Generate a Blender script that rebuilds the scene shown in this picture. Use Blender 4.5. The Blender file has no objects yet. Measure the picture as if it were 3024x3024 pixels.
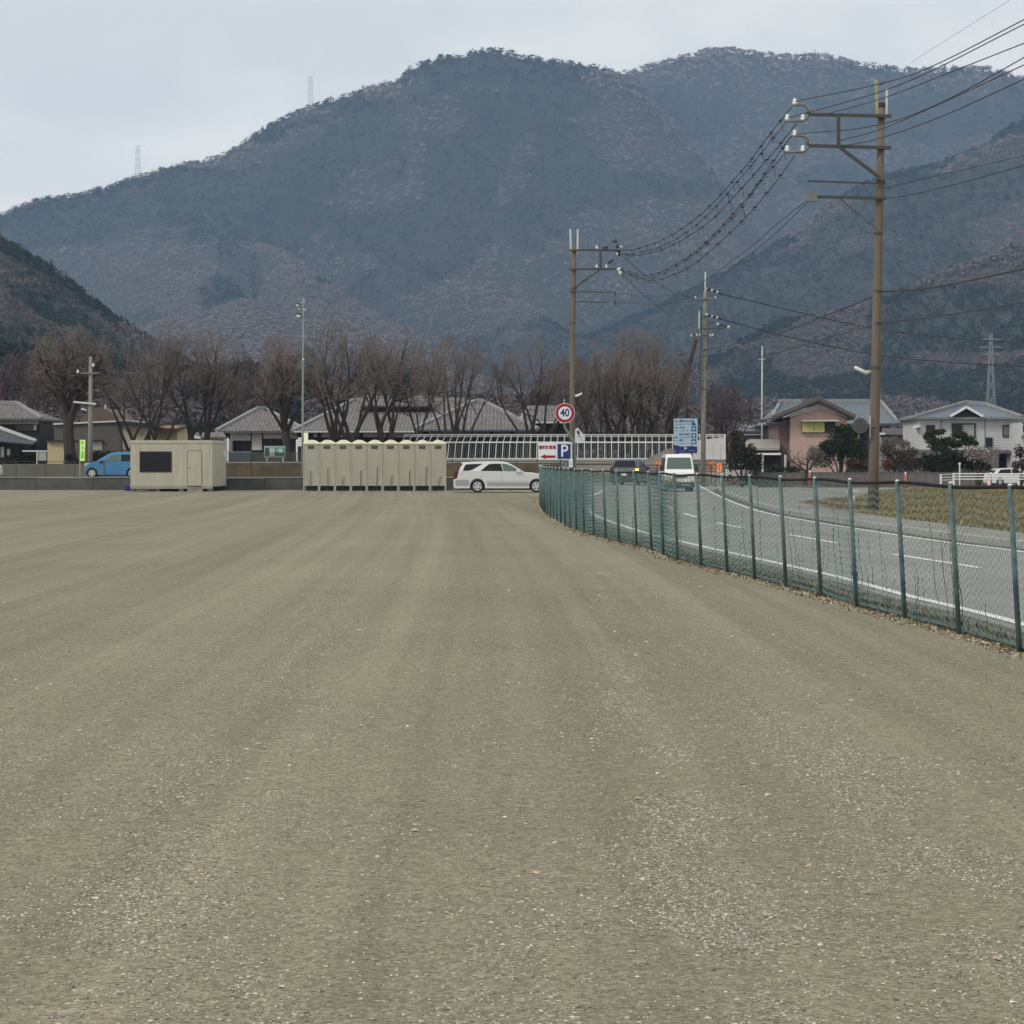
import bpy, bmesh, math, random
import numpy as np
from mathutils import Vector, Matrix
R = math.radians
C = bpy.context.scene.collection
F, CX, HY, EYE = 6500.0, 1512.0, 1357.0, 1.6      # lens in photo pixels, photo axis, horizon row, eye height (m)

# ------------------------------------------------------------------ camera
cam = bpy.data.objects.new('camera', bpy.data.cameras.new('camera'))
C.objects.link(cam); bpy.context.scene.camera = cam
cam.location = (0, 0, EYE); cam.rotation_euler = (R(90), 0, 0)
cam.data.sensor_width = 36; cam.data.lens = 36*F/3024
cam.data.shift_y = -(1512-HY)/3024
cam.data.clip_start = .1; cam.data.clip_end = 20000

# ------------------------------------------------------------------ world, sun, exposure
SUN_EL, SUN_AZ = R(38), R(232)          # azimuth clockwise from +Y
world = bpy.data.worlds.new('World'); bpy.context.scene.world = world
world.use_nodes = True
nt = world.node_tree; nt.nodes.clear()
def wn(t, **k):
    n = nt.nodes.new(t)
    for a, b in k.items(): setattr(n, a, b)
    return n
sky = wn('ShaderNodeTexSky', sky_type='NISHITA', sun_disc=False, sun_elevation=SUN_EL, sun_rotation=SUN_AZ)
bg1 = wn('ShaderNodeBackground'); bg1.inputs[1].default_value = .1
nt.links.new(sky.outputs[0], bg1.inputs[0])
tc = wn('ShaderNodeTexCoord'); mp = wn('ShaderNodeMapping'); mp.inputs['Scale'].default_value = (1, 1, 2.3)
mp.inputs['Location'].default_value = (.35, .1, .22)
nt.links.new(tc.outputs['Generated'], mp.inputs[0])
n1 = wn('ShaderNodeTexNoise'); n1.inputs['Scale'].default_value = 5.5; n1.inputs['Detail'].default_value = 5; n1.inputs['Roughness'].default_value = .45
n1.inputs['Distortion'].default_value = .3
nt.links.new(mp.outputs[0], n1.inputs['Vector'])
cr = wn('ShaderNodeValToRGB')
cr.color_ramp.elements[0].position = .40; cr.color_ramp.elements[0].color = (.75, .765, .745, 1)
cr.color_ramp.elements[1].position = .58; cr.color_ramp.elements[1].color = (.96, .93, .87, 1)
nt.links.new(n1.outputs[0], cr.inputs[0])
bg2 = wn('ShaderNodeBackground'); bg2.inputs[1].default_value = 1.0
nt.links.new(cr.outputs[0], bg2.inputs[0])
mx = wn('ShaderNodeMixShader'); mx.inputs[0].default_value = .92
nt.links.new(bg1.outputs[0], mx.inputs[1]); nt.links.new(bg2.outputs[0], mx.inputs[2])
wo = wn('ShaderNodeOutputWorld'); nt.links.new(mx.outputs[0], wo.inputs[0])

sl = bpy.data.lights.new('sun', 'SUN'); sl.energy = 1.5; sl.angle = R(14); sl.color = (1, .96, .9)
so = bpy.data.objects.new('sun', sl); C.objects.link(so)
d = Vector((math.sin(SUN_AZ)*math.cos(SUN_EL), math.cos(SUN_AZ)*math.cos(SUN_EL), math.sin(SUN_EL)))
so.rotation_euler = d.to_track_quat('Z', 'Y').to_euler(); so.location = (0, 0, 60)
vs = bpy.context.scene.view_settings
vs.view_transform = 'Standard'; vs.look = 'None'; vs.exposure = 0.17; vs.gamma = 1
bpy.context.scene.cycles.volume_bounces = 1
bpy.context.scene.cycles.max_bounces = 6

# ------------------------------------------------------------------ helpers
def W(px, py, Y):
    return Vector(((px-CX)/F*Y, Y, EYE-(py-HY)/F*Y))
def PX(px, Y): return (px-CX)/F*Y
def PZ(py, Y): return EYE-(py-HY)/F*Y
def S(r, g, b, k=1.0):
    f = lambda c: ((c/255+.055)/1.055)**2.4 if c > 10 else c/255/12.92
    return (f(r)*k, f(g)*k, f(b)*k)
M = {}
def mat(name, rgb, rough=.8, metal=0.0, var=.12, scale=3.0, bump=0.0, bscale=None, coat=0.0, emit=None, stretch=(1,1,1), spec=.5, rgb2=None, world_co=False):
    if name in M: return M[name]
    m = bpy.data.materials.new(name); m.use_nodes = True; t = m.node_tree
    b = t.nodes['Principled BSDF']
    b.inputs['Roughness'].default_value = rough; b.inputs['Metallic'].default_value = metal
    b.inputs['Specular IOR Level'].default_value = spec
    if coat: b.inputs['Coat Weight'].default_value = coat; b.inputs['Coat Roughness'].default_value = .06
    b.inputs['Base Color'].default_value = (*rgb, 1)
    if emit: b.inputs['Emission Color'].default_value = (*emit[:3], 1); b.inputs['Emission Strength'].default_value = emit[3]
    if var or bump or rgb2:
        if world_co: co = t.nodes.new('ShaderNodeNewGeometry').outputs['Position']
        else: co = t.nodes.new('ShaderNodeTexCoord').outputs['Object']
        mpn = t.nodes.new('ShaderNodeMapping'); mpn.inputs['Scale'].default_value = stretch
        t.links.new(co, mpn.inputs[0])
        no = t.nodes.new('ShaderNodeTexNoise'); no.inputs['Scale'].default_value = scale; no.inputs['Detail'].default_value = 6
        no.inputs['Roughness'].default_value = .6
        t.links.new(mpn.outputs[0], no.inputs['Vector'])
        rp = t.nodes.new('ShaderNodeValToRGB')
        rp.color_ramp.elements[0].position = .3; rp.color_ramp.elements[1].position = .7
        c2 = rgb2 if rgb2 else tuple(c*(1+var) for c in rgb)
        c1 = rgb if rgb2 else tuple(c*(1-var) for c in rgb)
        rp.color_ramp.elements[0].color = (*c1, 1); rp.color_ramp.elements[1].color = (*c2, 1)
        t.links.new(no.outputs[0], rp.inputs[0]); t.links.new(rp.outputs[0], b.inputs['Base Color'])
        if bump:
            nb = t.nodes.new('ShaderNodeTexNoise'); nb.inputs['Scale'].default_value = bscale or scale*4; nb.inputs['Detail'].default_value = 4
            t.links.new(mpn.outputs[0], nb.inputs['Vector'])
            bp = t.nodes.new('ShaderNodeBump'); bp.inputs['Strength'].default_value = bump; bp.inputs['Distance'].default_value = .02
            t.links.new(nb.outputs[0], bp.inputs['Height']); t.links.new(bp.outputs[0], b.inputs['Normal'])
    M[name] = m
    return m
def wave_on(m, scale, lo, hi, axis='X'):
    t = m.node_tree; b = t.nodes['Principled BSDF']; src = b.inputs['Base Color'].links[0].from_socket
    co = t.nodes.new('ShaderNodeTexCoord').outputs['Object']; w = t.nodes.new('ShaderNodeTexWave'); w.bands_direction = axis
    w.inputs['Scale'].default_value = scale; w.inputs['Distortion'].default_value = .6; w.inputs['Detail'].default_value = 2; t.links.new(co, w.inputs['Vector'])
    r = t.nodes.new('ShaderNodeMapRange'); r.inputs[3].default_value = lo; r.inputs[4].default_value = hi; t.links.new(w.outputs['Fac'], r.inputs[0])
    v = t.nodes.new('ShaderNodeVectorMath'); v.operation = 'SCALE'; t.links.new(src, v.inputs[0]); t.links.new(r.outputs[0], v.inputs['Scale']); t.links.new(v.outputs[0], b.inputs['Base Color'])
def attr_mat(name, rough=.9, scale=.4, var=.2):
    """colour from the per-corner attribute 'tint' (each stone's / tree's own colour)"""
    m = bpy.data.materials.new(name); m.use_nodes = True; t = m.node_tree; b = t.nodes['Principled BSDF']
    b.inputs['Roughness'].default_value = rough; b.inputs['Specular IOR Level'].default_value = .2
    a = t.nodes.new('ShaderNodeAttribute'); a.attribute_name = 'tint'
    no = t.nodes.new('ShaderNodeTexNoise'); no.inputs['Scale'].default_value = scale; no.inputs['Detail'].default_value = 3
    g = t.nodes.new('ShaderNodeNewGeometry'); t.links.new(g.outputs['Position'], no.inputs['Vector'])
    mr = t.nodes.new('ShaderNodeMapRange'); mr.inputs[1].default_value = .3; mr.inputs[2].default_value = .7
    mr.inputs[3].default_value = 1-var; mr.inputs[4].default_value = 1+var
    t.links.new(no.outputs[0], mr.inputs[0])
    v = t.nodes.new('ShaderNodeVectorMath'); v.operation = 'SCALE'
    t.links.new(a.outputs['Color'], v.inputs[0]); t.links.new(mr.outputs[0], v.inputs['Scale'])
    t.links.new(v.outputs[0], b.inputs['Base Color'])
    M[name] = m
    return m
def tag(o, label=None, cat=None, group=None, kind=None):
    if label: o['label'] = label
    if cat: o['category'] = cat
    if group: o['group'] = group
    if kind: o['kind'] = kind
    return o
def empty(name, loc=(0,0,0), label=None, cat=None, group=None, rz=0):
    o = bpy.data.objects.new(name, None); C.objects.link(o); o.location = loc; o.rotation_euler = (0, 0, rz)
    o.empty_display_size = .2
    return tag(o, label, cat, group)
def copy_tree(o, parent=None):
    c = o.copy(); C.objects.link(c); c.parent = parent
    for ch in [x for x in bpy.data.objects if x.parent == o]: copy_tree(ch, c)
    return c
def chain(o):
    v = Vector((0, 0, 0))
    while o is not None: v += Vector(o.location); o = o.parent
    return v
class MB:
    def __init__(s): s.v = []; s.f = []; s.m = []; s.cur = 0
    def add(s, vs, fs):
        n = len(s.v); s.v.extend([tuple(p) for p in vs])
        for f in fs: s.f.append(tuple(i+n for i in f)); s.m.append(s.cur)
        return s
    def box(s, x0, x1, y0, y1, z0, z1):
        return s.add([(x0,y0,z0),(x1,y0,z0),(x1,y1,z0),(x0,y1,z0),(x0,y0,z1),(x1,y0,z1),(x1,y1,z1),(x0,y1,z1)],
                     [(0,3,2,1),(4,5,6,7),(0,1,5,4),(1,2,6,5),(2,3,7,6),(3,0,4,7)])
    def tube(s, pts, r, n=6, cap=True):
        pts = [Vector(p) for p in pts]; k = len(pts)
        rs = r if isinstance(r, (list, tuple)) else [r]*k
        vs = []; up = None
        for i, p in enumerate(pts):
            t = (pts[min(i+1,k-1)]-pts[max(i-1,0)]).normalized()
            if up is None: up = Vector((0,0,1)) if abs(t.z) < .9 else Vector((1,0,0))
            a = t.cross(up).normalized(); b = a.cross(t).normalized(); up = b
            for j in range(n):
                w = 2*math.pi*j/n; vs.append(p+(a*math.cos(w)+b*math.sin(w))*rs[i])
        fs = [(i*n+j, i*n+(j+1)%n, (i+1)*n+(j+1)%n, (i+1)*n+j) for i in range(k-1) for j in range(n)]
        if cap: fs += [tuple(range(n))[::-1], tuple(range((k-1)*n, k*n))]
        return s.add(vs, fs)
    def beam(s, a, b, w, h=None):
        h = h or w; a = Vector(a); b = Vector(b); t = (b-a).normalized()
        up = Vector((0,0,1)) if abs(t.z) < .95 else Vector((0,1,0))
        u = t.cross(up).normalized()*w/2; v = u.cross(t).normalized()*h/2
        vs = [a-u-v, a+u-v, a+u+v, a-u+v, b-u-v, b+u-v, b+u+v, b-u+v]
        return s.add(vs, [(0,3,2,1),(4,5,6,7),(0,1,5,4),(1,2,6,5),(2,3,7,6),(3,0,4,7)])
    def prism(s, poly, y0, y1):
        """polygon in (x,z), extruded from y0 to y1"""
        n = len(poly); vs = [(p[0], y0, p[1]) for p in poly]+[(p[0], y1, p[1]) for p in poly]
        return s.add(vs, [tuple(range(n)), tuple(range(n, 2*n))[::-1]]+[(i, i+n, (i+1)%n+n, (i+1)%n) for i in range(n)])
    def slab(s, quad, th):
        """a roof plane / panel given by 3-4 points, thickened downwards along its normal"""
        q = [Vector(p) for p in quad]; nn = (q[1]-q[0]).cross(q[2]-q[0]).normalized()
        if nn.z < 0: q = q[::-1]; nn = -nn
        n = len(q); vs = q+[p-nn*th for p in q]
        return s.add(vs, [tuple(range(n)), tuple(range(n, 2*n))[::-1]]+[(i, i+n, (i+1)%n+n, (i+1)%n) for i in range(n)])
    def ball(s, c, r, seg=8, ring=5):
        rr = r if isinstance(r, (tuple, list)) else (r, r, r)
        vs = []; fs = []
        for i in range(ring+1):
            a = math.pi*i/ring
            for j in range(seg):
                b = 2*math.pi*j/seg
                vs.append((c[0]+rr[0]*math.sin(a)*math.cos(b), c[1]+rr[1]*math.sin(a)*math.sin(b), c[2]+rr[2]*math.cos(a)))
        for i in range(ring):
            for j in range(seg): fs.append((i*seg+j, (i+1)*seg+j, (i+1)*seg+(j+1)%seg, i*seg+(j+1)%seg))
        return s.add(vs, fs)
    def build(s, name, m, parent=None, smooth=False, label=None, off=None):
        me = bpy.data.meshes.new(name)
        off = chain(parent) if off is None else off
        vs = [(a-off[0], b-off[1], c-off[2]) for a, b, c in s.v]
        me.from_pydata(vs, [], s.f); me.update()
        ms = m if isinstance(m, (list, tuple)) else [m]
        for x in ms: me.materials.append(x)
        if len(ms) > 1: me.polygons.foreach_set('material_index', s.m)
        if smooth: me.polygons.foreach_set('use_smooth', [True]*len(me.polygons))
        bm = bmesh.new(); bm.from_mesh(me)
        if len(bm.faces) < 60000: bmesh.ops.recalc_face_normals(bm, faces=bm.faces)
        bm.to_mesh(me); bm.free()
        o = bpy.data.objects.new(name, me); C.objects.link(o)
        if parent is not None: o.parent = parent
        if label: o['label'] = label
        return o
def np_mesh(name, V, T, m, tint=None, quads=False, smooth=False):
    """fast mesh: V (n,3), T (k,3|4); tint per face rgb"""
    me = bpy.data.meshes.new(name); k = T.shape[1]
    me.vertices.add(len(V)); me.vertices.foreach_set('co', V.astype(np.float32).ravel())
    me.loops.add(T.size); me.loops.foreach_set('vertex_index', T.astype(np.int32).ravel())
    me.polygons.add(len(T)); me.polygons.foreach_set('loop_start', np.arange(0, T.size, k, dtype=np.int32))
    me.polygons.foreach_set('use_smooth', np.full(len(T), smooth))
    me.update(calc_edges=True)
    if tint is not None:
        a = me.color_attributes.new('tint', 'FLOAT_COLOR', 'CORNER')
        c = np.ones((T.size, 4), np.float32); c[:, :3] = np.repeat(tint, k, axis=0)
        a.data.foreach_set('color', c.ravel())
    me.materials.append(m)
    o = bpy.data.objects.new(name, me); C.objects.link(o)
    return o
def struct(o): o['kind'] = 'structure'; return o
def interp(xs, pts):
    p = sorted(pts); return np.interp(xs, [a for a, b in p], [b for a, b in p])
# value noise (numpy)
_rs = np.random.RandomState(5); _P = _rs.rand(256, 256)
def vnoise(x, y):
    xi = np.floor(x).astype(int); yi = np.floor(y).astype(int); fx = x-xi; fy = y-yi
    fx = fx*fx*(3-2*fx); fy = fy*fy*(3-2*fy)
    a = _P[xi % 256, yi % 256]; b = _P[(xi+1) % 256, yi % 256]; c = _P[xi % 256, (yi+1) % 256]; e = _P[(xi+1) % 256, (yi+1) % 256]
    return (a*(1-fx)+b*fx)*(1-fy)+(c*(1-fx)+e*fx)*fy
def fbm(x, y, o=4):
    s = 0; a = .5
    for i in range(o): s = s+a*vnoise(x*2**i+17*i, y*2**i+31*i); a *= .5
    return s
def smooth(t): t = np.clip(t, 0, 1); return t*t*(3-2*t)
def curve_pts(ctrl, step):
    """Catmull-Rom through 2-D/3-D control points, resampled at equal arc steps"""
    P = [np.array(p, float) for p in ctrl]; P = [2*P[0]-P[1]]+P+[2*P[-1]-P[-2]]; out = []
    for i in range(1, len(P)-2):
        for t in np.linspace(0, 1, 24, endpoint=False):
            a, b, c, e = P[i-1:i+3]
            out.append(.5*((2*b)+(c-a)*t+(2*a-5*b+4*c-e)*t*t+(3*b-a-3*c+e)*t**3))
    out.append(P[-2]); out = np.array(out)
    L = np.r_[0, np.cumsum(np.linalg.norm(np.diff(out, axis=0), axis=1))]
    s = np.linspace(0, L[-1], max(2, int(L[-1]/step)+1)) if step else L
    return np.stack([np.interp(s, L, out[:, k]) for k in range(out.shape[1])], 1)
def offset_line(P, dlt):
    """points moved dlt to the right of a line running away from the camera"""
    t = np.gradient(P, axis=0); t /= np.linalg.norm(t, axis=1)[:, None]
    return P+np.stack([t[:, 1], -t[:, 0]], 1)*dlt
def band(name, A, B, z, m, z2=None):
    n = len(A); V = np.zeros((2*n, 3)); V[:n, :2] = A; V[n:, :2] = B; V[:n, 2] = z; V[n:, 2] = z if z2 is None else z2
    i = np.arange(n-1); T = np.stack([i, i+n, i+n+1, i+1], 1)
    return np_mesh(name, V, T, m)
def gz(X, Y):
    """height of the land"""
    X = np.asarray(X, float); Y = np.asarray(Y, float)
    left = 1-smooth((X-1.5)/3)
    up = .45*smooth((Y-116.2)/.6)+.9*smooth((Y-139.6)/.5)*smooth((6-X)/4)
    dn = -.5*smooth((Y-118)/50)*smooth((X-8)/8)
    return up*left+dn
def text_mesh(txt, size, m, loc, name='lettering', parent=None, align='CENTER', bold=0.0, ext=.003, sx=1.0):
    cu = bpy.data.curves.new(name, 'FONT'); cu.body = txt; cu.size = size; cu.align_x = align; cu.align_y = 'CENTER'
    cu.extrude = ext; cu.offset = bold
    t = bpy.data.objects.new(name, cu); C.objects.link(t)
    bpy.context.view_layer.update()
    me = bpy.data.meshes.new_from_object(t.evaluated_get(bpy.context.evaluated_depsgraph_get()))
    bpy.data.objects.remove(t)
    me.transform(Matrix.Rotation(R(90), 4, 'X') @ Matrix.Diagonal((sx, 1, 1, 1)))
    me.materials.clear(); me.materials.append(m)
    o = bpy.data.objects.new(name, me); C.objects.link(o)
    o.location = Vector(loc)-chain(parent)
    if parent is not None: o.parent = parent
    return o
# ================================================================== LAND
def axis(pts):
    out = []
    for a, b, n in pts: out += list(np.linspace(a, b, n, endpoint=False))
    return np.array(out+[pts[-1][1]])
gx = axis([(-3400, -300, 14), (-300, -60, 16), (-60, 60, 121), (60, 300, 16), (300, 3400, 14)])
gy = axis([(-450, -20, 6), (-20, 112, 24), (112, 122, 41), (122, 150, 57), (150, 300, 30), (300, 4250, 24)])
GX, GY = np.meshgrid(gx, gy, indexing='ij')
GZ = gz(GX, GY)-.05
V = np.stack([GX, GY, GZ], -1).reshape(-1, 3)
ny = len(gy); ii, jj = np.meshgrid(np.arange(len(gx)-1), np.arange(ny-1), indexing='ij')
q = (ii*ny+jj).ravel(); T = np.stack([q, q+ny, q+ny+1, q+1], 1)
m_earth = mat('earth', S(96, 92, 80, .8), .95, var=.25, scale=.3, bump=.3)
struct(np_mesh('ground', V, T, m_earth))

# ---- gravel lot material
def gravel_material():
    m = bpy.data.materials.new('gravel'); m.use_nodes = True; t = m.node_tree; L = t.links.new; b = t.nodes['Principled BSDF']
    b.inputs['Roughness'].default_value = .95; b.inputs['Specular IOR Level'].default_value = .15
    g = t.nodes.new('ShaderNodeNewGeometry').outputs['Position']
    def mapn(sc, rot=0, loc=(0,0,0)):
        n = t.nodes.new('ShaderNodeMapping'); n.inputs['Scale'].default_value = sc; n.inputs['Rotation'].default_value = (0, 0, rot); n.inputs['Location'].default_value = loc
        L(g, n.inputs[0]); return n.outputs[0]
    def noise(co, sc, det=4, ro=.55, dist=0):
        n = t.nodes.new('ShaderNodeTexNoise'); n.inputs['Scale'].default_value = sc; n.inputs['Detail'].default_value = det
        n.inputs['Roughness'].default_value = ro; n.inputs['Distortion'].default_value = dist; L(co, n.inputs['Vector']); return n.outputs[0]
    def rng(x, a, c, lo, hi):
        n = t.nodes.new('ShaderNodeMapRange'); n.inputs[1].default_value = a; n.inputs[2].default_value = c; n.inputs[3].default_value = lo; n.inputs[4].default_value = hi
        L(x, n.inputs[0]); return n.outputs[0]
    def mul(a, c):
        n = t.nodes.new('ShaderNodeMath'); n.operation = 'MULTIPLY'; L(a, n.inputs[0]); L(c, n.inputs[1]); return n.outputs[0]
    def add(a, c):
        n = t.nodes.new('ShaderNodeMath'); n.operation = 'ADD'; L(a, n.inputs[0]); L(c, n.inputs[1]); return n.outputs[0]
    one = mapn((1, 1, 1))
    # wheel tracks bend gently to the left with distance
    sp = t.nodes.new('ShaderNodeSeparateXYZ'); L(g, sp.inputs[0]); y2 = t.nodes.new('ShaderNodeMath'); y2.operation = 'MULTIPLY'; L(sp.outputs[1], y2.inputs[0]); L(sp.outputs[1], y2.inputs[1])
    ma = t.nodes.new('ShaderNodeMath'); ma.operation = 'MULTIPLY_ADD'; L(y2.outputs[0], ma.inputs[0]); ma.inputs[1].default_value = .0003; L(sp.outputs[0], ma.inputs[2])
    cb = t.nodes.new('ShaderNodeCombineXYZ'); L(ma.outputs[0], cb.inputs[0]); L(sp.outputs[1], cb.inputs[1]); g = cb.outputs[0]
    tracks = noise(mapn((.8, .011, 1), R(3)), 1.0, 4, .6, .35)
    tracks2 = noise(mapn((2.9, .022, 1), R(-1.5), (3, 7, 0)), 1.0, 3, .6, .2)
    diag = noise(mapn((.6, .02, 1), R(8), (1, 2, 0)), 1.0, 4, .5, .4)
    patch = noise(one, .22, 5, .6)
    fine = noise(one, 55, 3, .75)
    mid = noise(one, 9, 5, .7)
    v = mul(mul(rng(tracks, .3, .7, .84, 1.16), rng(tracks2, .3, .7, .90, 1.10)), rng(patch, .3, .7, .93, 1.07))
    v = mul(mul(v, rng(diag, .35, .7, .96, 1.06)), mul(rng(fine, .3, .7, .76, 1.24), rng(mid, .3, .7, .88, 1.12)))
    # single grains
    vo = t.nodes.new('ShaderNodeTexVoronoi'); vo.inputs['Scale'].default_value = 62; L(one, vo.inputs['Vector'])
    hs = t.nodes.new('ShaderNodeSeparateColor'); L(vo.outputs['Color'], hs.inputs[0])
    v = mul(v, rng(hs.outputs[0], 0, 1, .72, 1.30))
    pale = rng(hs.outputs[1], .93, .99, 0, 1)
    hue = t.nodes.new('ShaderNodeValToRGB')
    hue.color_ramp.elements[0].position = .35; hue.color_ramp.elements[0].color = (*S(135, 129, 109), 1)
    hue.color_ramp.elements[1].position = .65; hue.color_ramp.elements[1].color = (*S(131, 127, 108), 1)
    L(noise(one, .5, 4), hue.inputs[0])
    sc = t.nodes.new('ShaderNodeVectorMath'); sc.operation = 'SCALE'; L(hue.outputs[0], sc.inputs[0]); L(v, sc.inputs['Scale'])
    mixc = t.nodes.new('ShaderNodeMix'); mixc.data_type = 'RGBA'; L(mul(pale, rng(mid, .45, .65, 0, .6)), mixc.inputs[0]); L(sc.outputs[0], mixc.inputs[6])
    mixc.inputs[7].default_value = (.5, .48, .42, 1)
    L(mixc.outputs[2], b.inputs['Base Color'])
    bp = t.nodes.new('ShaderNodeBump'); bp.inputs['Strength'].default_value = .55; bp.inputs['Distance'].default_value = .012
    L(add(add(fine, mid), hs.outputs[0]), bp.inputs['Height']); L(bp.outputs[0], b.inputs['Normal'])
    M['gravel'] = m; return m
m_gravel = gravel_material()

# control lines (world metres, seen from above)
FENCE = [(4.75, 8), (4.6, 13), (4.22, 18.3), (4.09, 20.2), (3.94, 21.9), (3.76, 23.5), (3.62, 25.6), (2.98, 32), (2.63, 35), (2.40, 39.5), (2.05, 42.5), (1.62, 47.3), (1.38, 51.5), (1.15, 58), (.98, 66), (.98, 76.5), (1.15, 86), (1.7, 96)]
LINE_L = [(5.35, 8), (5.2, 15), (4.97, 21.4), (4.82, 23.8), (4.66, 25.8), (4.53, 28.4), (4.37, 31), (3.63, 39.1), (3.24, 43.7), (2.91, 48), (2.65, 54), (2.47, 59), (2.37, 65.8), (2.56, 74.8), (3.06, 88.9), (3.76, 102), (5.05, 125)]
LINE_C = [(7.7, 8), (7.5, 18), (7.15, 27), (6.9, 32.5), (6.48, 36.9), (6.25, 41.4), (5.94, 46.2), (5.48, 50.7), (5.25, 54.2), (5.14, 60), (5.12, 65.4), (5.2, 71), (5.35, 76), (5.76, 85), (6.9, 107), (7.4, 117), (8.6, 132)]
LINE_R = [(9.95, 8), (9.7, 20), (9.3, 30), (8.86, 38.1), (8.49, 41.9), (8.22, 45.4), (8.0, 50.2), (7.78, 55.6), (7.62, 66.2), (8.29, 82.5), (9.46, 103), (10.4, 118), (12.0, 144)]
fl = curve_pts(FENCE, .5)
lotL = fl.copy()
# lot: everything left of the fence up to the rear wall
yy = np.r_[np.array([-20.0]), lotL[:, 1], np.array([106, 115.62])]
xx = np.r_[np.array([4.9]), lotL[:, 0]+.02, np.array([2.1, 2.4])]
struct(band('gravel_lot', np.stack([np.full(len(yy), -75.0), yy], 1), np.stack([xx, yy], 1), 0.0, m_gravel))

m_asph = mat('asphalt', S(154, 152, 146, .88), .85, var=.16, scale=.7, bump=.25, bscale=60, world_co=True, stretch=(1, .35, 1))
m_asph2 = mat('asphalt_old', S(150, 147, 138, .88), .9, var=.14, scale=.9, bump=.2, bscale=50, world_co=True)
ll = curve_pts(LINE_L, .6); lr = curve_pts(LINE_R, .6); lc = curve_pts(LINE_C, .25)
def at_y(line, ys): return np.interp(ys, line[:, 1], line[:, 0])
ys = np.linspace(8, 118, 160)
la = np.minimum(at_y(ll, ys)-.28, np.where(ys > 92, 2.3+0*ys, 99)); ra = at_y(lr, ys)+.42
struct(band('road', np.stack([la, ys], 1), np.stack([ra, ys], 1), -.004, m_asph))
ys2 = np.linspace(118, 175, 60)
X0 = np.full(60, 2.4); X1 = np.full(60, 60.0); nX = 40
ux = np.linspace(2.4, 60, nX); GX2, GY2 = np.meshgrid(ux, ys2, indexing='ij'); GZ2 = np.minimum(gz(GX2, GY2), 0)-.006
V = np.stack([GX2, GY2, GZ2], -1).reshape(-1, 3); ii, jj = np.meshgrid(np.arange(nX-1), np.arange(59), indexing='ij'); q = (ii*60+jj).ravel()
struct(np_mesh('junction_road', V, np.stack([q, q+60, q+61, q+1], 1), m_asph))
# verge between fence and road
m_verge = mat('verge_soil', S(110, 108, 94, .85), .95, var=.3, scale=2.5, bump=.6, bscale=20, world_co=True)
ysv = np.linspace(8, 92, 130)
struct(band('verge', np.stack([at_y(fl, ysv)+.02, ysv], 1), np.stack([at_y(ll, ysv)-.26, ysv], 1), -.001, m_verge))
m_paint = mat('road_paint', S(245, 246, 242, .95), .7, var=.12, scale=6, world_co=True)
def line_strip(P, w, name='road_marking', z=.003):
    return struct(band(name, offset_line(P, -w/2), offset_line(P, w/2), z, m_paint))
line_strip(curve_pts(LINE_L[:-3], .6), .14); line_strip(lr, .14)
line_strip(curve_pts([(2.56, 92), (3.6, 99), (5.0, 118)], .6), .14)
line_strip(curve_pts([(2.55, 84), (3.0, 92), (4.2, 104)], .6), .16, z=.007)
sC = np.r_[0, np.cumsum(np.linalg.norm(np.diff(lc, axis=0), axis=1))]
s0 = np.interp(32.5, lc[:, 1], sC)
for k in range(-3, 11):
    a, b_ = s0+k*9.5, s0+k*9.5+4.8
    if a < 0: continue
    sel = (sC >= a) & (sC <= b_)
    if sel.sum() > 2: line_strip(lc[sel], .13)
# kerb, gutter, sidewalk, field on the far side of the road
m_conc = mat('concrete', S(150, 149, 142, .85), .9, var=.16, scale=1.6, bump=.3, bscale=30)
m_conc_d = mat('concrete_dark', S(96, 98, 95, .75), .9, var=.22, scale=1.3, bump=.3, bscale=30, world_co=True)
m_gut = mat('gutter', S(98, 94, 84, .85), .9, var=.2, scale=2, world_co=True)
ysk = np.linspace(8, 112, 150); xr = at_y(lr, ysk)
def edge(o): return np.stack([xr+o, ysk], 1)
struct(band('gutter', edge(.13), edge(.42), 0.001, m_gut))
kb = MB()
for i in range(len(ysk)-1):
    a0, a1 = xr[i], xr[i+1]; y0, y1 = ysk[i], ysk[i+1]
    kb.add([(a0+.42, y0, -.05), (a0+.42, y0, .13), (a0+.58, y0, .14), (a1+.58, y1, .14), (a1+.42, y1, .13), (a1+.42, y1, -.05)], [(0, 1, 4, 5), (1, 2, 3, 4)])
struct(kb.build('kerb', mat('kerb_stone', S(176, 175, 166, .85), .85, var=.15, scale=3, world_co=True)))
struct(band('sidewalk', edge(.58), edge(1.85), .136, m_asph2))
m_field = mat('field_soil', S(122, 108, 78, .85), .95, var=.3, scale=.8, bump=.6, bscale=12, world_co=True, rgb2=S(150, 132, 94, .85))
fy = np.array([8, 40, 60, 75, 84, 90, 97, 104, 110, 113.]); fx0 = np.array([11.8, 10.2, 9.7, 10.3, 12.2, 14.2, 15.8, 17.4, 19.5, 21.])
fx0 = np.maximum(fx0, at_y(lr, fy)+1.85)
fx0[:4] = (at_y(lr, fy)+1.85)[:4]
fys = np.linspace(8, 113, 60); fxs = np.interp(fys, fy, fx0)
fxs = np.where(fys < 76, at_y(lr, fys)+1.85, fxs)
struct(band('field', np.stack([fxs, fys], 1), np.stack([np.full(60, 60.), fys], 1), .10, m_field))
# paved apron between sidewalk and field
apy = np.linspace(74, 118, 30)
struct(band('pavement', np.stack([at_y(lr, apy)+1.8, apy], 1), np.stack([np.full(30, 62.), apy], 1), .06, m_asph2))

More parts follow.
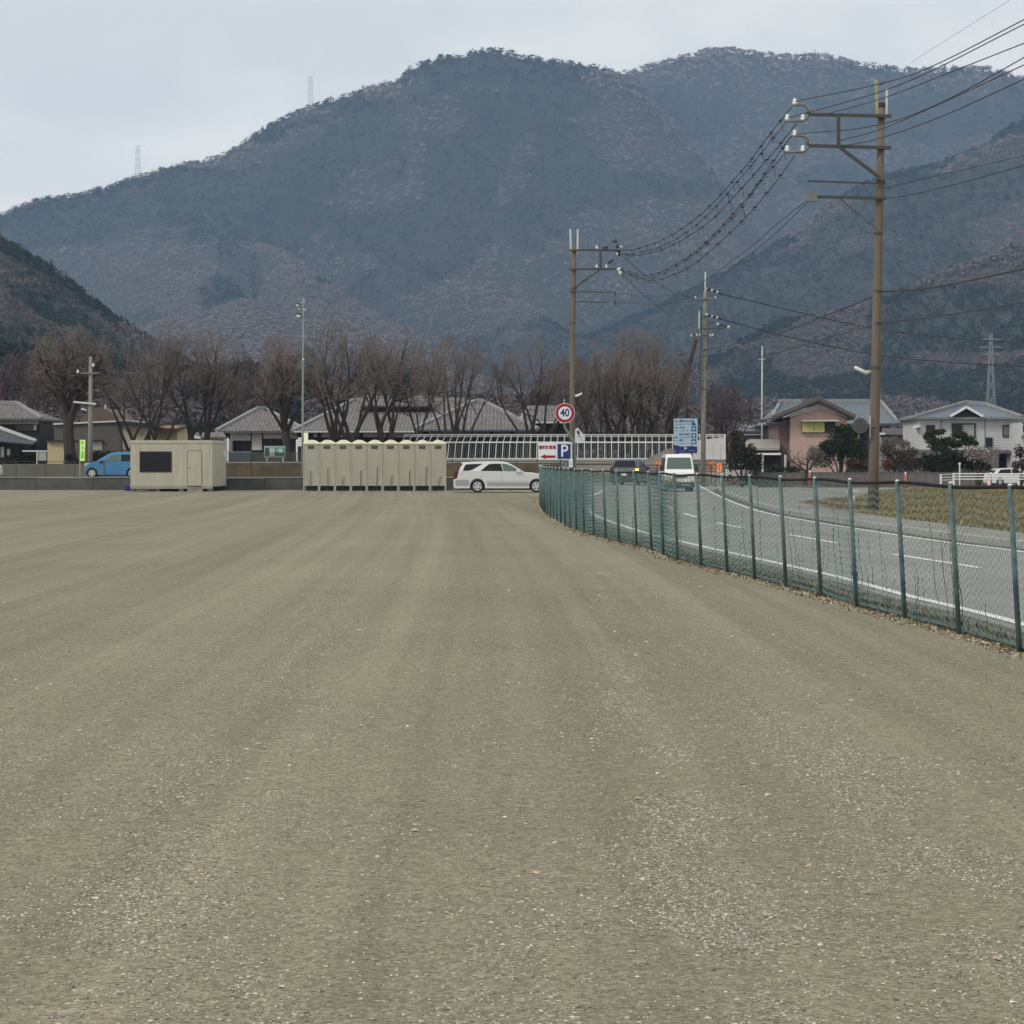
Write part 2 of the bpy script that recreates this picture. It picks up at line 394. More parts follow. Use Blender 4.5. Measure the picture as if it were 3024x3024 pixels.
# dry grass on the field: tufts
rs = np.random.RandomState(3)
def tufts(name, X, Y, Z, hgt, m, cols, nb=4, wid=.03, spread=.08):
    n = len(X); V = []; T = []; tint = []
    k = nb
    ang = rs.rand(n, k)*6.28; h = hgt*(.5+rs.rand(n, k)); dx = rs.randn(n, k)*spread; dy = rs.randn(n, k)*spread
    bx = X[:, None]+dx; by = Y[:, None]+dy; w = wid*(.6+.8*rs.rand(n, k))
    lx = rs.randn(n, k)*h*.35; ly = rs.randn(n, k)*h*.35
    z = np.broadcast_to(Z[:, None], (n, k))
    a = np.stack([bx-np.cos(ang)*w, by-np.sin(ang)*w, z], -1); b = np.stack([bx+np.cos(ang)*w, by+np.sin(ang)*w, z], -1); c = np.stack([bx+lx, by+ly, z+h], -1)
    V = np.stack([a, b, c], 2).reshape(-1, 3); T = np.arange(len(V)).reshape(-1, 3)
    ci = rs.randint(0, len(cols), n*k); tint = np.array(cols)[ci]*(.75+.5*rs.rand(n*k, 1))
    return np_mesh(name, V, T, m, tint)
m_tint = attr_mat('tinted', .9, .5, .15)
n = 30000; Yg = 38+75*rs.rand(n)**1.25; Xg = np.interp(Yg, fys, fxs)+.1+rs.rand(n)*(Yg*.29+3-np.interp(Yg, fys, fxs))
ok = (Xg > np.interp(Yg, fys, fxs)+.05); Xg, Yg = Xg[ok], Yg[ok]
cols = [S(166, 142, 98, .85), S(150, 132, 92, .85), S(138, 124, 88, .8), S(176, 158, 118, .85), S(124, 116, 82, .75)]
dens = fbm(Xg*.8, Yg*.8, 4) > .36
tag(tufts('grass', Xg[dens], Yg[dens], np.full(dens.sum(), .10), .08, m_tint, cols), kind='stuff')

# pebbles lying on the lot
def stones(name, X, Y, size, cols, z0=0.0, squash=.5):
    n = len(X)
    base = np.array([(1, 0, 0), (-.5, .87, 0), (-.5, -.87, 0), (.3, .2, 1), (.1, -.2, -.5), (-.7, .1, .45)], float)
    faces = np.array([(0, 1, 3), (1, 5, 3), (5, 2, 3), (2, 0, 3), (1, 2, 5), (0, 4, 1), (0, 2, 4)])
    a = rs.rand(n)*6.28; s = size*(.6+.9*rs.rand(n)**2)
    sh = 1+.45*rs.randn(n, 6, 3)*.5
    Vb = base[None]*sh; Vb[..., 2] *= squash
    asp = (.7+.6*rs.rand(n))[:, None]
    x = Vb[..., 0]*asp; y = Vb[..., 1]
    ca, sa = np.cos(a)[:, None], np.sin(a)[:, None]
    V = np.stack([X[:, None]+(x*ca-y*sa)*s[:, None], Y[:, None]+(x*sa+y*ca)*s[:, None], z0+Vb[..., 2]*s[:, None]+.1*s[:, None]], -1).reshape(-1, 3)
    T = (faces[None]+6*np.arange(n)[:, None, None]).reshape(-1, 3)
    ci = rs.randint(0, len(cols), n); tint = np.repeat(np.array(cols)[ci]*(.8+.4*rs.rand(n, 1)), 7, axis=0)
    return np_mesh(name, V, T, m_tint, tint)
def in_lot(X, Y): return X < np.interp(Y, fl[:, 1], fl[:, 0])-.05
n = 420000; Yp = 5.6+26*rs.rand(n)**1.6; Xp = (rs.rand(n)-.5)*2*(Yp*.245+.4)
lanes = .16+1.3*np.exp(-((Xp-.55-.02*Yp+.06*np.sin(Yp*.9))/.16)**2)+.5*np.exp(-((Xp+1.15+.03*Yp)/.25)**2)+.5*np.exp(-((Xp-1.7)/.3)**2)
pr = lanes*smooth((fbm(Xp*2.2, Yp*.9, 4)-.36)/.22)+.07
keep = (rs.rand(n) < pr) & in_lot(Xp, Yp)
Xp, Yp = Xp[keep], Yp[keep]
pal = rs.rand(len(Xp)) < .48
tag(stones('gravel_stones', Xp[pal], Yp[pal], .0062, [S(214, 210, 196, .85), S(196, 190, 172, .8), S(208, 196, 180, .8), S(192, 188, 178, .85)]), kind='stuff')
tag(stones('gravel_stones', Xp[~pal], Yp[~pal], .0066, [S(172, 166, 148, .85), S(150, 144, 128, .85), S(164, 152, 134, .85), S(136, 130, 118, .85)]), kind='stuff')
n = 700; Yp = 6+30*rs.rand(n); Xp = (rs.rand(n)-.5)*2*(Yp*.24); k = in_lot(Xp, Yp)
tag(stones('gravel_stones', Xp[k], Yp[k], .015, [S(220, 216, 204, .9), S(180, 170, 152, .85), S(150, 144, 132, .85), S(200, 178, 150, .85)]), kind='stuff')

# rubble and dead leaves along the foot of the fence
n = 9000; sy = 9+85*rs.rand(n)**1.2; sx = np.interp(sy, fl[:, 1], fl[:, 0])-.05+rs.randn(n)*.085
tag(stones('gravel_stones', sx, sy, .016, [S(186, 174, 148, .85), S(160, 146, 120, .85), S(124, 114, 96, .8), S(200, 188, 160, .85), S(110, 92, 70, .8)], squash=.8), kind='stuff')
n = 1500; sy = 9+45*rs.rand(n)**1.2; sx = np.interp(sy, fl[:, 1], fl[:, 0])+.16+rs.randn(n)*.14
tag(tufts('dry_weeds', sx, sy , np.zeros(n), .085, m_tint, [S(120, 104, 74, .7), S(92, 84, 62, .6), S(80, 88, 60, .6)], 3, .006, .05), kind='stuff')

# ================================================================== HILLS AND MOUNTAIN
FS = 3024/1932
def skyl(pts): return [(x*FS, y*FS) for x, y in pts]
SK_A = skyl([(-260, 560), (-120, 470), (0, 402), (60, 375), (150, 362), (200, 350), (250, 330), (300, 318), (330, 308), (380, 300), (430, 285), (470, 255), (520, 225), (560, 205), (620, 185), (700, 160), (740, 150), (780, 120), (830, 105), (880, 98), (920, 88), (960, 94), (1000, 107), (1050, 110), (1100, 120), (1150, 127), (1200, 150), (1300, 260), (1420, 420), (1560, 600)])
SK_B = skyl([(1000, 260), (1100, 170), (1175, 133), (1210, 124), (1250, 110), (1300, 99), (1340, 88), (1360, 84), (1400, 90), (1450, 96), (1500, 102), (1540, 98), (1600, 107), (1640, 117), (1700, 124), (1760, 126), (1830, 122), (1870, 123), (1932, 141), (2100, 200), (2300, 260)])
SK_C = skyl([(900, 720), (1040, 660), (1080, 640), (1150, 615), (1250, 570), (1350, 520), (1440, 470), (1500, 435), (1560, 385), (1620, 345), (1680, 322), (1740, 312), (1790, 298), (1860, 265), (1932, 218), (2100, 120), (2300, 60)])
SK_D = skyl([(1120, 800), (1240, 740), (1300, 700), (1381, 650), (1466, 604), (1560, 588), (1616, 575), (1716, 540), (1766, 515), (1866, 478), (1932, 452), (2100, 380), (2300, 300)])
SK_E = skyl([(-400, 330), (-150, 400), (0, 446), (50, 475), (100, 502), (150, 545), (200, 585), (260, 622), (330, 665), (400, 715), (500, 770), (640, 830)])
SK_F = skyl([(-300, 640), (0, 650), (160, 670), (300, 690), (420, 690), (560, 700), (700, 715), (900, 745), (1100, 750), (1300, 765), (1500, 790), (1700, 800), (1932, 800), (2200, 790)])
m_forest = attr_mat('forest', .95, .02, .12)
m_hill = mat('hill_soil', S(66, 68, 60, .5), 1, var=.2, scale=.01, world_co=True)
GREEN = np.array(S(40, 56, 44, .60)); GREEN2 = np.array(S(52, 66, 50, .62)); BROWN = np.array(S(122, 106, 100, .70)); RUST = np.array(S(132, 106, 94, .70)); GREY = np.array(S(128, 118, 114, .72))
class Hill:
    def __init__(s, name, sky, Y1, Y0, gul, gsc, ev, patches=(), tree=6.0, seed=1, step=12, pink=0, k=.92, swirl=.0, kt=14, lum=1.0, con=1.0, lay=.3, gc=.30):
        s.gc = gc
        s.lay = lay; s.kt = kt; s.lum = lum; s.con = con
        s.name, s.Y1, s.Y0, s.gul, s.gsc, s.ev, s.patches, s.tree, s.seed, s.step, s.pink, s.swirl = name, Y1, Y0, gul, gsc, ev, patches, tree, seed, step, pink, swirl
        s.xs = np.array([PX(p[0], Y1) for p in sky]); s.zs = np.array([PZ(p[1], Y1) for p in sky]); s.k = k
    def ridge(s, X):
        return np.interp(X, s.xs, s.zs)-s.tree*.55
    def h(s, X, Y):
        t = (Y-s.Y0)/(s.Y1-s.Y0); H = s.ridge(X)
        up = np.clip(t, 0, 1)**s.k; down = np.clip(1-(t-1)*1.1, 0, 1)
        z = H*np.where(t <= 1, up, down)
        # spurs and gullies running down the slope, fading out at the crest and the foot
        w = 4*np.clip(t, 0, 1)*np.clip(1-t, 0, 1)
        sh = s.swirl*(Y-s.Y1)
        wx = (X+sh)/s.gsc+1.3*fbm(X/(s.gsc*2.3)+s.seed, Y/(s.gsc*2.6)+3, 3)
        r = 1-np.abs(2*vnoise(wx+s.seed*9, Y/(s.gsc*4)+5)-1)
        r2 = 1-np.abs(2*vnoise(wx*2.3+s.seed*5, Y/(s.gsc*2)+7+wx)-1)
        z = z*(1-s.gul*w*(.72*r+.28*r2))+(fbm(X/60+s.seed, Y/60, 3)-.45)*14*w*min(1, s.tree/6)
        return np.maximum(z, -1.5)
    def build(s):
        x0, x1 = PX(-500, s.Y1), PX(3500, s.Y1); x0 = max(x0, s.xs[0]); x1 = min(x1, s.xs[-1])
        gx = np.arange(x0, x1, s.step); gy = np.arange(s.Y0-s.step, s.Y1+(s.Y1-s.Y0)*.4, s.step)
        A, B = np.meshgrid(gx, gy, indexing='ij'); Z = s.h(A, B)
        V = np.stack([A, B, Z], -1).reshape(-1, 3); ny = len(gy)
        ii, jj = np.meshgrid(np.arange(len(gx)-1), np.arange(ny-1), indexing='ij'); q = (ii*ny+jj).ravel()
        struct(np_mesh(s.name, V, np.stack([q, q+ny, q+ny+1, q+1], 1), m_hill, smooth=True))
        # the wood
        rs = np.random.RandomState(s.seed+40)
        yb = s.Y1+(s.Y1-s.Y0)*.12
        n = int((x1-x0)*(yb-s.Y0)/(s.tree**2*.62))
        X = x0+(x1-x0)*rs.rand(n); Y = s.Y0+(yb-s.Y0)*rs.rand(n)
        crest = 0; nr = int((x1-x0)/s.tree*2.2); X = np.r_[X, x0+(x1-x0)*rs.rand(nr)]; Y = np.r_[Y, s.Y1+s.tree*rs.randn(nr)*.8]
        vis = np.abs(X/Y) < .262; X, Y = X[vis], Y[vis]; Z = s.h(X, Y); ok = Z > .5; X, Y, Z = X[ok], Y[ok], Z[ok]
        n = len(X); sc = s.Y1
        e = .49+(fbm(X/170+s.seed*3, Z/90+Y/400, 4)-.47)*1.7
        ed = e+.07*(rs.rand(n)-.5)-(.5-s.ev)
        for (px, py, rx, ry, an, wgt) in s.patches:
            yv = np.linspace(s.Y0, s.Y1, 400); hit = np.nonzero(s.h(PX(px*FS, yv), yv) >= PZ(py*FS, yv))[0]; yc = yv[hit[0]] if len(hit) else s.Y1*.97
            cx, cz = PX(px*FS, yc), PZ(py*FS, yc); a = R(an); mpp = yc/F*FS
            dx, dz = X-cx, Z-cz; u = (dx*math.cos(a)+dz*math.sin(a))/(rx*mpp); v = (-dx*math.sin(a)+dz*math.cos(a))/(ry*mpp)
            rr = np.sqrt(u*u+v*v)+(fbm(X/70, Z/60+9, 3)-.45)*.9
            ed = ed+wgt*1.5*smooth((1.15-rr)/.22)
        t_ = np.clip((Y-s.Y0)/(s.Y1-s.Y0), 0, 1); sh = s.swirl*(Y-s.Y1)
        wx = (X+sh)/s.gsc+1.3*fbm(X/(s.gsc*2.3)+s.seed, Y/(s.gsc*2.6)+3, 3); gl = 1-np.abs(2*vnoise(wx+s.seed*9, Y/(s.gsc*4)+5)-1)
        ed = ed+s.gc*(gl-.52)  # dark conifers favour gullies; their colour also stands in for weak relief shading
        ever = ed > .5
        hue = fbm(X/110+50, Z/80+Y/300+20, 3)
        tint = np.where(ever[:, None], GREEN+(GREEN2-GREEN)*rs.rand(n, 1), BROWN+(GREY-BROWN)*rs.rand(n, 1))
        rust = (~ever) & (hue > .55-s.pink*.12) & (rs.rand(n) < .16+s.pink*.4)
        tint = np.where(rust[:, None], RUST*(.8+.3*rs.rand(n, 1)), tint)
        tint = np.where(ever[:, None], tint/s.con, tint*s.con)
        tint = tint*s.lum*(.86+.28*rs.rand(n, 1))
        size = s.tree*(.62+.6*rs.rand(n)**1.5); size[-1] = size[-1]
        # every crown is a cloud of small leaf / twig clumps; conifers are pointed, leafless crowns wide and ragged
        K = s.kt
        u = rs.randn(n, K, 3); u /= np.linalg.norm(u, axis=2)[..., None]; u *= (.35+.65*rs.rand(n, K, 1))
        tz = u[..., 2]
        wdt = np.where(ever[:, None], np.clip(.78-.5*tz, .15, 1.2), 1.0)
        ht = np.where(ever, .95, .6)[:, None]
        r_ = (size*.60)[:, None]
        cxx = X[:, None]+u[..., 0]*r_*wdt; cyy = Y[:, None]+u[..., 1]*r_*wdt; czz = Z[:, None]+(tz*ht+.55)*r_
        cs = r_*np.where(ever, .42, .43)[:, None]*np.where(Y > s.Y1-s.tree*3, 1.75, 1.0)[:, None]
        cen = np.stack([cxx, cyy, czz], -1)[:, :, None, :]
        off = rs.randn(n, K, 3, 3)*cs[..., None, None]*.62
        # clumps lie roughly along the slope, as a closed canopy does
        gxn = -(s.h(X+5, Y)-s.h(X-5, Y))/10; gyn = -(s.h(X, Y+5)-s.h(X, Y-5))/10
        nn = np.stack([gxn, gyn, np.ones(n)], -1); nn /= np.linalg.norm(nn, axis=1)[:, None]; nn = nn[:, None, None, :]
        off = off-s.lay*(off*nn).sum(-1, keepdims=True)*nn
        V = (cen+off).reshape(-1, 3)
        T = np.arange(len(V)).reshape(-1, 3)
        tint = np.repeat(tint, K, axis=0)*(.92+.16*rs.rand(n*K, 1))
        tag(np_mesh('forest', V, T, m_forest, tint), kind='stuff')
PA = [(684, 228, 32, 26, 0, .5), (725, 257, 48, 32, -15, .5), (648, 292, 54, 30, 10, .5), (573, 362, 62, 30, 15, .5), (567, 412, 34, 50, 0, .5), (560, 450, 26, 24, 0, .4), (450, 490, 72, 22, -30, .3), (440, 552, 52, 64, 15, .5),
      (734, 335, 34, 17, 15, .4), (830, 341, 36, 38, 0, .4), (889, 296, 66, 46, -10, .5), (874, 372, 46, 24, 0, .4), (844, 438, 52, 24, 30, .5), (755, 522, 84, 38, 10, .5), (690, 566, 46, 22, 0, .4), (1060, 190, 60, 40, 0, .3), (1020, 300, 40, 50, 0, .3),
      (680, 350, 30, 16, 0, -.5), (600, 470, 26, 56, -35, -.6), (545, 545, 40, 40, -35, -.6), (655, 505, 56, 30, 0, -.4), (815, 566, 44, 18, 15, -.5), (934, 520, 36, 80, -15, -.5), (785, 290, 18, 34, 20, -.6), (815, 222, 60, 20, 10, -.5), (561, 266, 46, 22, 20, -.5), (472, 300, 66, 22, 20, -.4), (975, 330, 26, 90, -20, -.5), (330, 560, 70, 40, -20, -.4), (880, 120, 60, 20, 0, .3)]
PB = [(1180, 200, 74, 44, 0, .6), (1290, 245, 70, 22, 5, .6), (1150, 330, 40, 110, -25, .5), (1260, 330, 40, 60, -20, .3), (1120, 450, 40, 80, -30, .4), (1560, 360, 80, 50, 20, .4), (1400, 160, 110, 26, 0, -.5), (1330, 290, 34, 40, 0, -.4), (1440, 380, 60, 60, -20, -.7), (1600, 170, 100, 30, 0, -.4), (1750, 230, 120, 50, 0, .2), (1210, 430, 30, 70, -20, -.4)]
PC = [(1780, 380, 160, 50, 15, .6), (1850, 310, 90, 30, 25, -.3), (1480, 520, 100, 36, 25, .4), (1300, 600, 120, 30, 20, .3), (1600, 430, 60, 25, 20, .4)]
PD = [(1907, 430, 70, 26, 18, -1.0), (1816, 462, 80, 24, 18, -1.0), (1724, 494, 60, 20, 18, -.9), (1525, 560, 50, 14, 14, -.8), (1382, 610, 36, 12, 14, -.9), (1495, 655, 40, 16, 0, -.5), (1556, 685, 70, 34, 10, -.7), (1602, 620, 34, 45, 0, -.5), (1800, 610, 140, 90, 0, .7), (1450, 610, 90, 24, 15, .5), (1660, 540, 50, 24, 0, .3), (1700, 720, 110, 40, 0, .5)]
Hill('mountain', SK_A, 3000, 1500, 1.0, 300, .40, PA, 7.6, 2, 14, swirl=.28, gc=.55, kt=14, con=1.5, lay=.66, lum=.80).build()
Hill('mountain', SK_B, 3600, 2200, .9, 300, .42, PB, 8.6, 5, 16, swirl=.2, gc=.50, kt=14, con=1.5, lay=.66, lum=.80).build()
Hill('hill', SK_C, 2300, 1400, .5, 220, .66, PC, 6.4, 7, 12, swirl=.15, con=1.25, lay=.6, lum=.80, kt=18).build()
Hill('hill', SK_D, 1500, 800, .4, 150, .60, PD, 5.0, 9, 9, pink=.15, kt=18, lum=.9).build()
Hill('hill', SK_E, 900, 420, .3, 90, .36, [(40, 650, 120, 30, 0, .4), (40, 490, 60, 12, -30, .2), (120, 600, 90, 16, -30, .25)], 3.4, 11, 6, pink=.0, kt=24, lum=1.15, con=.85).build()
Hill('hill', SK_F, 520, 300, .25, 60, .50, [(440, 740, 80, 40, 0, .5)], 3.0, 13, 5, kt=30, lum=.72).build()

# ================================================================== HAZE
hz = MB().box(-3600, 3600, -600, 4300, -8, 720).build('haze', bpy.data.materials.new('air'))
hm = hz.data.materials[0]; hm.use_nodes = True; hm.node_tree.nodes.clear()
pv = hm.node_tree.nodes.new('ShaderNodeVolumePrincipled'); ho = hm.node_tree.nodes.new('ShaderNodeOutputMaterial')
HAZE_D = .000122
pv.inputs['Color'].default_value = (.46, .68, 1.0, 1); pv.inputs['Density'].default_value = HAZE_D; pv.inputs['Anisotropy'].default_value = .1
hm.node_tree.links.new(pv.outputs[0], ho.inputs['Volume']); tag(hz, kind='stuff')
# ================================================================== MATERIALS FOR THINGS
m_green = mat('fence_green', S(84, 108, 107, .8), .6, var=.45, scale=9, bump=.2)
m_wire = mat('fence_wire', S(92, 122, 118, .8), .6, var=.2, scale=8)
m_black = mat('black_metal', (.02, .022, .024), .5, var=.2)
m_white = mat('white_paint', (.72, .73, .72), .45, var=.05)
m_offw = mat('off_white', S(214, 216, 210, .85), .7, var=.06, scale=2)
m_pole = mat('pole_concrete', S(126, 114, 100, .70), .9, var=.2, scale=1.2, bump=.2, stretch=(1, 1, .3))
m_pole2 = mat('pole_concrete_pale', S(152, 146, 134, .70), .9, var=.16, scale=1.2, bump=.2, stretch=(1, 1, .3))
m_steel = mat('galvanised_steel', S(140, 142, 140, .7), .55, metal=.3, var=.12)
m_steeld = mat('dull_steel', S(88, 88, 84, .7), .6, metal=.3, var=.15)
m_porc = mat('porcelain', (.78, .78, .76), .25, var=.03)
m_cable = mat('cable', (.018, .02, .024), .6, var=0)
m_glass = mat('dark_glass', (.014, .015, .018), .12, var=0, spec=.22)
m_glassg = mat('green_glass', (.10, .14, .125), .1, var=0, spec=.3)
m_tyre = mat('tyre', (.014, .014, .015), .85, var=.1)
m_rim = mat('rim', (.55, .56, .57), .35, metal=.6, var=.05)
m_beige = mat('beige_steel', S(180, 176, 160, .92), .7, var=.12, scale=1.6, stretch=(2.5, 2.5, .35))
m_beige2 = mat('beige_panel', S(172, 168, 152, .9), .7, var=.13, scale=1.6, stretch=(2.5, 2.5, .35))
m_cream = mat('cream_plastic', S(252, 246, 222, .98), .6, var=.05)
m_blk = mat('dark_trim', (.02, .02, .02), .6, var=.1)

# ================================================================== CHAIN LINK FENCE
HF = 1.38
fence = empty('chain_link_fence', (3.6, 26, 0), 'green chain link fence with dark top rail curving along the road edge', 'fence')
fd = curve_pts(FENCE, .05); Ls = np.r_[0, np.cumsum(np.linalg.norm(np.diff(fd, axis=0), axis=1))]
def fpt(s): return np.interp(s, Ls, fd[:, 0]), np.interp(s, Ls, fd[:, 1])
lean = lambda y: -.065*float(np.clip(1.25-(y-18)/60, .2, 1.2))
s18 = float(np.interp(18.3, fd[:, 1], Ls)); k0 = int(s18/1.86)
k = -k0
while s18+k*1.86 < Ls[-1]:
    x, y = fpt(s18+k*1.86); k += 1
    if y < 12: continue
    p = MB().tube([(x, y, 0), (x+lean(y), y, HF)], .024, 8).build('post', m_green, fence, True)
    MB().ball((x+lean(y), y, HF+.008), (.020, .020, .012), 8, 5).build('cap', m_white, p, True)
sr = np.arange(0, Ls[-1], .6); rx, ry = fpt(sr)
MB().tube([(x+lean(y)+.02, y, HF-.02-.012*math.sin(s*1.7)) for x, y, s in zip(rx, ry, sr)], .019, 6).build('top_rail', mat('rail_black', (.008, .010, .011), .75, var=0, spec=.2), fence, True)
MB().tube([(x+.02, y, .04) for x, y, s in zip(rx, ry, sr)], .006, 4).build('bottom_wire', m_wire, fence)
def chain_mesh():
    p = .050; dz = .036; rad = .0019; n = int(Ls[-1]/p); nz = int((HF-.06)/dz)
    kk, zz = np.meshgrid(np.arange(n), np.arange(nz+1), indexing='ij')
    s = kk*p+np.where(zz % 2 == 0, 0, p)+0.0; z = .04+zz*dz+(.014*np.sin(kk*.11)+.012*np.sin(kk*.031+1)+.010*rs.randn(n, 1)*np.where(np.interp(kk[:, :1]*p, Ls, fd[:, 1]) > 27, 3.5, 1.0))
    z = np.minimum(z, HF-.02)
    x = np.interp(s, Ls, fd[:, 0]); y = np.interp(s, Ls, fd[:, 1])
    ln = -.065*np.clip(1.25-(y-18)/60, .2, 1.2)
    bulge = .012*np.sin(s*1.1)*np.sin(z*2.2)
    x = x+ln*z/HF+.018+bulge+np.where(zz % 2 == 0, -.002, .002)
    P = np.stack([x, y, z], -1)                         # (n, nz+1, 3)
    offs = np.array([(0, 1), (-.87, -.5), (.87, -.5)])*rad
    # ring at each node in the plane of x / along-fence
    V = np.stack([P+np.array([o[0], o[0]*.3, o[1]]) for o in offs], 2)   # n,nz+1,3,3
    V[..., 0] += np.array([rad, -rad*.5, -rad*.5])[None, None, :]
    idx = np.arange(n*(nz+1)*3).reshape(n, nz+1, 3)
    T = []
    for j in range(3):
        a = idx[:, :-1, j]; b = idx[:, :-1, (j+1) % 3]; c = idx[:, 1:, (j+1) % 3]; e = idx[:, 1:, j]
        T.append(np.stack([a, b, c, e], -1).reshape(-1, 4))
    V = V.reshape(-1, 3)-np.array(fence.location)[None]
    o = np_mesh('wire_mesh', V, np.concatenate(T), m_wire); o.parent = fence
chain_mesh()
# dry creepers hanging in the wire
rnd = random.Random(4); mb = MB()
for i in range(150):
    s = s18-4+rnd.random()**1.2*52; x, y = fpt(s); h = rnd.choice([.3, .5, .5, .8, 1.1, 1.3])*rnd.uniform(.7, 1); px, py, z = x+.04, y, 0
    pts = [(px, py, 0)]
    while z < h:
        z += .09; px += rnd.gauss(0, .006); py += rnd.gauss(0, .035); pts.append((px+lean(y)*z/HF, py, z))
        if rnd.random() < .35:
            q = pts[-1]; mb.tube([q, (q[0]+rnd.gauss(0, .01), q[1]+rnd.gauss(0, .09), q[2]+rnd.uniform(-.03, .12))], .0018, 3, False)
    mb.tube(pts, rnd.uniform(.0016, .0036), 3, False)
tag(mb.build('dry_creepers', mat('dry_stem', S(96, 78, 64, .65), .9, var=.25, scale=4)), kind='stuff')
# low concrete edging under the fence
ed = MB(); pts = list(zip(*fpt(np.arange(0, Ls[-1], .5))))
P2 = np.array(pts)
for i in range(len(P2)-1):
    (x0, y0), (x1, y1) = P2[i], P2[i+1]
    ed.add([(x0+.07, y0, 0), (x0+.07, y0, .035), (x0+.17, y0, .035), (x0+.17, y0, -.05), (x1+.07, y1, 0), (x1+.07, y1, .035), (x1+.17, y1, .035), (x1+.17, y1, -.05)], [(0, 1, 5, 4), (1, 2, 6, 5), (2, 3, 7, 6)])
struct(ed.build('edging', m_conc_d))

# ================================================================== REAR WALL, UPPER ROAD, ITS FENCE
wl = MB()
xs = np.arange(-70, 2.01, 3.0)
for i in range(len(xs)-1):
    wl.box(xs[i]+.01, xs[i+1]-.01, 115.66+.0*(i % 2), 115.95, -.1, .62+.012*(i % 3))
wl.cur = 1; wl.box(-70, 2.0, 115.62, 115.98, .640, .69)
wl.build('concrete_wall', [m_conc_d, m_conc]); tag(bpy.data.objects['concrete_wall'], 'low grey concrete wall along the back edge of the gravel lot', 'wall')
struct(band('upper_road', np.array([(-75, 116.0), (3.0, 116.0)]), np.array([(-75, 139.6), (3.0, 139.6)]), .46, m_asph2))
m_white_l = m_paint
struct(band('road_marking', np.array([(-75, 117.2), (1, 117.2)]), np.array([(-75, 117.5), (1, 117.5)]), .465, m_paint))
wf = empty('mesh_fence', (-20, 116.0, .69), 'thin see-through wire fence with slim posts on top of the low concrete wall', 'fence')
for i, x in enumerate(np.arange(-29.2, 1.2, 1.55)):
    MB().box(x-.02, x+.02, 115.80, 115.84, .69, 1.52).build('post', m_steeld, wf)
MB().box(-30, 1.4, 115.81, 115.83, 1.49, 1.515).build('rail', m_steeld, wf)
mb = MB()
for x in np.arange(-30, 1.4, .16): mb.box(x-.0018, x+.0018, 115.818, 115.822, .69, 1.5)
for z in np.arange(.75, 1.49, .15): mb.box(-30, 1.4, 115.823, 115.826, z-.0018, z+.0018)
mb.build('wire_mesh', m_steeld, wf)
# raised stone wall behind the upper road
rw = MB().box(PX(560, 139.7), 3.0, 139.62, 140.0, .4, 1.38)
tag(rw.build('retaining_wall', mat('mossy_stone', S(104, 92, 70, .7), .95, var=.35, scale=1.3, bump=.6, bscale=8)), 'brown mossy retaining wall below the low-roofed hall', 'wall')
rc = MB().box(PX(560, 139.7), 3.0, 139.60, 140.05, 1.383, 1.45); rc.build('coping', m_conc, bpy.data.objects['retaining_wall'])

# ================================================================== PREFAB CABIN
Yc = 115.5; yf, yb = 110.0, 115.3
x0, x1 = PX(385, yf), PX(627, yf); sc = yf/F
cab = empty('prefab_cabin', ((x0+x1)/2, yf, 0), 'beige prefab cabin with a dark window and a plain door on the lot', 'cabin')
zt, zb = PZ(1303, yf), PZ(1437, yf)
b = MB(); b.box(x0, x1, yf, yb, zb, zt)
for i in range(1, 14):
    x = x0+(x1-x0)*i/14; b.cur = 1; b.box(x-.008, x+.008, yf-.004, yf, zb+.03, zt-.12); b.cur = 0
for i in range(1, 10):
    y = yf+(yb-yf)*i/10; b.cur = 1; b.box(x1, x1+.004, y-.008, y+.008, zb+.03, zt-.12); b.cur = 0
b.build('wall', [m_beige, m_beige2], cab)
b = MB(); b.box(x0-.03, x1+.03, yf-.03, yf-.001, zt-.10, zt+.02); b.box(x1+.001, x1+.03, yf-.001, yb, zt-.10, zt+.02); b.box(x0-.02, x1+.02, yf-.02, yb, zt+.021, zt+.05)
b.build('roof_trim', mat('beige_trim', S(190, 184, 164, .85), .6, var=.05), cab)
b = MB(); b.box(x0-.02, x1+.02, yf-.025, yf-.002, zb-.005, zb+.06); b.box(x0, x1, yf, yf+.12, zb-.10, zb-.01)
b.box(x1+.002, x1+.025, yf, yb, zb-.005, zb+.06); b.build('base_beam', m_beige2, cab)
for u in (0.03, .33, .62, .97):
    xx = x0+(x1-x0)*u; MB().box(xx-.12, xx+.12, yf+.02, yf+.3, 0, zb-.10).build('foot_block', m_conc_d, cab)
MB().box(x0+2.9, x0+3.65, yf-.35, yf-.05, 0, .12).build('door_step', m_conc, cab)
wx0, wx1, wz0, wz1 = PX(415, yf), PX(504, yf), PZ(1392, yf), PZ(1336, yf)
w = MB(); w.box(wx0-.04, wx1+.04, yf-.03, yf-.006, wz1, wz1+.05); w.box(wx0-.04, wx0, yf-.03, yf-.006, wz0, wz1-.001); w.box(wx1, wx1+.05, yf-.03, yf-.006, wz0, wz1-.001); w.box(wx0-.04, wx1+.05, yf-.03, yf-.006, wz0-.04, wz0-.001)
w.box((wx0+wx1)/2-.012, (wx0+wx1)/2+.012, yf-.022, yf-.012, wz0, wz1)
wfm = w.build('window', mat('bronze_frame', S(64, 40, 34, .6), .5, var=.1), cab)
MB().box(wx0, wx1, yf-.010, yf-.005, wz0, wz1).build('pane', m_glass, wfm)
dx0, dx1, dz0, dz1 = PX(554, yf), PX(595, yf), PZ(1434, yf), PZ(1332, yf)
w = MB(); w.box(dx0, dx1, yf-.016, yf-.005, dz0, dz1)
dr = w.build('door', m_beige, cab)
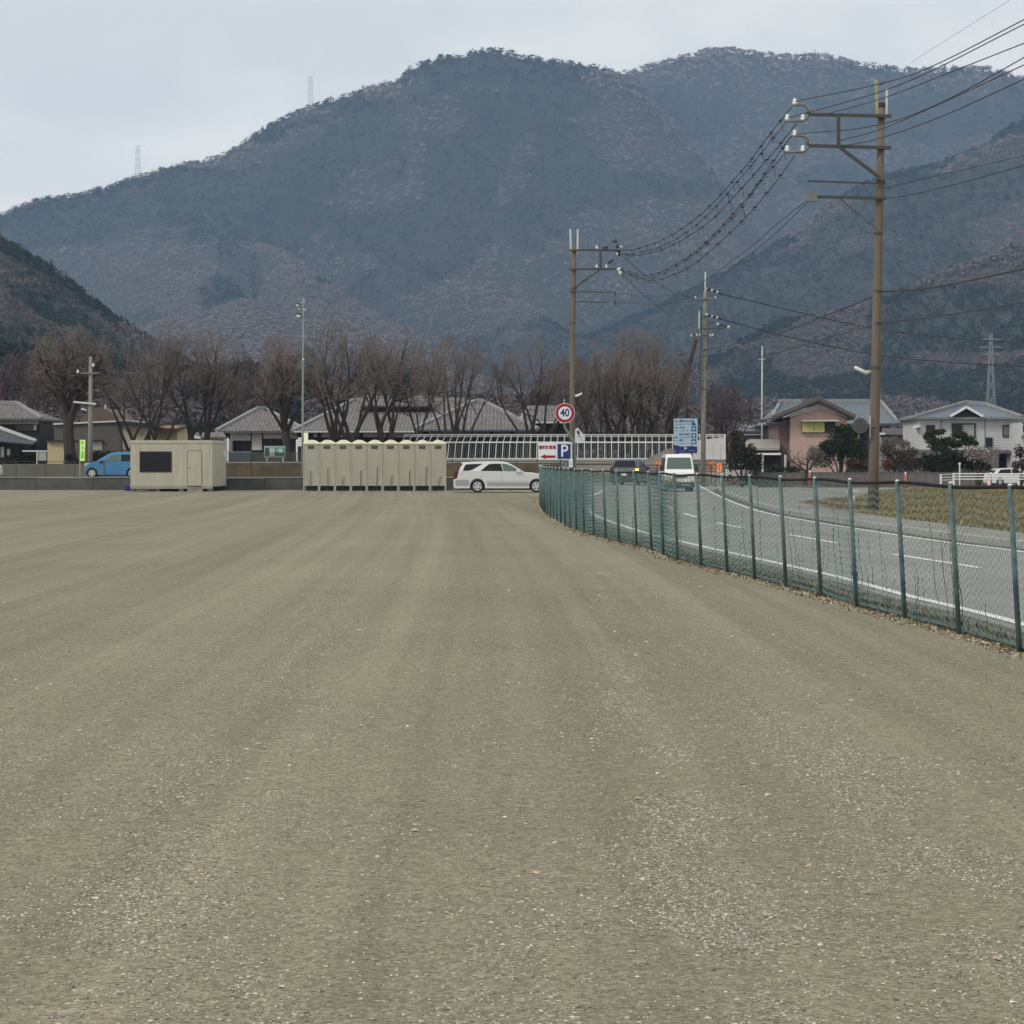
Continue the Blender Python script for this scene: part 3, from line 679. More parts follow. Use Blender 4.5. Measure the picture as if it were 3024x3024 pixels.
w = MB(); w.box(dx0-.025, dx0-.003, yf-.02, yf-.005, dz0, dz1+.02); w.box(dx1+.003, dx1+.025, yf-.02, yf-.005, dz0, dz1+.02); w.box(dx0-.003, dx1+.003, yf-.02, yf-.005, dz1+.003, dz1+.022); w.box(dx0, dx1, yf-.05, yf-.005, dz0-.05, dz0-.003)
w.build('door_frame', mat('shadow_gap', S(92, 86, 70, .8), .8, var=.1), dr)
MB().box(dx0+.05, dx0+.10, yf-.05, yf-.017, dz0+.88, dz0+.93).build('handle', m_steeld, dr)
MB().box(x1+.004, x1+.12, yf+4.0, yf+4.3, zt-.75, zt-.45).build('vent_hood', m_white, cab)
# blue crate beside it
bx = PX(376, 112); cr_ = MB(); cr_.box(bx-.11, bx+.11, 112, 112.25, 0.01, .22)
t_ = MB()
o = cr_.build('crate', mat('blue_plastic', S(20, 24, 150, .7), .5, var=.1)); tag(o, 'small dark blue plastic crate on the ground beside the beige cabin', 'crate')
MB().box(bx-.13, bx+.13, 111.98, 112.27, .221, .25).build('rim', M['blue_plastic'], o)

# ================================================================== PORTABLE TOILETS
Yt = 112.0
def make_toilet():
    t = empty('portable_toilet')
    wv, dp = .805, 1.15; zb, zt = .30, 2.40
    b = MB(); b.box(-wv/2+.012, wv/2-.012, 0, dp, zb, zt)
    b.cur = 1
    for x in (-wv/2+.03, wv/2-.03): b.box(x-.022, x+.022, -.018, 0, zb, zt)
    for x in (-.14, .14): b.box(x-.006, x+.006, -.008, 0, zb+.06, zt-.35)
    b.box(-wv/2+.052, wv/2-.052, -.014, 0, zb, zb+.05); b.box(-wv/2+.052, wv/2-.052, -.014, 0, zt-.07, zt)
    b.build('cabin_body', [m_beige2, m_beige], t)
    # domed roof
    r = MB(); n = 10; prof = []
    for i in range(n+1):
        u = -1+2*i/n; prof.append((u*wv/2*1.02, zt+.045+.16*max(0, math.cos(u*math.pi*.55))**1.3))
    r.prism([(-wv/2*1.02, zt+.002)]+prof+[(wv/2*1.02, zt+.002)], -.05, dp+.05)
    r.build('roof', m_cream, t, False)
    v = MB(); v.box(-.17, .17, -.012, -.001, zt-.26, zt-.09); vo = v.build('vent', mat('vent_brown', S(128, 110, 80, .7), .7, var=.15), t)
    v = MB()
    for i in range(4): v.box(-.16, .16, -.02, -.013, zt-.25+i*.042, zt-.236+i*.042)
    v.build('louvre', mat('vent_dark', S(92, 80, 58, .7), .7), vo)
    f = MB(); f.box(-wv/2, wv/2, .0, .05, zb-.04, zb-.002); f.box(-wv/2, wv/2, .05, dp, zb-.03, zb-.003); f.build('base_frame', m_beige, t)
    for x in (-wv/2+.03, wv/2-.03):
        MB().box(x-.022, x+.022, .0, .05, 0, zb-.041).build('leg', m_beige, t)
        MB().box(x-.022, x+.022, dp-.05, dp, 0, zb-.041).build('leg', m_beige, t)
    MB().box(-.28, .28, .25, .95, .02, zb-.05).build('waste_tank', m_blk, t)
    return t
def add_pipe(t, dxp, h, bend):
    MB().tube([(dxp, -.05, .03), (dxp+bend*.2, -.05, h*.6), (dxp+bend, -.05, h-.03), (dxp+bend+.05, -.03, h)], .014, 5).build('drain_pipe', mat('pipe_dark', S(84, 78, 60, .7), .7, var=.2), t)
tproto = make_toilet(); pipes = [(-.03, 1.02, .0), (.05, 1.22, 0), (-.02, .70, .04), (.1, 1.05, .01), (.12, 1.22, .02), (.02, .78, .05), (.18, 1.05, -.01), (.2, 1.22, .02), (.02, .70, .08)]
names = ['left end unit of the row of beige portable toilets, nearest the prefab cabin', 'second portable toilet from the cabin end, tall pipe at its middle', 'third portable toilet from the cabin end, with a short bent pipe',
 'fourth portable toilet from the cabin end of the beige row', 'middle one of the nine beige portable toilets, fifth from either end', 'fourth portable toilet from the wagon end, with a short hooked pipe',
 'third portable toilet from the silver wagon end of the row', 'second portable toilet from the silver wagon, with the darkest vent', 'right end unit of the beige portable toilets, nearest the silver wagon']
toilets = [tproto]+[copy_tree(tproto) for i in range(8)]
for i, t in enumerate(toilets):
    for_loc = PX(895+46.9*(i+.5), Yt); 
    add_pipe(t, *pipes[i]); t.location = (for_loc, Yt, 0); tag(t, names[i], 'portable toilet', 'row of portable toilets')

# ================================================================== CARS
def make_car(name, label, cat, prof, width, wheels, wr, paint, side_win, ends, belt, under=.22, taper=.16, group=None, extra=None):
    """prof: side outline (s,z), nose at +x; belt: height where the sides start to lean in"""
    root = empty(name, label=label, cat=cat, group=group)
    zmax = max(p[1] for p in prof)
    def hw(z): return width/2-(taper*(z-belt)/(zmax-belt) if z > belt else .05*max(0, (.45-z))/.45*0)
    # closed outline with wheel arches cut out of the sill
    top = prof; low = []
    x1 = prof[-1][0]; x0 = prof[0][0]
    for wx in sorted(wheels, reverse=True):
        low.append((wx+wr*1.17, under))
        for k in range(1, 10):
            a = math.pi*k/10; low.append((wx+wr*1.17*math.cos(a), max(under, wr*.96+wr*1.17*math.sin(a))))
        low.append((wx-wr*1.17, under))
    poly = top+[(x1-.04, under)]+low+[(x0+.05, under)]
    # extra points so that the leaning sides stay flat above and below the belt
    pts = []
    n = len(poly)
    for i in range(n):
        a, c = poly[i], poly[(i+1) % n]; pts.append(a)
        if (a[1]-belt)*(c[1]-belt) < 0:
            u = (belt-a[1])/(c[1]-a[1]); pts.append((a[0]+(c[0]-a[0])*u, belt))
    poly = pts; n = len(poly)
    up = [p for p in poly if p[1] >= belt-1e-6]; dn = [p for p in poly if p[1] <= belt+1e-6]
    bm = bmesh.new()
    L = {}; 
    def v(p, s):
        k = (round(p[0], 4), round(p[1], 4), s)
        if k not in L: L[k] = bm.verts.new((p[0], s*hw(p[1]), p[1]))
        return L[k]
    for s in (-1, 1):
        for g in (up, dn):
            if len(g) > 2:
                try: bm.faces.new([v(p, s) for p in (g if s < 0 else g[::-1])])
                except ValueError: pass
    for i in range(n):
        a, c = poly[i], poly[(i+1) % n]
        try: bm.faces.new([v(a, -1), v(a, 1), v(c, 1), v(c, -1)])
        except ValueError: pass
    bmesh.ops.recalc_face_normals(bm, faces=bm.faces)
    es = [e for e in bm.edges if len(e.link_faces) == 2 and e.calc_face_angle(0) > .6 and (e.verts[0].co.y*e.verts[1].co.y > 0) and min(e.verts[0].co.z, e.verts[1].co.z) > under+.3]
    bmesh.ops.bevel(bm, geom=es, offset=.045, segments=3, affect='EDGES', profile=.6)
    me = bpy.data.meshes.new('body'); bm.to_mesh(me); bm.free(); me.materials.append(paint)
    body = bpy.data.objects.new('body', me); C.objects.link(body); body.parent = root
    for nm, pl, mm in side_win:
        for s in (-1, 1):
            q = MB(); ps = [(p[0], s*(hw(p[1])+.006), p[1]) for p in pl]; pi = [(p[0], s*(hw(p[1])-.01), p[1]) for p in pl]; k = len(pl)
            q.add(ps+pi, [tuple(range(k)), tuple(range(k, 2*k))[::-1]]+[(i, i+k, (i+1) % k+k, (i+1) % k) for i in range(k)])
            q.build(nm, mm, root)
    for nm, a, c, ins, mm in ends:          # panes on the sloping ends, between profile points a and c
        a = Vector((a[0], 0, a[1])); c = Vector((c[0], 0, c[1])); t = (c-a).normalized(); nn = Vector((-t.z, 0, t.x))
        if nn.x*(a.x-(x0+x1)/2) < 0: nn = -nn
        q = MB(); A = []
        for p in (a+t*.03, c-t*.03):
            w_ = hw(p.z)-ins; A.append((p+nn*.007, w_))
        vs = [(A[0][0].x, -A[0][1], A[0][0].z), (A[0][0].x, A[0][1], A[0][0].z), (A[1][0].x, A[1][1], A[1][0].z), (A[1][0].x, -A[1][1], A[1][0].z)]
        vs += [(x-nn.x*.02, y, z-nn.z*.02) for x, y, z in vs]
        q.add(vs, [(0, 1, 2, 3), (7, 6, 5, 4), (0, 4, 5, 1), (1, 5, 6, 2), (2, 6, 7, 3), (3, 7, 4, 0)]); q.build(nm, mm, root)
    for wx in wheels:
        for s in (-1, 1):
            yo = s*(width/2-.03); yi = s*(width/2-.23)
            q = MB(); q.tube([(wx, yi, wr), (wx, yo-s*.03, wr), (wx, yo, wr)], [wr, wr, wr*.93], 24)
            w_ = q.build('wheel', m_tyre, root)
            r = MB(); r.tube([(wx, yo-s*.02, wr), (wx, yo+s*.004, wr)], [wr*.68, wr*.68], 24); r.cur = 1
            for k in range(5):
                a = k*2*math.pi/5+.3; u1, u2 = a-.27, a+.27
                r.tube([(wx+math.cos(a)*wr*.45, yo+s*.004, wr+math.sin(a)*wr*.45), (wx+math.cos(a)*wr*.45, yo+s*.0045+s*.004, wr+math.sin(a)*wr*.45)], [wr*.13, wr*.13], 8)
            r.build('rim', [m_rim, m_blk], w_)
    # dark underside
    MB().box(x0+.35, x1-.35, -width/2+.25, width/2-.25, under-.06, under+.25).build('underside', m_blk, root)
    if extra: extra(root, hw)
    return root
def zx(pts, ox, oz, k): return [((x-ox)*k, (oz-y)*k) for x, y in pts]
K = .003393
p_sil = mat('silver_white_paint', (.62, .63, .62), .28, metal=.15, var=.02, coat=.6)
prof = zx([(430, 1385), (430, 1290), (478, 1268), (500, 1180), (530, 1110), (560, 1068), (528, 1046), (700, 1034), (900, 1029), (1100, 1029), (1190, 1042), (1290, 1092), (1440, 1183), (1560, 1192), (1680, 1210), (1760, 1240), (1820, 1290), (1835, 1340), (1825, 1385)], 430, 1475, K)
WS = zx([(1180, 1042), (1290, 1092), (1440, 1183)], 430, 1475, K)
def wag_extra(root, hw):
    for s in (-1, 1):
        MB().box(.0, .30, s*.80-.06, s*.80+.06, .66, 1.0).build('tail_light', mat('tail_red', S(120, 28, 28, .5), .3, var=0), root)
        MB().box(4.50, 4.72, s*.72-.10, s*.72+.10, .60, .76).build('headlight', mat('lamp_clear', (.5, .52, .52), .15, var=0), root)
        MB().box(3.02, 3.22, s*.93-.07, s*.93+.09, .98, 1.10).build('mirror', p_sil, root)
        MB().box(1.28, 1.46, s*.868-.008, s*.868+.012, .86, .89).build('handle', p_sil, root)
        MB().box(2.32, 2.50, s*.868-.008, s*.868+.012, .85, .88).build('handle', p_sil, root)
        MB().box(1.60, 3.66, s*.868-.01, s*.868+.02, .22, .30).build('sill', p_sil, root)
        MB().box(1.58, 3.70, s*.868-.006, s*.868+.008, .54, .575).build('side_moulding', mat('moulding', (.40, .41, .41), .4, var=0), root)
        q = MB(); pz = [(1.62, .31), (1.62, .50), (3.64, .50), (3.64, .31)]; q.add([(a, s*.874, b) for a, b in pz]+[(a, s*.86, b) for a, b in pz], [(0, 1, 2, 3), (7, 6, 5, 4), (0, 4, 5, 1), (1, 5, 6, 2), (2, 6, 7, 3), (3, 7, 4, 0)]); q.build('lower_panel', mat('ground_reflection_grey', (.33, .34, .34), .35, metal=.2, var=0, coat=.3), root)  # lower flank panel: the ground's reflection in the paint, put in as darker grey
        MB().box(.10, .74, s*.868-.01, s*.868+.006, .33, .62).build('rear_reflection_panel', mat('ground_reflection_grey', (.33, .34, .34), .35), root)  # same painted ground reflection, carried on behind the rear wheel
        for xx in (1.36, 2.34):
            MB().box(xx-.005, xx+.005, s*.868-.003, s*.868+.004, .32, 1.04).build('door_gap', m_blk, root)
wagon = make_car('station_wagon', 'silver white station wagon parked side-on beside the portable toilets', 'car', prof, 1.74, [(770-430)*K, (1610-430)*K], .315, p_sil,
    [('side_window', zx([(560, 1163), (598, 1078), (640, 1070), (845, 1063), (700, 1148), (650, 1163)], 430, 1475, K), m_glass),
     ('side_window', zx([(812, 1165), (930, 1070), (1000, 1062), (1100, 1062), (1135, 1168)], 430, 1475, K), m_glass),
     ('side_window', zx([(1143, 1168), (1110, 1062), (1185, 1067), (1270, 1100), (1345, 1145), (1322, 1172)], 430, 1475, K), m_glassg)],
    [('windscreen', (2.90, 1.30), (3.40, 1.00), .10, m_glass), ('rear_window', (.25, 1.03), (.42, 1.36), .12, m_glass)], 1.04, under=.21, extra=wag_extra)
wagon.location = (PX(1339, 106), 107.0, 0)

# small white van, driving towards us
def van_extra(root, hw):
    for s in (-1, 1):
        MB().box(3.22, 3.33, s*.58-.13, s*.58+.13, .62, .86).build('headlight', mat('lamp_clear', (.5, .52, .52), .15, var=0), root)
        MB().box(2.98, 3.08, s*.86-.10, s*.86+.10, 1.02, 1.30).build('mirror', m_blk, root)
        MB().box(3.28, 3.345, s*.62-.05, s*.62+.05, .48, .56).build('turn_lamp', mat('amber', S(200, 120, 40, .8), .3, var=0), root)
    MB().box(3.25, 3.335, -.36, .40, .66, .80).build('grille', mat('grille_grey', S(120, 124, 122, .7), .6), root)
    MB().box(3.20, 3.36, -.74, .74, .20, .47).build('bumper', mat('bumper_grey', S(58, 62, 62, .7), .6), root)
    MB().box(3.361, 3.372, -.50, -.17, .49, .65).build('number_plate', mat('plate_yellow', S(196, 160, 60, .8), .5, var=.15, scale=20), root)
    MB().box(3.362, 3.37, .10, .55, .30, .37).build('lower_grille', mat('pale_slot', S(170, 174, 170, .7), .6), root)
p_wh = mat('white_car_paint', (.78, .79, .78), .3, var=.02, coat=.5)
van = make_car('small_van', 'small white van with black mirrors driving towards the camera on the road', 'van',
    [(0, .42), (0, .7), (.03, 1.3), (.12, 1.82), (.4, 1.87), (2.5, 1.87), (2.72, 1.84), (2.85, 1.74), (3.12, 1.08), (3.27, .95), (3.33, .62), (3.33, .4)], 1.48, [.55, 2.78], .27, p_wh,
    [('side_window', [(.2, 1.12), (.22, 1.68), (1.4, 1.70), (1.4, 1.12)], m_glass), ('side_window', [(1.5, 1.12), (1.5, 1.70), (2.72, 1.66), (2.94, 1.14)], m_glass)],
    [('windscreen', (2.86, 1.72), (3.12, 1.10), .09, m_glassg), ('rear_window', (.04, 1.2), (.12, 1.75), .12, m_glass)], 1.05, under=.2, taper=.10, extra=van_extra)
van.rotation_euler = (0, 0, R(-90)); van.location = (PX(2002, 111), 113.2, 0)
# dark grey SUV seen from behind, turning away
def suv_extra(root, hw):
    for s in (-1, 1):
        MB().box(-.02, .10, s*.80-.07, s*.80+.07, .92, 1.12).build('tail_light', mat('tail_red', S(120, 28, 28, .5), .3, var=0), root)
        MB().box(3.15, 3.3, s*.98-.08, s*.98+.08, 1.0, 1.14).build('mirror', m_blk, root)
        MB().box(-.045, -.03, s*.55-.12, s*.55+.12, .30, .38).build('reflector', mat('chrome_pale', (.6, .62, .62), .3, metal=.4, var=0), root)
    MB().box(-.045, .06, -.90, -.72, .93, 1.02).build('turn_signal', mat('signal_lit', S(255, 220, 40), .3, var=0, emit=(1, .80, .12, 5)), root)
    MB().box(-.05, .12, -.86, .86, .24, .60).build('bumper', mat('bumper_dark', S(52, 56, 58, .7), .6), root)
    MB().box(-.058, -.051, -.17, .17, .66-.08, .74).build('number_plate', mat('plate_white', (.6, .62, .6), .5, var=.1, scale=20), root)
    MB().box(-.058, -.051, .35, .5, .40, .46).build('badge', mat('chrome_pale', (.6, .62, .62), .3), root)
p_gr = mat('grey_car_paint', S(84, 92, 96, .7), .3, metal=.3, var=.02, coat=.5)
suv = make_car('sport_utility_vehicle', 'dark grey SUV seen from behind with its yellow turn signal lit', 'car',
    [(0, .35), (0, .85), (.10, 1.08), (.42, 1.56), (.6, 1.62), (2.3, 1.64), (2.7, 1.58), (3.45, 1.08), (4.2, .96), (4.45, .8), (4.5, .4)], 1.80, [.85, 3.55], .34, p_gr,
    [('side_window', [(.42, 1.12), (.72, 1.50), (1.5, 1.53), (1.5, 1.12)], m_glass), ('side_window', [(1.56, 1.12), (1.56, 1.53), (2.45, 1.52), (3.1, 1.12)], m_glass)],
    [('windscreen', (2.72, 1.56), (3.42, 1.10), .1, m_glass), ('rear_window', (.10, 1.09), (.42, 1.55), .14, m_glass)], 1.05, under=.24, taper=.22, extra=suv_extra)
suv.location = (PX(1842, 138), 137.5, 0)
suv.rotation_euler = (0, 0, R(77))
# blue compact MPV behind the cabin, facing left
K2 = 1.62/(1580-1303)
def bx_(pts): return [((1470+60-x)*K2, (1580-y)*K2) for x, y in pts]
p_bl = mat('blue_car_paint', S(62, 128, 176, .85), .28, metal=.1, var=.02, coat=.6)
def blue_extra(root, hw):
    for s in (-1, 1):
        MB().box(3.00, 3.24, s*.72-.10, s*.72+.10, .66, .92).build('headlight', mat('lamp_clear', (.5, .52, .52), .15, var=0), root)
        MB().box(2.12, 2.30, s*.90-.07, s*.90+.07, .92, 1.04).build('mirror', m_blk, root)
        MB().box(1.42, 1.43, s*.842-.003, s*.842+.004, .3, 1.0).build('door_gap', m_blk, root)
bp_ = [(-.62, .3), (-.66, .8), (-.52, 1.3), (-.40, 1.58), (.2, 1.62), (1.3, 1.61), (1.65, 1.55), (2.0, 1.36), (2.55, 1.03), (2.95, .92), (3.2, .76), (3.27, .5), (3.24, .3)]
mpv = make_car('compact_car', 'bright blue compact car half hidden behind the beige cabin', 'car', bp_, 1.69, [.34, 2.80], .30, p_bl,
    [('side_window', [(-.2, 1.02), (-.22, 1.42), (1.02, 1.46), (1.02, 1.02)], m_glass), ('side_window', [(1.10, 1.02), (1.10, 1.47), (1.52, 1.42), (2.05, 1.12), (1.98, 1.02)], m_glassg), ('side_window', [(2.05, 1.0), (2.12, 1.10), (2.42, .98)], m_glass)],
    [('windscreen', (1.66, 1.55), (2.52, 1.05), .1, m_glass), ('rear_window', (-.6, 1.0), (-.42, 1.5), .12, m_glass)], 1.0, under=.2, taper=.15, extra=blue_extra)
mpv.rotation_euler = (0, 0, R(180)); mpv.location = (PX(251, 136)+3.27, 136.6, .46)
sedan = [(0, .35), (0, .8), (.15, .95), (.55, 1.30), (.9, 1.42), (1.9, 1.45), (2.4, 1.38), (3.1, .98), (3.9, .86), (4.15, .7), (4.2, .35)]
def s_ext(col):
    def f(root, hw):
        for s in (-1, 1):
            MB().box(-.02, .10, s*.74-.08, s*.74+.08, .68, .86).build('tail_light', mat('tail_red', S(120, 28, 28, .5), .3, var=0), root)
            MB().box(4.0, 4.18, s*.66-.12, s*.66+.12, .58, .74).build('headlight', mat('lamp_clear', (.5, .52, .52), .15, var=0), root)
            MB().box(2.72, 2.86, s*.88-.06, s*.88+.06, .92, 1.04).build('mirror', m_blk, root)
    return f
swin = [('side_window', [(.5, .98), (.85, 1.32), (1.75, 1.36), (1.75, .98)], m_glass), ('side_window', [(1.82, .98), (1.82, 1.36), (2.3, 1.33), (2.92, .98)], m_glass)]
sends = [('windscreen', (2.42, 1.37), (3.08, 1.0), .1, m_glass), ('rear_window', (.17, .97), (.55, 1.29), .12, m_glass)]
c1 = make_car('parked_car', 'white hatchback behind the white railing at the right edge', 'car', sedan, 1.7, [.75, 3.35], .30, p_wh, swin, sends, .95, under=.2, taper=.2, extra=s_ext(0))
c1.rotation_euler = (0, 0, R(12)); c1.location = (PX(2916, 182), 182, -.55)
c2 = make_car('parked_car', 'small white boxy car parked in front of the low carport roof', 'car',
    [(0, .35), (0, .8), (.08, 1.3), (.16, 1.45), (.5, 1.49), (2.2, 1.49), (2.4, 1.42), (2.85, .98), (3.25, .88), (3.38, .7), (3.4, .35)], 1.48, [.55, 2.85], .27, p_wh,
    [('side_window', [(.2, .98), (.26, 1.36), (1.3, 1.38), (1.3, .98)], m_glass), ('side_window', [(1.36, .98), (1.36, 1.38), (2.28, 1.36), (2.66, .98)], m_glass)],
    [('windscreen', (2.4, 1.4), (2.84, 1.0), .1, m_glass), ('rear_window', (.02, .92), (.12, 1.42), .12, m_glass)], .94, under=.2, taper=.12, extra=None)
c2.rotation_euler = (0, 0, R(180+28)); c2.location = (PX(2236, 186), 189, -.26)
p_red = mat('red_car_paint', S(160, 36, 34, .8), .3, var=.02, coat=.5)
c3 = make_car('parked_car', 'red car mostly hidden behind the fence rail beside the small white car', 'car', sedan, 1.66, [.75, 3.35], .30, p_red, swin, sends, .95, under=.2, taper=.2, extra=s_ext(0))
c3.rotation_euler = (0, 0, R(100)); c3.location = (PX(2204, 192), 190, -.67)
c4 = make_car('parked_car', 'white car cut off by the left edge on the upper road', 'car', sedan, 1.7, [.75, 3.35], .30, p_wh, swin, sends, .95, under=.2, taper=.2, extra=s_ext(0))
c4.location = (PX(26, 140)-4.2, 137.6, .46)
# ================================================================== UTILITY POLES
def pole_root(name, label, px, Y, group='utility poles along the road'):
    x = PX(px, Y); return empty(name, (x, Y, float(gz(x, Y))), label, 'utility pole', group)
def shaft(root, Y, pts, r0, r1, m, name='shaft'):
    P = [W(a, b, Y) for a, b in pts]; n = len(P)
    return MB().tube([(p.x, Y, p.z) for p in P], [r0+(r1-r0)*i/(n-1) for i in range(n)], 14).build(name, m, root, True)
def arm(root, Y, a, b, w=.09, name='crossarm', m=None, dy=-.2):
    A, B = W(*a, Y), W(*b, Y); A.y = B.y = Y+dy
    return MB().beam(A, B, w, w).build(name, m or m_steeld, root)
def insulator(root, Y, px, py, k=1.0, dy=-.2, m=None):
    p = W(px, py, Y); y = Y+dy; mb = MB()
    mb.tube([(p.x, y, p.z-.12*k), (p.x, y, p.z-.04*k), (p.x, y, p.z+.02*k), (p.x, y, p.z+.10*k), (p.x, y, p.z+.15*k)], [.05*k, .10*k, .055*k, .09*k, .04*k], 8)
    mb.tube([(p.x-.11*k, y, p.z-.02*k), (p.x+.11*k, y, p.z-.02*k)], .035*k, 6)
    return mb.build('insulator', m or m_porc, root, True)
def bands(sh, Y, lst, r):
    for (a, b) in lst:
        p = W(a, b, Y); MB().tube([(p.x, Y, p.z-.035), (p.x, Y, p.z+.035)], r+.012, 12).build('steel_band', m_steeld, sh)
# --- big pole at the right
Y1 = 64.6
p1 = pole_root('utility_pole', 'tallest and nearest utility pole, brown, at the field edge with long crossarms', 2578, Y1)
s1 = shaft(p1, Y1, [(2578, 1519), (2582, 1300), (2590, 900), (2598, 560), (2603, 318)], .165, .098, m_pole)
bands(s1, Y1, [(2594, 690), (2592, 860), (2590, 955), (2583, 1310), (2600, 535), (2603, 345), (2602, 438), (2596, 588)], .13)
bands(s1, Y1, [(2587, 1086)], .15)
arm(p1, Y1, (2383, 341), (2628, 346)); arm(p1, Y1, (2378, 433), (2628, 439)); arm(p1, Y1, (2382, 537), (2612, 545), .05); arm(p1, Y1, (2382, 583), (2612, 588), .08)
arm(p1, Y1, (2472, 340), (2472, 441), .10, 'arm_strut', dy=-.27)
arm(p1, Y1, (2476, 440), (2595, 530), .09, 'arm_brace', dy=-.3); arm(p1, Y1, (2476, 590), (2586, 682), .03, 'arm_brace', dy=-.3)
P = W(2388, 586, Y1); MB().box(P.x-.13, P.x+.2, Y1-.38, Y1-.16, P.z-.12, P.z+.16).build('junction_box', m_steel, p1)
for yy_, y2 in ((0, 0), (92, -1)):
    q = [(2382, 341), (2382, 325), (2374, 315), (2358, 313), (2340, 313)]
    MB().tube([tuple(W(a, b+yy_+y2, Y1)+Vector((0, -.25, 0))) for a, b in q], .045, 8).build('bracket', m_steel, p1, True)
    q = [(2383, 343), (2380, 352), (2368, 361), (2345, 361), (2315, 361)]
    MB().tube([tuple(W(a, b+yy_+y2, Y1)+Vector((0, -.25, 0))) for a, b in q], .045, 8).build('bracket', m_steel, p1, True)
    for a, b in ((2344, 306), (2322, 352), (2368, 352)): insulator(p1, Y1, a, b+yy_, .72, -.25)
a_, b_ = W(2587, 235, Y1), W(2591, 345, Y1)
MB().beam(a_, b_, .07).build('top_rod', mat('yellow_sleeve', S(186, 172, 120, .8), .6), p1)
MB().beam(W(2619, 262, Y1), W(2617, 345, Y1), .06).build('top_rod', m_offw, p1)
MB().beam(W(2596, 248, Y1), W(2612, 246, Y1), .05).build('top_hook', m_steeld, p1)
P = W(2603, 316, Y1); MB().tube([(P.x, Y1, P.z), (P.x, Y1, P.z+.12)], .105, 12).build('pole_cap', m_blk, p1)
# lamp and traffic mirror on it
l = MB(); A = W(2572, 1098, Y1); l.tube([A, A+Vector((-.18, -.1, -.03)), A+Vector((-.5, -.25, .12))], [.05, .06, .05], 8); l.build('lamp', m_white, p1, True)
A = W(2535, 1257, Y1); mb = MB()
mb.tube([(A.x, Y1-.35, A.z), (A.x, Y1-.30, A.z)], .225, 28); mb.cur = 1; mb.tube([(A.x, Y1-.358, A.z), (A.x, Y1-.351, A.z)], .18, 24)
md = mb.build('sign_disc', [mat('disc_rim', S(104, 106, 104, .6), .6), mat('disc_back', S(92, 95, 93, .55), .6, var=.15)], p1)
B = W(2580, 1258, Y1); MB().beam((A.x, Y1-.28, B.z), (B.x, Y1-.16, B.z), .045).build('disc_arm', m_steel, p1)
MB().beam(W(2536, 1225, Y1-.27), W(2536, 1296, Y1-.27), .03).build('disc_post', m_steel, p1)
MB().box(W(2565, 0, Y1).x, W(2567, 0, Y1).x, Y1-.22, Y1-.18, PZ(1292, Y1), PZ(1228, Y1)).build('cable_guard', m_offw, p1)

# --- second pole (behind the P sign)
Y2 = 110.0
p2 = pole_root('utility_pole', 'slim utility pole rising just behind the 40 speed limit sign', 1690, Y2)
s2 = shaft(p2, Y2, [(1689, 1451), (1690, 1200), (1691, 1000), (1694, 850), (1696, 726)], .15, .10, m_pole)
bands(s2, Y2, [(1696, 740), (1695, 797), (1694, 852), (1693, 862), (1692, 955)], .14)
arm(p2, Y2, (1683, 740), (1818, 740)); arm(p2, Y2, (1680, 796), (1818, 796)); arm(p2, Y2, (1683, 862), (1820, 864), .05); arm(p2, Y2, (1697, 892), (1800, 893), .05)
arm(p2, Y2, (1773, 738), (1773, 798), .12, 'arm_strut', dy=-.3); arm(p2, Y2, (1694, 852), (1772, 798), .1, 'arm_brace', dy=-.32)
for a, b, c, e in ((1684, 677, 1686, 742), (1706, 677, 1705, 752)): MB().beam(W(a, b, Y2), W(c, e, Y2), .085).build('top_rod', m_offw, p2)
for a, b in ((1762, 732), (1762, 788), (1790, 788)): insulator(p2, Y2, a, b, .65)
def cluster(root, Y, px, py, n, sd, sx=12, sy=14):
    rr = random.Random(sd)
    for i in range(n):
        a, b = px+rr.uniform(-sx, sx), py+rr.uniform(-sy, sy); p = W(a, b, Y); q = W(a+rr.uniform(-12, 12), b+rr.uniform(-5, 8), Y)
        mb = MB(); mb.tube([(p.x, Y-.3, p.z), ((p.x*.6+q.x*.4), Y-.3, (p.z*.6+q.z*.4)), (q.x, Y-.3, q.z)], [.05, .12, .06], 7); mb.build('clamp', m_black if i % 3 else m_porc, root, True)
cluster(p2, Y2, 1828, 742, 6, 1); cluster(p2, Y2, 1826, 796, 6, 2)
for a, b, c, e in ((1808, 713, 1823, 714), (1780, 732, 1796, 731), (1796, 778, 1810, 768)): MB().beam(W(a, b, Y2-.3), W(c, e, Y2-.3), .11).build('fuse', m_black, p2)
A = W(1697, 1168, Y2); MB().tube([A, A+Vector((.12, -.1, -.02)), A+Vector((.36, -.25, .10))], [.05, .06, .045], 8).build('lamp', m_white, p2, True)
for yy_ in (868, 893):
    A = W(1815, yy_, Y2); MB().box(A.x-.04, A.x+.04, Y2-.3, Y2-.2, A.z-.14, A.z+.1).build('junction_box', m_steeld, p2)

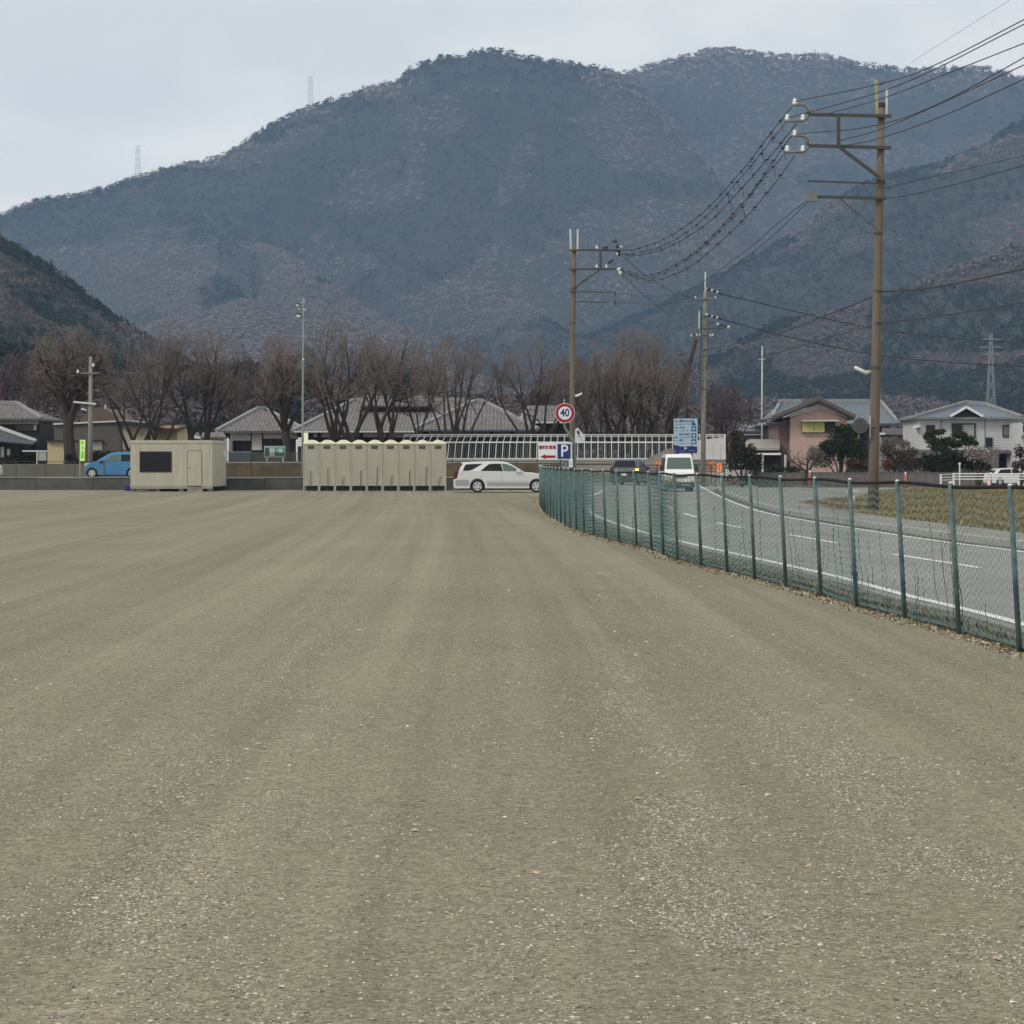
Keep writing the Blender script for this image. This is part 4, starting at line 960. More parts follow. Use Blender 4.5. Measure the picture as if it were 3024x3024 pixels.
# --- third pole (right of the blue board)
Y3 = 140.0
p3 = pole_root('utility_pole', 'pale utility pole beside the blue and white direction board', 2077, Y3)
s3 = shaft(p3, Y3, [(2076, 1436), (2078, 1200), (2081, 1000), (2082, 864)], .165, .11, m_pole2)
bands(s3, Y3, [(2080, 1035), (2080, 1052), (2081, 970), (2082, 935), (2082, 882), (2079, 1150)], .15)
MB().beam(W(2083, 803, Y3), W(2082, 868, Y3), .08).build('top_rod', m_offw, p3)
MB().beam(W(2065, 918, Y3), W(2064, 970, Y3), .08).build('top_rod', m_offw, p3)
arm(p3, Y3, (2050, 882), (2116, 881), .08, m=m_steel); arm(p3, Y3, (2076, 971), (2140, 970), .08); arm(p3, Y3, (2040, 992), (2108, 992), .06)
MB().tube([tuple(W(2070, 905, Y3)+Vector((0, -.25, 0))), tuple(W(2067, 1210, Y3)+Vector((0, -.25, 0)))], .055, 6).build('cable_duct', m_steeld, p3)
for a, b in ((2053, 880), (2112, 880), (2041, 991), (2057, 990), (2066, 990), (2097, 991), (2104, 990)): insulator(p3, Y3, a, b, .55)
def string(root, Y, a, c, n):
    for i in range(n):
        u = i/(n-1); p = W(a[0]+(c[0]-a[0])*u, a[1]+(c[1]-a[1])*u, Y); y = Y-.3
        MB().tube([(p.x-.09, y, p.z+.02), (p.x, y, p.z), (p.x+.09, y, p.z-.02)], [.03, .10, .04], 8).build('disc_insulator', m_offw if i % 3 == 0 else m_black, root, True)
string(p3, Y3, (2084, 853), (2128, 868), 9); string(p3, Y3, (2086, 930), (2126, 942), 9)
string(p3, Y3, (2118, 958), (2150, 966), 4)
MB().tube([tuple(W(a, b, Y3)+Vector((0, -.3, 0))) for a, b in ((2084, 962), (2100, 952), (2120, 958), (2121, 968))], .02, 5).build('jumper_cable', m_cable, p3)
MB().tube([tuple(W(a, b, Y3)+Vector((0, -.3, 0))) for a, b in ((2078, 1150), (2040, 1108), (2008, 1070))], .03, 5).build('lamp_arm', m_steeld, p3)
A = W(2011, 1047, Y3); MB().ball((A.x, Y3-.4, A.z), (.19, .2, .08), 10, 6).build('lamp', m_steeld, p3, True)
# --- left pole by the lime banner
Y4 = 139.0
p4 = pole_root('utility_pole', 'grey utility pole without long arms, between the lime green banner and the blue car', 268, Y4)
shaft(p4, Y4, [(266, 1410), (267, 1240), (268, 1053)], .17, .105, mat('pole_grey', S(150, 148, 140, .7), .9, var=.12, stretch=(1, 1, .3)))
arm(p4, Y4, (239, 1102), (295, 1102), .08, m=m_steel); arm(p4, Y4, (219, 1187), (285, 1193), .11, m=m_offw)
for a, b in ((232, 1098), (277, 1079)): insulator(p4, Y4, a, b, .8)
A = W(258, 1213, Y4); MB().tube([A, A+Vector((-.1, -.2, .05)), A+Vector((-.32, -.3, .12))], [.04, .05, .04], 8).build('lamp', m_white, p4, True)
# --- flood light mast
Y5 = 128.0
fx = PX(893, Y5); f5 = empty('floodlight_mast', (fx, Y5, float(gz(fx, Y5))), 'tall thin pale green mast carrying round floodlights, behind the portable toilets', 'light mast')
shaft(f5, Y5, [(893, 1420), (894, 1250), (895, 1050), (896, 885)], .07, .045, mat('mast_green', S(142, 160, 152, .75), .6, var=.08))
for a, b, r in ((880, 898, .11), (886, 910, .07), (884, 928, .16), (901, 910, .10)):
    P = W(a, b, Y5); mb = MB(); mb.tube([(P.x, Y5, P.z+r*.5), (P.x-.02, Y5-r*.9, P.z-r*.5)], [r*.45, r], 12); l_ = mb.build('floodlight', m_steeld, f5, True)
    MB().ball((P.x-.02, Y5-r*.9, P.z-r*.4), (r*.9, r*.25, r*.8), 10, 6).build('lens', m_porc, l_, True)
    MB().beam((P.x, Y5, P.z), tuple(W(895, b, Y5)), .03).build('bracket', m_steeld, f5)
MB().beam(W(889, 893, Y5), W(897, 893, Y5), .05).build('bracket', m_offw, f5); MB().beam(W(897, 881, Y5), W(897, 894, Y5), .06).build('top_rod', m_offw, f5)
A = W(896, 1062, Y5); MB().ball((A.x, Y5-.1, A.z), .06, 8, 5).build('loudspeaker', m_white, f5, True)
MB().box(fx-.24, fx-.02, Y5-.25, Y5-.05, PZ(1318, Y5), PZ(1292, Y5)).build('switch_box', m_offw, f5)
MB().box(fx+.1, fx+.34, Y5-.25, Y5-.05, PZ(1308, Y5), PZ(1278, Y5)).build('switch_box', m_cream, f5)
# --- white thin mast far right
fx = PX(2250, 205); f6 = empty('antenna_mast', (fx, 205, -.5), 'thin white mast standing behind the grey-roofed shed', 'mast')
shaft(f6, 205, [(2250, 1370), (2250, 1180), (2251, 1022)], .09, .05, m_offw, 'mast'); MB().box(fx-.3, fx+.3, 204.9, 204.96, PZ(1062, 205), PZ(1060, 205)).build('crossbar', m_offw, f6)

# ================================================================== OVERHEAD WIRES
def wire(label, pts, Ya, Yb, r=.012, group='overhead wires', hooks=0):
    P = curve_pts(pts, 0); L = np.r_[0, np.cumsum(np.linalg.norm(np.diff(P, axis=0), axis=1))]; u = L/L[-1]
    inv = 1/Ya+(1/Yb-1/Ya)*u; Y = 1/inv
    Q = [W(p[0], p[1], y) for p, y in zip(P, Y)][::3]
    mb = MB(); mb.tube(Q, r, 5)
    if hooks:
        rr = random.Random(int(pts[0][1])); acc = 0
        for i in range(1, len(Q)):
            acc += (Q[i]-Q[i-1]).length
            if acc > hooks:
                acc = 0; q = Q[i]; k = r*1.6
                mb.tube([q, q+Vector((.05, 0, -.12)), q+Vector((.08, 0, -.34))] if rr.random() < .4 else [q+Vector((-.10, 0, .03)), q+Vector((0, 0, -.12)), q+Vector((.12, 0, -.08))], .009, 4)
                mb.tube([q+Vector((-.05, 0, 0)), q+Vector((.05, 0, 0))], .03, 5)
    o = mb.build('overhead_wire', m_cable); tag(o, label, 'wire', group)
    return o
H = .017
wire('upper left-most hooked cable sagging from the big pole to the slim pole', [(2340, 314), (2284, 383), (2228, 458), (2200, 494), (2082, 622), (1972, 700), (1878, 735), (1836, 738)], Y1, Y2, H, hooks=1.9)
wire('hooked cable just under the upper left-most one, between big and slim pole', [(2322, 360), (2284, 407), (2228, 478), (2200, 510), (2085, 640), (1975, 718), (1880, 748), (1836, 748)], Y1, Y2, H*.8, hooks=2.3)
wire('cable from the upper bracket tip, lowest of the upper three sagging cables', [(2352, 365), (2293, 439), (2240, 500), (2200, 545), (2100, 650), (1990, 722), (1900, 752), (1836, 752)], Y1, Y2, H, hooks=2.6)
wire('hooked cable from the lower bracket, first of the lower three sagging cables', [(2338, 405), (2330, 411), (2271, 495), (2228, 557), (2200, 592), (2097, 704), (2019, 767), (1925, 812), (1836, 796)], Y1, Y2, H, hooks=1.8)
wire('middle cable of the lower three sagging between the big and slim poles', [(2320, 450), (2262, 517), (2215, 580), (2180, 625), (2090, 718), (2010, 780), (1920, 822), (1836, 800)], Y1, Y2, H*.8, hooks=2.4)
wire('lowest of the six cables sagging from the big pole brackets', [(2346, 461), (2293, 535), (2240, 600), (2200, 644), (2110, 730), (2030, 792), (1930, 828), (1836, 804)], Y1, Y2, H, hooks=2.6)
wire('faint thin wire sloping down left from the end box of the third crossarm', [(2385, 590), (2290, 665), (2200, 742), (2010, 865), (1820, 866)], Y1, Y2, .012)
wire('faint thin wire sloping down left from the lowest crossarm end', [(2388, 594), (2300, 680), (2200, 762), (2010, 890), (1818, 893)], Y1, Y2, .012)
upw = [((2344, 300), (2588, 250), (2750, 197), (3024, 58), (3300, -90), 'topmost wire rising right from the big pole top to the picture corner'),
       ((2322, 350), (2588, 275), (2760, 205), (3024, 72), (3300, -60), 'second wire from the top, nearly touching the topmost one at the right'),
       ((2440, 337), (2606, 291), (2790, 220), (3024, 128), (3300, 20), 'third wire from the top rising right from the big pole'),
       ((2344, 397), (2585, 371), (2775, 305), (3024, 170), (3300, 10), 'upper one of the two crossing wires rising right from the lower bracket'),
       ((2480, 415), (2606, 380), (2790, 300), (3024, 192), (3300, 70), 'lower one of the two crossing wires rising right from the lower crossarm'),
       ((2485, 432), (2606, 406), (2790, 340), (3024, 234), (3300, 110), 'sixth wire rising right, lowest of those leaving the top crossarms')]
for a, b, c, e, f, lb in upw: wire(lb, [a, b, c, e, f], Y1, 44, .014)
wire('hair-thin wire high in the sky at the upper right corner', [(2690, 185), (2800, 115), (2990, -5), (3060, -50)], 90, 70, .006)
wire('thin wire leaving the big pole to the right at the third crossarm', [(2608, 557), (2760, 520), (3024, 459), (3300, 380)], Y1, 48, .011)
wire('thin wire leaving the big pole to the right at the fourth crossarm', [(2608, 589), (2760, 560), (3024, 488), (3300, 400)], Y1, 48, .014)
wire('thick bundled cable rising right from the middle of the big pole', [(2593, 862), (2760, 848), (3024, 793), (3300, 720)], Y1, 48, .026)
wire('bundled cable from the middle of the big pole down left to the pale pole', [(2587, 872), (2480, 915), (2300, 985), (2150, 1020), (2082, 1032)], Y1, Y3, .024)
wire('thin cable rising right from a band low on the big pole', [(2588, 956), (2760, 935), (3024, 893), (3300, 840)], Y1, 48, .018)
wire('thin cable from the low band of the big pole down left to the pale pole', [(2584, 960), (2470, 990), (2300, 1040), (2150, 1076), (2082, 1086)], Y1, Y3, .016)
wire('power line crossing from the pale pole top past behind the big pole', [(2128, 868), (2330, 915), (2567, 968), (2780, 995), (3024, 1012), (3200, 1016)], Y3, 160, .035)
wire('lower power line crossing from the pale pole past behind the big pole', [(2130, 943), (2330, 995), (2567, 1045), (2780, 1068), (3024, 1082), (3200, 1084)], Y3, 160, .038)
wire('sagging thin cable from the slim pole to the pale pole top', [(1836, 752), (1900, 808), (1985, 862), (2053, 880)], Y2, Y3, .018)
wire('second sagging thin cable from the slim pole to the pale pole', [(1836, 806), (1890, 862), (1960, 918), (2041, 990)], Y2, Y3, .016)
wire('low cable from the pale pole going right towards the tiled roofs', [(2079, 1152), (2120, 1165), (2250, 1200), (2400, 1225)], Y3, 185, .02)
wire('low cable from the street lamp arm up to the pale pole', [(2006, 1062), (2035, 1090), (2078, 1128)], Y3, Y3-.5, .02)

# ================================================================== SIGNS
m_red = mat('sign_red', S(158, 22, 32, .85), .5, var=.04); m_blue = mat('sign_blue', S(22, 52, 112, .8), .5, var=.04); m_sw = mat('sign_white', (.68, .70, .74), .5, var=.03)
Ys = 67.0; xs_ = PX(1697, Ys)
sg = empty('speed_limit_sign', (xs_, Ys, 0), 'round red-rimmed speed limit sign reading 40 on a grey cranked post', 'road sign')
MB().tube([(xs_, Ys, 0), (xs_, Ys, PZ(1312, Ys)), tuple(W(1691, 1298, Ys)), tuple(W(1670, 1266, Ys)), tuple(W(1666, 1255, Ys)), tuple(W(1666, 1178, Ys))], [.052, .050, .042, .034, .032, .030], 12).build('post', mat('post_grey', S(128, 138, 136, .75), .5, metal=.2, var=.08), sg, True)
A = W(1668, 1220, Ys); y = Ys-.06
mb = MB(); mb.tube([(A.x, y, A.z), (A.x, y-.012, A.z)], .302, 48); mb.cur = 1; mb.tube([(A.x, y-.012, A.z), (A.x, y-.0145, A.z)], .288, 48); mb.cur = 2; mb.tube([(A.x, y-.0145, A.z), (A.x, y-.017, A.z)], .200, 48)
pl = mb.build('sign_plate', [m_sw, m_red, m_sw], sg)
text_mesh('40', .33, m_blue, (A.x, y-.0175, A.z), 'lettering', pl, bold=.008, sx=.82)
ps = empty('parking_sign', (PX(1640, Ys), Ys-.1, PZ(1358, Ys)), 'white board with red letters, red arrow and a blue P square', 'sign')
y = Ys-.12; X0, X1, X2 = PX(1589, Ys), PX(1643, Ys), PX(1689, Ys)
MB().box(X0, X1-.003, y-.012, y, PZ(1357, Ys), PZ(1308, Ys)).build('board', mat('board_white', (.74, .74, .76), .5, var=.03), ps)
bd = MB(); bd.box(X1, X2, y-.010, y+.006, PZ(1357, Ys), PZ(1306, Ys)); bdo = bd.build('board', m_sw, ps)
MB().box(PX(1646, Ys), PX(1685, Ys), y-.014, y-.0105, PZ(1355, Ys), PZ(1311, Ys)).build('blue_panel', m_blue, bdo)
text_mesh('P', .52, m_sw, ((PX(1666, Ys)), y-.018, PZ(1333, Ys)), 'lettering', bdo, bold=.006, sx=.9)
text_mesh('臨時駐車場', .125, m_red, (PX(1616, Ys), y-.016, PZ(1322, Ys)), 'lettering', bpy.data.objects['board'], bold=.004, sx=.82)
ar = MB(); zc = PZ(1348.5, Ys); ar.prism([(PX(1595, Ys), zc), (PX(1611, Ys), zc+.075), (PX(1611, Ys), zc+.038), (PX(1640, Ys), zc+.038), (PX(1640, Ys), zc-.038), (PX(1611, Ys), zc-.038), (PX(1611, Ys), zc-.075)], y-.017, y-.0125)
ar.build('arrow', m_red, bpy.data.objects['board'])
MB().beam((X0+.1, y+.02, PZ(1312, Ys)), (xs_, Ys-.06, PZ(1312, Ys)), .03).build('support_bar', m_steel, ps); MB().beam((X0+.1, y+.02, PZ(1353, Ys)), (xs_, Ys-.06, PZ(1353, Ys)), .03).build('support_bar', m_steel, ps)
lo = MB(); lo.box(PX(1680, Ys), PX(1691, Ys), y-.05, y-.04, PZ(1380, Ys), PZ(1356, Ys)); lo.cur = 1; lo.box(PX(1684.5, Ys), PX(1686.5, Ys), y-.053, y-.05, PZ(1375, Ys), PZ(1364, Ys))
tag(lo.build('notice_plate', [m_white, m_steeld]), 'narrow white plate hanging below the blue P square', 'sign')
lo = MB(); lo.box(PX(1664, Ys), PX(1678, Ys), y-.05, y-.04, PZ(1377, Ys), PZ(1360, Ys)); lo.cur = 1; lo.box(PX(1668, Ys), PX(1674, Ys), y-.053, y-.05, PZ(1375, Ys), PZ(1364, Ys))
tag(lo.build('notice_plate', [mat('plate_teal', S(70, 96, 98, .8), .5), mat('plate_blue2', S(110, 150, 160, .8), .5)]), 'small dark teal plate hanging below the blue P square', 'sign')
# blue direction board
Yb = 149.0; k = Yb/F
bb = empty('direction_board', (PX(2025, Yb), Yb, float(gz(PX(2025, Yb), Yb))), 'pale blue direction board with arrows and pictograms above a dark blue panel', 'sign')
m_pb = mat('board_pale_blue', S(176, 200, 216, .78), .5, var=.05, scale=1.2); m_db = mat('board_dark_blue', S(18, 34, 120, .7), .5, var=.05); m_ink = mat('board_ink', S(64, 96, 130, .7), .5, var=.05)
zb = bb.location.z
for a in (2003, 2043): MB().tube([(PX(a, Yb), Yb+.06, zb), (PX(a, Yb), Yb+.06, PZ(1236, Yb))], .055, 8).build('post', m_black, bb)
mb = MB(); mb.box(PX(1989.5, Yb), PX(2060, Yb), Yb-.03, Yb, PZ(1315, Yb), PZ(1236, Yb)); pb = mb.build('upper_panel', m_pb, bb)
mb = MB(); mb.box(PX(1991, Yb), PX(2059, Yb), Yb-.03, Yb, PZ(1338, Yb), PZ(1318, Yb)); db = mb.build('lower_panel', m_db, bb)
yq = Yb-.034
def bt(t, px, py, size, m, par, al='LEFT', sx=1): return text_mesh(t, size*k*1.25, m, (PX(px, Yb), yq-.002, PZ(py, Yb)), 'lettering', par, al, bold=.006, sx=sx)
for py in (1244, 1263.5, 1292):
    c = PX(1996, Yb); z = PZ(py, Yb); mb = MB(); mb.prism([(c-.07, z), (c+.02, z+.085), (c+.02, z+.03), (c+.12, z+.03), (c+.12, z-.03), (c+.02, z-.03), (c+.02, z-.085)], yq-.006, yq+.003); mb.build('arrow', mat('ink_dark', S(40, 62, 84, .7), .5), pb)
def bars(px, py, w, m, par, hgt=2.2):
    r_ = random.Random(int(px*7+py)); x = px; mb = MB()
    while x < px+w:
        l = r_.uniform(1.2, 3.4); mb.box(PX(x, Yb), PX(min(x+l, px+w), Yb), yq-.006, yq+.003, PZ(py+hgt/2, Yb), PZ(py-hgt/2*r_.uniform(.6, 1), Yb)); x += l+.5
    mb.build('small_print', m, par)
m_ink2 = mat('board_ink_pale', S(112, 134, 150, .75), .5, var=.05)
bt('高齢ふれあい', 2006, 1244, 6.4, m_ink, pb, sx=.9); bars(1994, 1252.5, 30, m_ink2, pb); bars(2029, 1252.5, 11, m_ink2, pb)
bt('宮川', 2006, 1263, 5.6, m_ink, pb); bars(2018, 1264, 8, m_ink2, pb); bars(2009, 1272, 11, m_ink2, pb); bars(2026, 1272, 9, m_ink2, pb); bars(1993, 1272, 9, m_ink2, pb, 1.6)
bt('町立公民館', 2006, 1283, 5.6, m_ink, pb, sx=.9); bars(2007, 1291.5, 30, m_ink2, pb)
bt('県道', 2006, 1300.5, 5.2, m_ink, pb); bars(2007, 1309.5, 15, m_ink2, pb); bars(2027, 1309.5, 9, m_ink2, pb); bars(1991, 1301, 11, m_ink2, pb, 1.6)
for i, py in enumerate((1249, 1266.5, 1286.5, 1304.5)):
    a0, a1 = PX(2041.5, Yb), PX(2056, Yb); z0, z1 = PZ(py+7.3, Yb), PZ(py-7.3, Yb); mb = MB()
    if i == 0: mb.prism([(a0+.03, z1), (a0+.12, z1-.02), (a1-.08, z0+.16), (a1, z0), (a0, z0), (a0+.04, z0+.15)], yq-.006, yq+.003)
    else:
        mb.box(a0, a1, yq-.006, yq+.003, z0, z1); mb.cur = 1
        xm, zm = (a0+a1)/2, (z0+z1)/2
        if i == 1: mb.prism([(a0+.06, zm+.07), (a1-.06, zm+.07), (a1-.09, zm-.05), (xm, zm-.11), (a0+.09, zm-.05)], yq-.010, yq-.0065)
        elif i == 2: mb.prism([(a0+.05, zm+.10), (a1-.08, zm+.10), (a1-.10, zm-.15), (xm-.02, zm-.15), (xm-.06, zm+.02)], yq-.010, yq-.0065)
        else: mb.prism([(a0+.05, zm-.02), (a0+.09, zm+.07), (a1-.09, zm+.07), (a1-.05, zm-.02), (a1-.05, zm-.09), (a0+.05, zm-.09)], yq-.010, yq-.0065)
    mb.build('pictogram', [mat('picto_blue', S(46, 92, 136, .75), .5), m_pb], pb)
mb = MB(); mb.ball((PX(2024, Yb), yq-.004, PZ(1324, Yb)), (.11, .008, .09), 12, 6); mb.build('emblem', m_pb, db)
bt('←', 1993, 1333, 4.2, m_pb, db); bars(2006, 1332, 19, m_ink2, db, 3); bars(2033, 1331, 20, m_ink2, db, 3)
# orange chevron boards
def chevron(px, py, Y, w, h, n, label):
    x, z = PX(px, Y), PZ(py, Y); g = float(gz(x, Y))
    c = empty('chevron_sign', (x, Y, g), label, 'road sign', 'orange chevron boards at the bend'); W_ = w*Y/F; H_ = h*Y/F
    MB().box(x-W_/2, x+W_/2, Y-.03, Y, z-H_/2, z+H_/2).build('board', mat('orange_sheet', S(255, 160, 90, 1.0), .5, var=.08), c)
    mb = MB()
    for i in range(n):
        a = x-W_/2+W_*(i+.12)/n; e = W_*.70/n
        mb.prism([(a, z), (a+e*.6, z+H_*.42), (a+e, z+H_*.42), (a+e*.45, z), (a+e, z-H_*.42), (a+e*.6, z-H_*.42)], Y-.036, Y-.031)
    mb.build('chevron', mat('chevron_red', S(226, 70, 24, .85), .5, var=.05), c)
    for s in (-.25, .25): MB().box(x+s*W_-.015, x+s*W_+.015, Y+.001, Y+.03, g, z).build('post', m_white, c)
    MB().box(x-W_*.4, x+W_*.4, Y-.15, Y+.2, g, g+.06).build('foot', m_white, c)
chevron(1944, 1373, 150, 15, 18, 1, 'small orange chevron board just left of the white van')
chevron(2101, 1376, 150, 18, 26, 2, 'wider orange double chevron board right of the pale pole')
chevron(2124, 1381, 149, 14, 24, 1, 'rightmost orange chevron board, nearest the dark green shrub')
# lime banner
Yn = 134.0; xb = PX(236, Yn)
nb = empty('banner_flag', (xb, Yn, float(gz(xb, Yn))), 'narrow lime green vertical banner on a thin pole beside the thick tree trunk', 'banner')
MB().tube([(xb, Yn, nb.location.z), (xb, Yn, PZ(1297, Yn))], .012, 6).build('pole', m_offw, nb)
mb = MB(); n = 10
zz = np.linspace(PZ(1361, Yn), PZ(1299, Yn), n+1)
for i in range(n):
    w0 = .03*math.sin(i*.8); w1 = .03*math.sin((i+1)*.8); s0_ = -.035*(1-i/n); s1_ = -.035*(1-(i+1)/n)
    a, c = xb+.01+s0_, xb+.33+s0_; a1, c1_ = xb+.01+s1_, xb+.33+s1_
    mb.add([(a, Yn, zz[i]), (c, Yn+w0, zz[i]), (c1_, Yn+w1, zz[i+1]), (a1, Yn, zz[i+1])], [(0, 1, 2, 3)])
fb = mb.build('cloth', mat('lime_cloth', (.62, 1.0, .26), .6, var=.04), nb)
mb = MB()
for (py, dx, w, h) in ((1306, .12, .07, .12), (1310, .10, .05, .10), (1322, .14, .05, .2), (1337, .11, .07, .16), (1346, .10, .11, .10), (1350, .13, .04, .16), (1353, .10, .07, .05)):
    mb.box(xb+dx, xb+dx+w, Yn-.055, Yn-.045, PZ(py, Yn)-h/2, PZ(py, Yn)+h/2)
mb.build('printing', mat('banner_ink', S(120, 200, 60, .8), .6, var=.04), fb)
# ================================================================== RAMP WALL AND WHITE RAILING
Yr = 152.0
rx0, rx1 = PX(1160, Yr), PX(2143, Yr); zt_, zr1, zr2, zr3 = PZ(1284, Yr), PZ(1306, Yr), PZ(1355, Yr), PZ(1369, Yr)
gR = -.45
ww = MB(); ww.box(rx0, rx1-.05, Yr+.02, Yr+.4, gR, zr2-.12)
m_wallc = mat('ramp_concrete', S(158, 152, 140, .78), .9, var=.16, scale=1.1, bump=.25, bscale=20)
wo_ = tag(ww.build('ramp_wall', m_wallc), 'concrete ramp wall under the long white railing', 'wall')
MB().box(rx0, rx1-.05, Yr-.03, Yr+.45, zr2-.118, zr2-.01).build('coping', mat('coping_pale', S(186, 184, 174, .8), .85, var=.1), wo_)
MB().box(rx0, rx1-.1, Yr-.015, Yr+.015, PZ(1372, Yr), PZ(1369, Yr)).build('pipe_rail', m_steeld, wo_)
wg = MB(); wg.prism([(PX(1905, Yr), PZ(1394, Yr)), (PX(1905, Yr), PZ(1358, Yr)), (PX(1968, Yr), PZ(1326, Yr)), (PX(2000, Yr), PZ(1322, Yr)), (PX(2000, Yr), PZ(1394, Yr))], Yr-.12, Yr-.035)
wg.build('sloping_block', m_wallc, wo_)
pn = MB(); pn.prism([(PX(2001, Yr), PZ(1357, Yr)), (PX(2001, Yr), PZ(1308, Yr)), (PX(2142, Yr), PZ(1290, Yr)), (PX(2143, Yr), PZ(1357, Yr))], Yr-.10, Yr-.04)
pn.cur = 1
for px in (2035, 2070, 2105, 2128): pn.box(PX(px, Yr)-.01, PX(px, Yr)+.01, Yr-.104, Yr-.1, PZ(1356, Yr), PZ(1312, Yr))
pn.build('panel', [mat('white_sheet', S(214, 210, 208, .85), .6, var=.07, scale=.8), m_steel], wo_, label='large white panel')
rl = empty('white_railing', (PX(1660, Yr), Yr, zr2), 'long white metal railing with leaning posts in front of the tiled hall', 'railing')
def slant(px): return float(np.interp(px, [1160, 1290, 1500, 1620, 1800], [13, 11, 6, 2, 0]))
for px in np.arange(1186, 2143, 20.0):
    o = slant(px)
    mb = MB(); mb.beam(W(px-o*.45, 1355, Yr+.06), W(px, 1306, Yr+.06), .055); mb.beam(W(px, 1306, Yr+.0595), W(px+o, 1284, Yr+.0595), .05); mb.build('post', m_white, rl)
mb = MB()
for px in np.arange(1196, 1990, 20.0):
    o = slant(px)*.45
    mb.beam(W(px-o-4, 1355, Yr+.1), W(px-4, 1306, Yr+.1), .018); mb.beam(W(px-o+3, 1355, Yr+.1), W(px+3, 1306, Yr+.1), .018)
mb.build('baluster', mat('pale_teal', S(150, 172, 172, .75), .5, var=.05), rl)
for a, h, c in ((1284, .06, 13), (1289, .03, 11), (1306, .09, 0), (1354, .05, -5)):
    MB().box(PX(1180+c, Yr), PX(2141, Yr), Yr+.0, Yr+.03, PZ(a, Yr)-h/2, PZ(a, Yr)+h/2).build('rail', m_white, rl)
MB().box(PX(2139, Yr), PX(2143, Yr), Yr-.03, Yr+.08, PZ(1357, Yr), PZ(1282, Yr)).build('end_post', m_white, rl)
# slatted fence below
sf = empty('slatted_fence', (PX(1450, 146), 146, .45), 'grey slatted fence low behind the parked wagon', 'fence')
mb = MB()
for px in np.arange(1322, 1660, 3.3): mb.box(PX(px, 146)-.022, PX(px, 146)+.022, 146, 146.03, PZ(1412, 146), PZ(1373, 146))
mb.build('slat', mat('slat_grey', S(170, 168, 162, .75), .6, var=.08), sf)
for py in (1370, 1410): MB().box(PX(1320, 146), PX(1662, 146), 145.96, 146.06, PZ(py+2, 146), PZ(py-1, 146)).build('rail', m_steel, sf)
for px in (1335, 1480, 1586, 1655): MB().box(PX(px, 146)-.05, PX(px, 146)+.05, 145.9, 145.95, PZ(1420, 146), PZ(1357, 146)).build('post', m_steeld, sf)
# guard rail behind the van
gr = empty('guard_rail', (PX(1960, 148), 148, 0), 'brown horizontal guard rail at the bend behind the white van', 'guard rail')
for py in (1374, 1383, 1391): MB().box(PX(1895, 149), PX(2145, 149), 149, 149.05, PZ(py+2, 149), PZ(py-2, 149)).build('rail', mat('rail_brown', S(112, 100, 92, .7), .6, var=.1), gr)
for px in np.arange(1900, 2145, 40): MB().box(PX(px, 149)-.05, PX(px, 149)+.05, 149.06, 149.15, 0, PZ(1370, 149)).build('post', M['rail_brown'], gr)
# striped post near the bend and orange posts
def orange_post(px, Y, top, label, bot=None):
    x = PX(px, Y); g = float(gz(x, Y)); z1 = PZ(top, Y); mb = MB(); mb.tube([(x, Y, g+.04), (x, Y, z1)], .06, 10)
    o = empty('orange_post', (x, Y, g), label, 'marker post', 'orange marker posts'); mb.build('tube', mat('orange_rubber', S(222, 88, 44, .85), .6, var=.06), o, True)
    mb = MB(); mb.tube([(x, Y, z1), (x, Y, z1+.22)], .055, 10); mb.build('white_band', m_white, o, True); MB().tube([(x, Y, g), (x, Y, g+.05)], .2, 12).build('foot', m_blk, o)
orange_post(2674, 150, 1403, 'orange post with a pale top in front of the grey block wall'); orange_post(2927, 158, 1404, 'orange post standing behind the white pipe railing'); orange_post(2391, 150, 1398, 'orange post in front of the bare little tree by the pink house')
for px, Y in ((2834, 158), (2918, 170)):
    x = PX(px, Y); g = float(gz(x, Y)); mb = MB(); mb.tube([(x, Y, g), (x, Y, PZ(1372, Y))], .05, 8); mb.ball((x, Y, PZ(1370, Y)), .10, 8, 5)
    tag(mb.build('marker_pole', m_offw), 'white marker pole left of the white car' if px < 2900 else 'white marker pole touching the front of the white car', 'marker pole', 'white marker poles')
# white pipe railing, far right
Yg_ = 156.0; pr_ = empty('pipe_railing', (PX(2900, Yg_), Yg_, -.4), 'white three-bar pipe railing at the far right', 'railing')
for px in (2816, 2920, 3008, 3096): 
    x = PX(px, Yg_); MB().box(x-.07, x+.07, Yg_-.05, Yg_+.05, float(gz(x, Yg_)), PZ(1397, Yg_)).build('post', m_white, pr_)
for py in (1399, 1407, 1415): MB().tube([(PX(2812, Yg_), Yg_-.09, PZ(py, Yg_)), (PX(3150, Yg_), Yg_-.09, PZ(py, Yg_))], .035, 8).build('rail', m_white, pr_)
for py in (1401, 1410, 1418): MB().tube([(PX(2779, Yg_+6), Yg_+6, PZ(py, Yg_+6)), (PX(2814, Yg_), Yg_-.02, PZ(py-1, Yg_))], .022, 6).build('rail', m_white, pr_)
MB().box(PX(2778, Yg_+6)-.06, PX(2778, Yg_+6)+.06, Yg_+5.9, Yg_+6.05, -.5, PZ(1400, Yg_+6)).build('post', m_white, pr_)
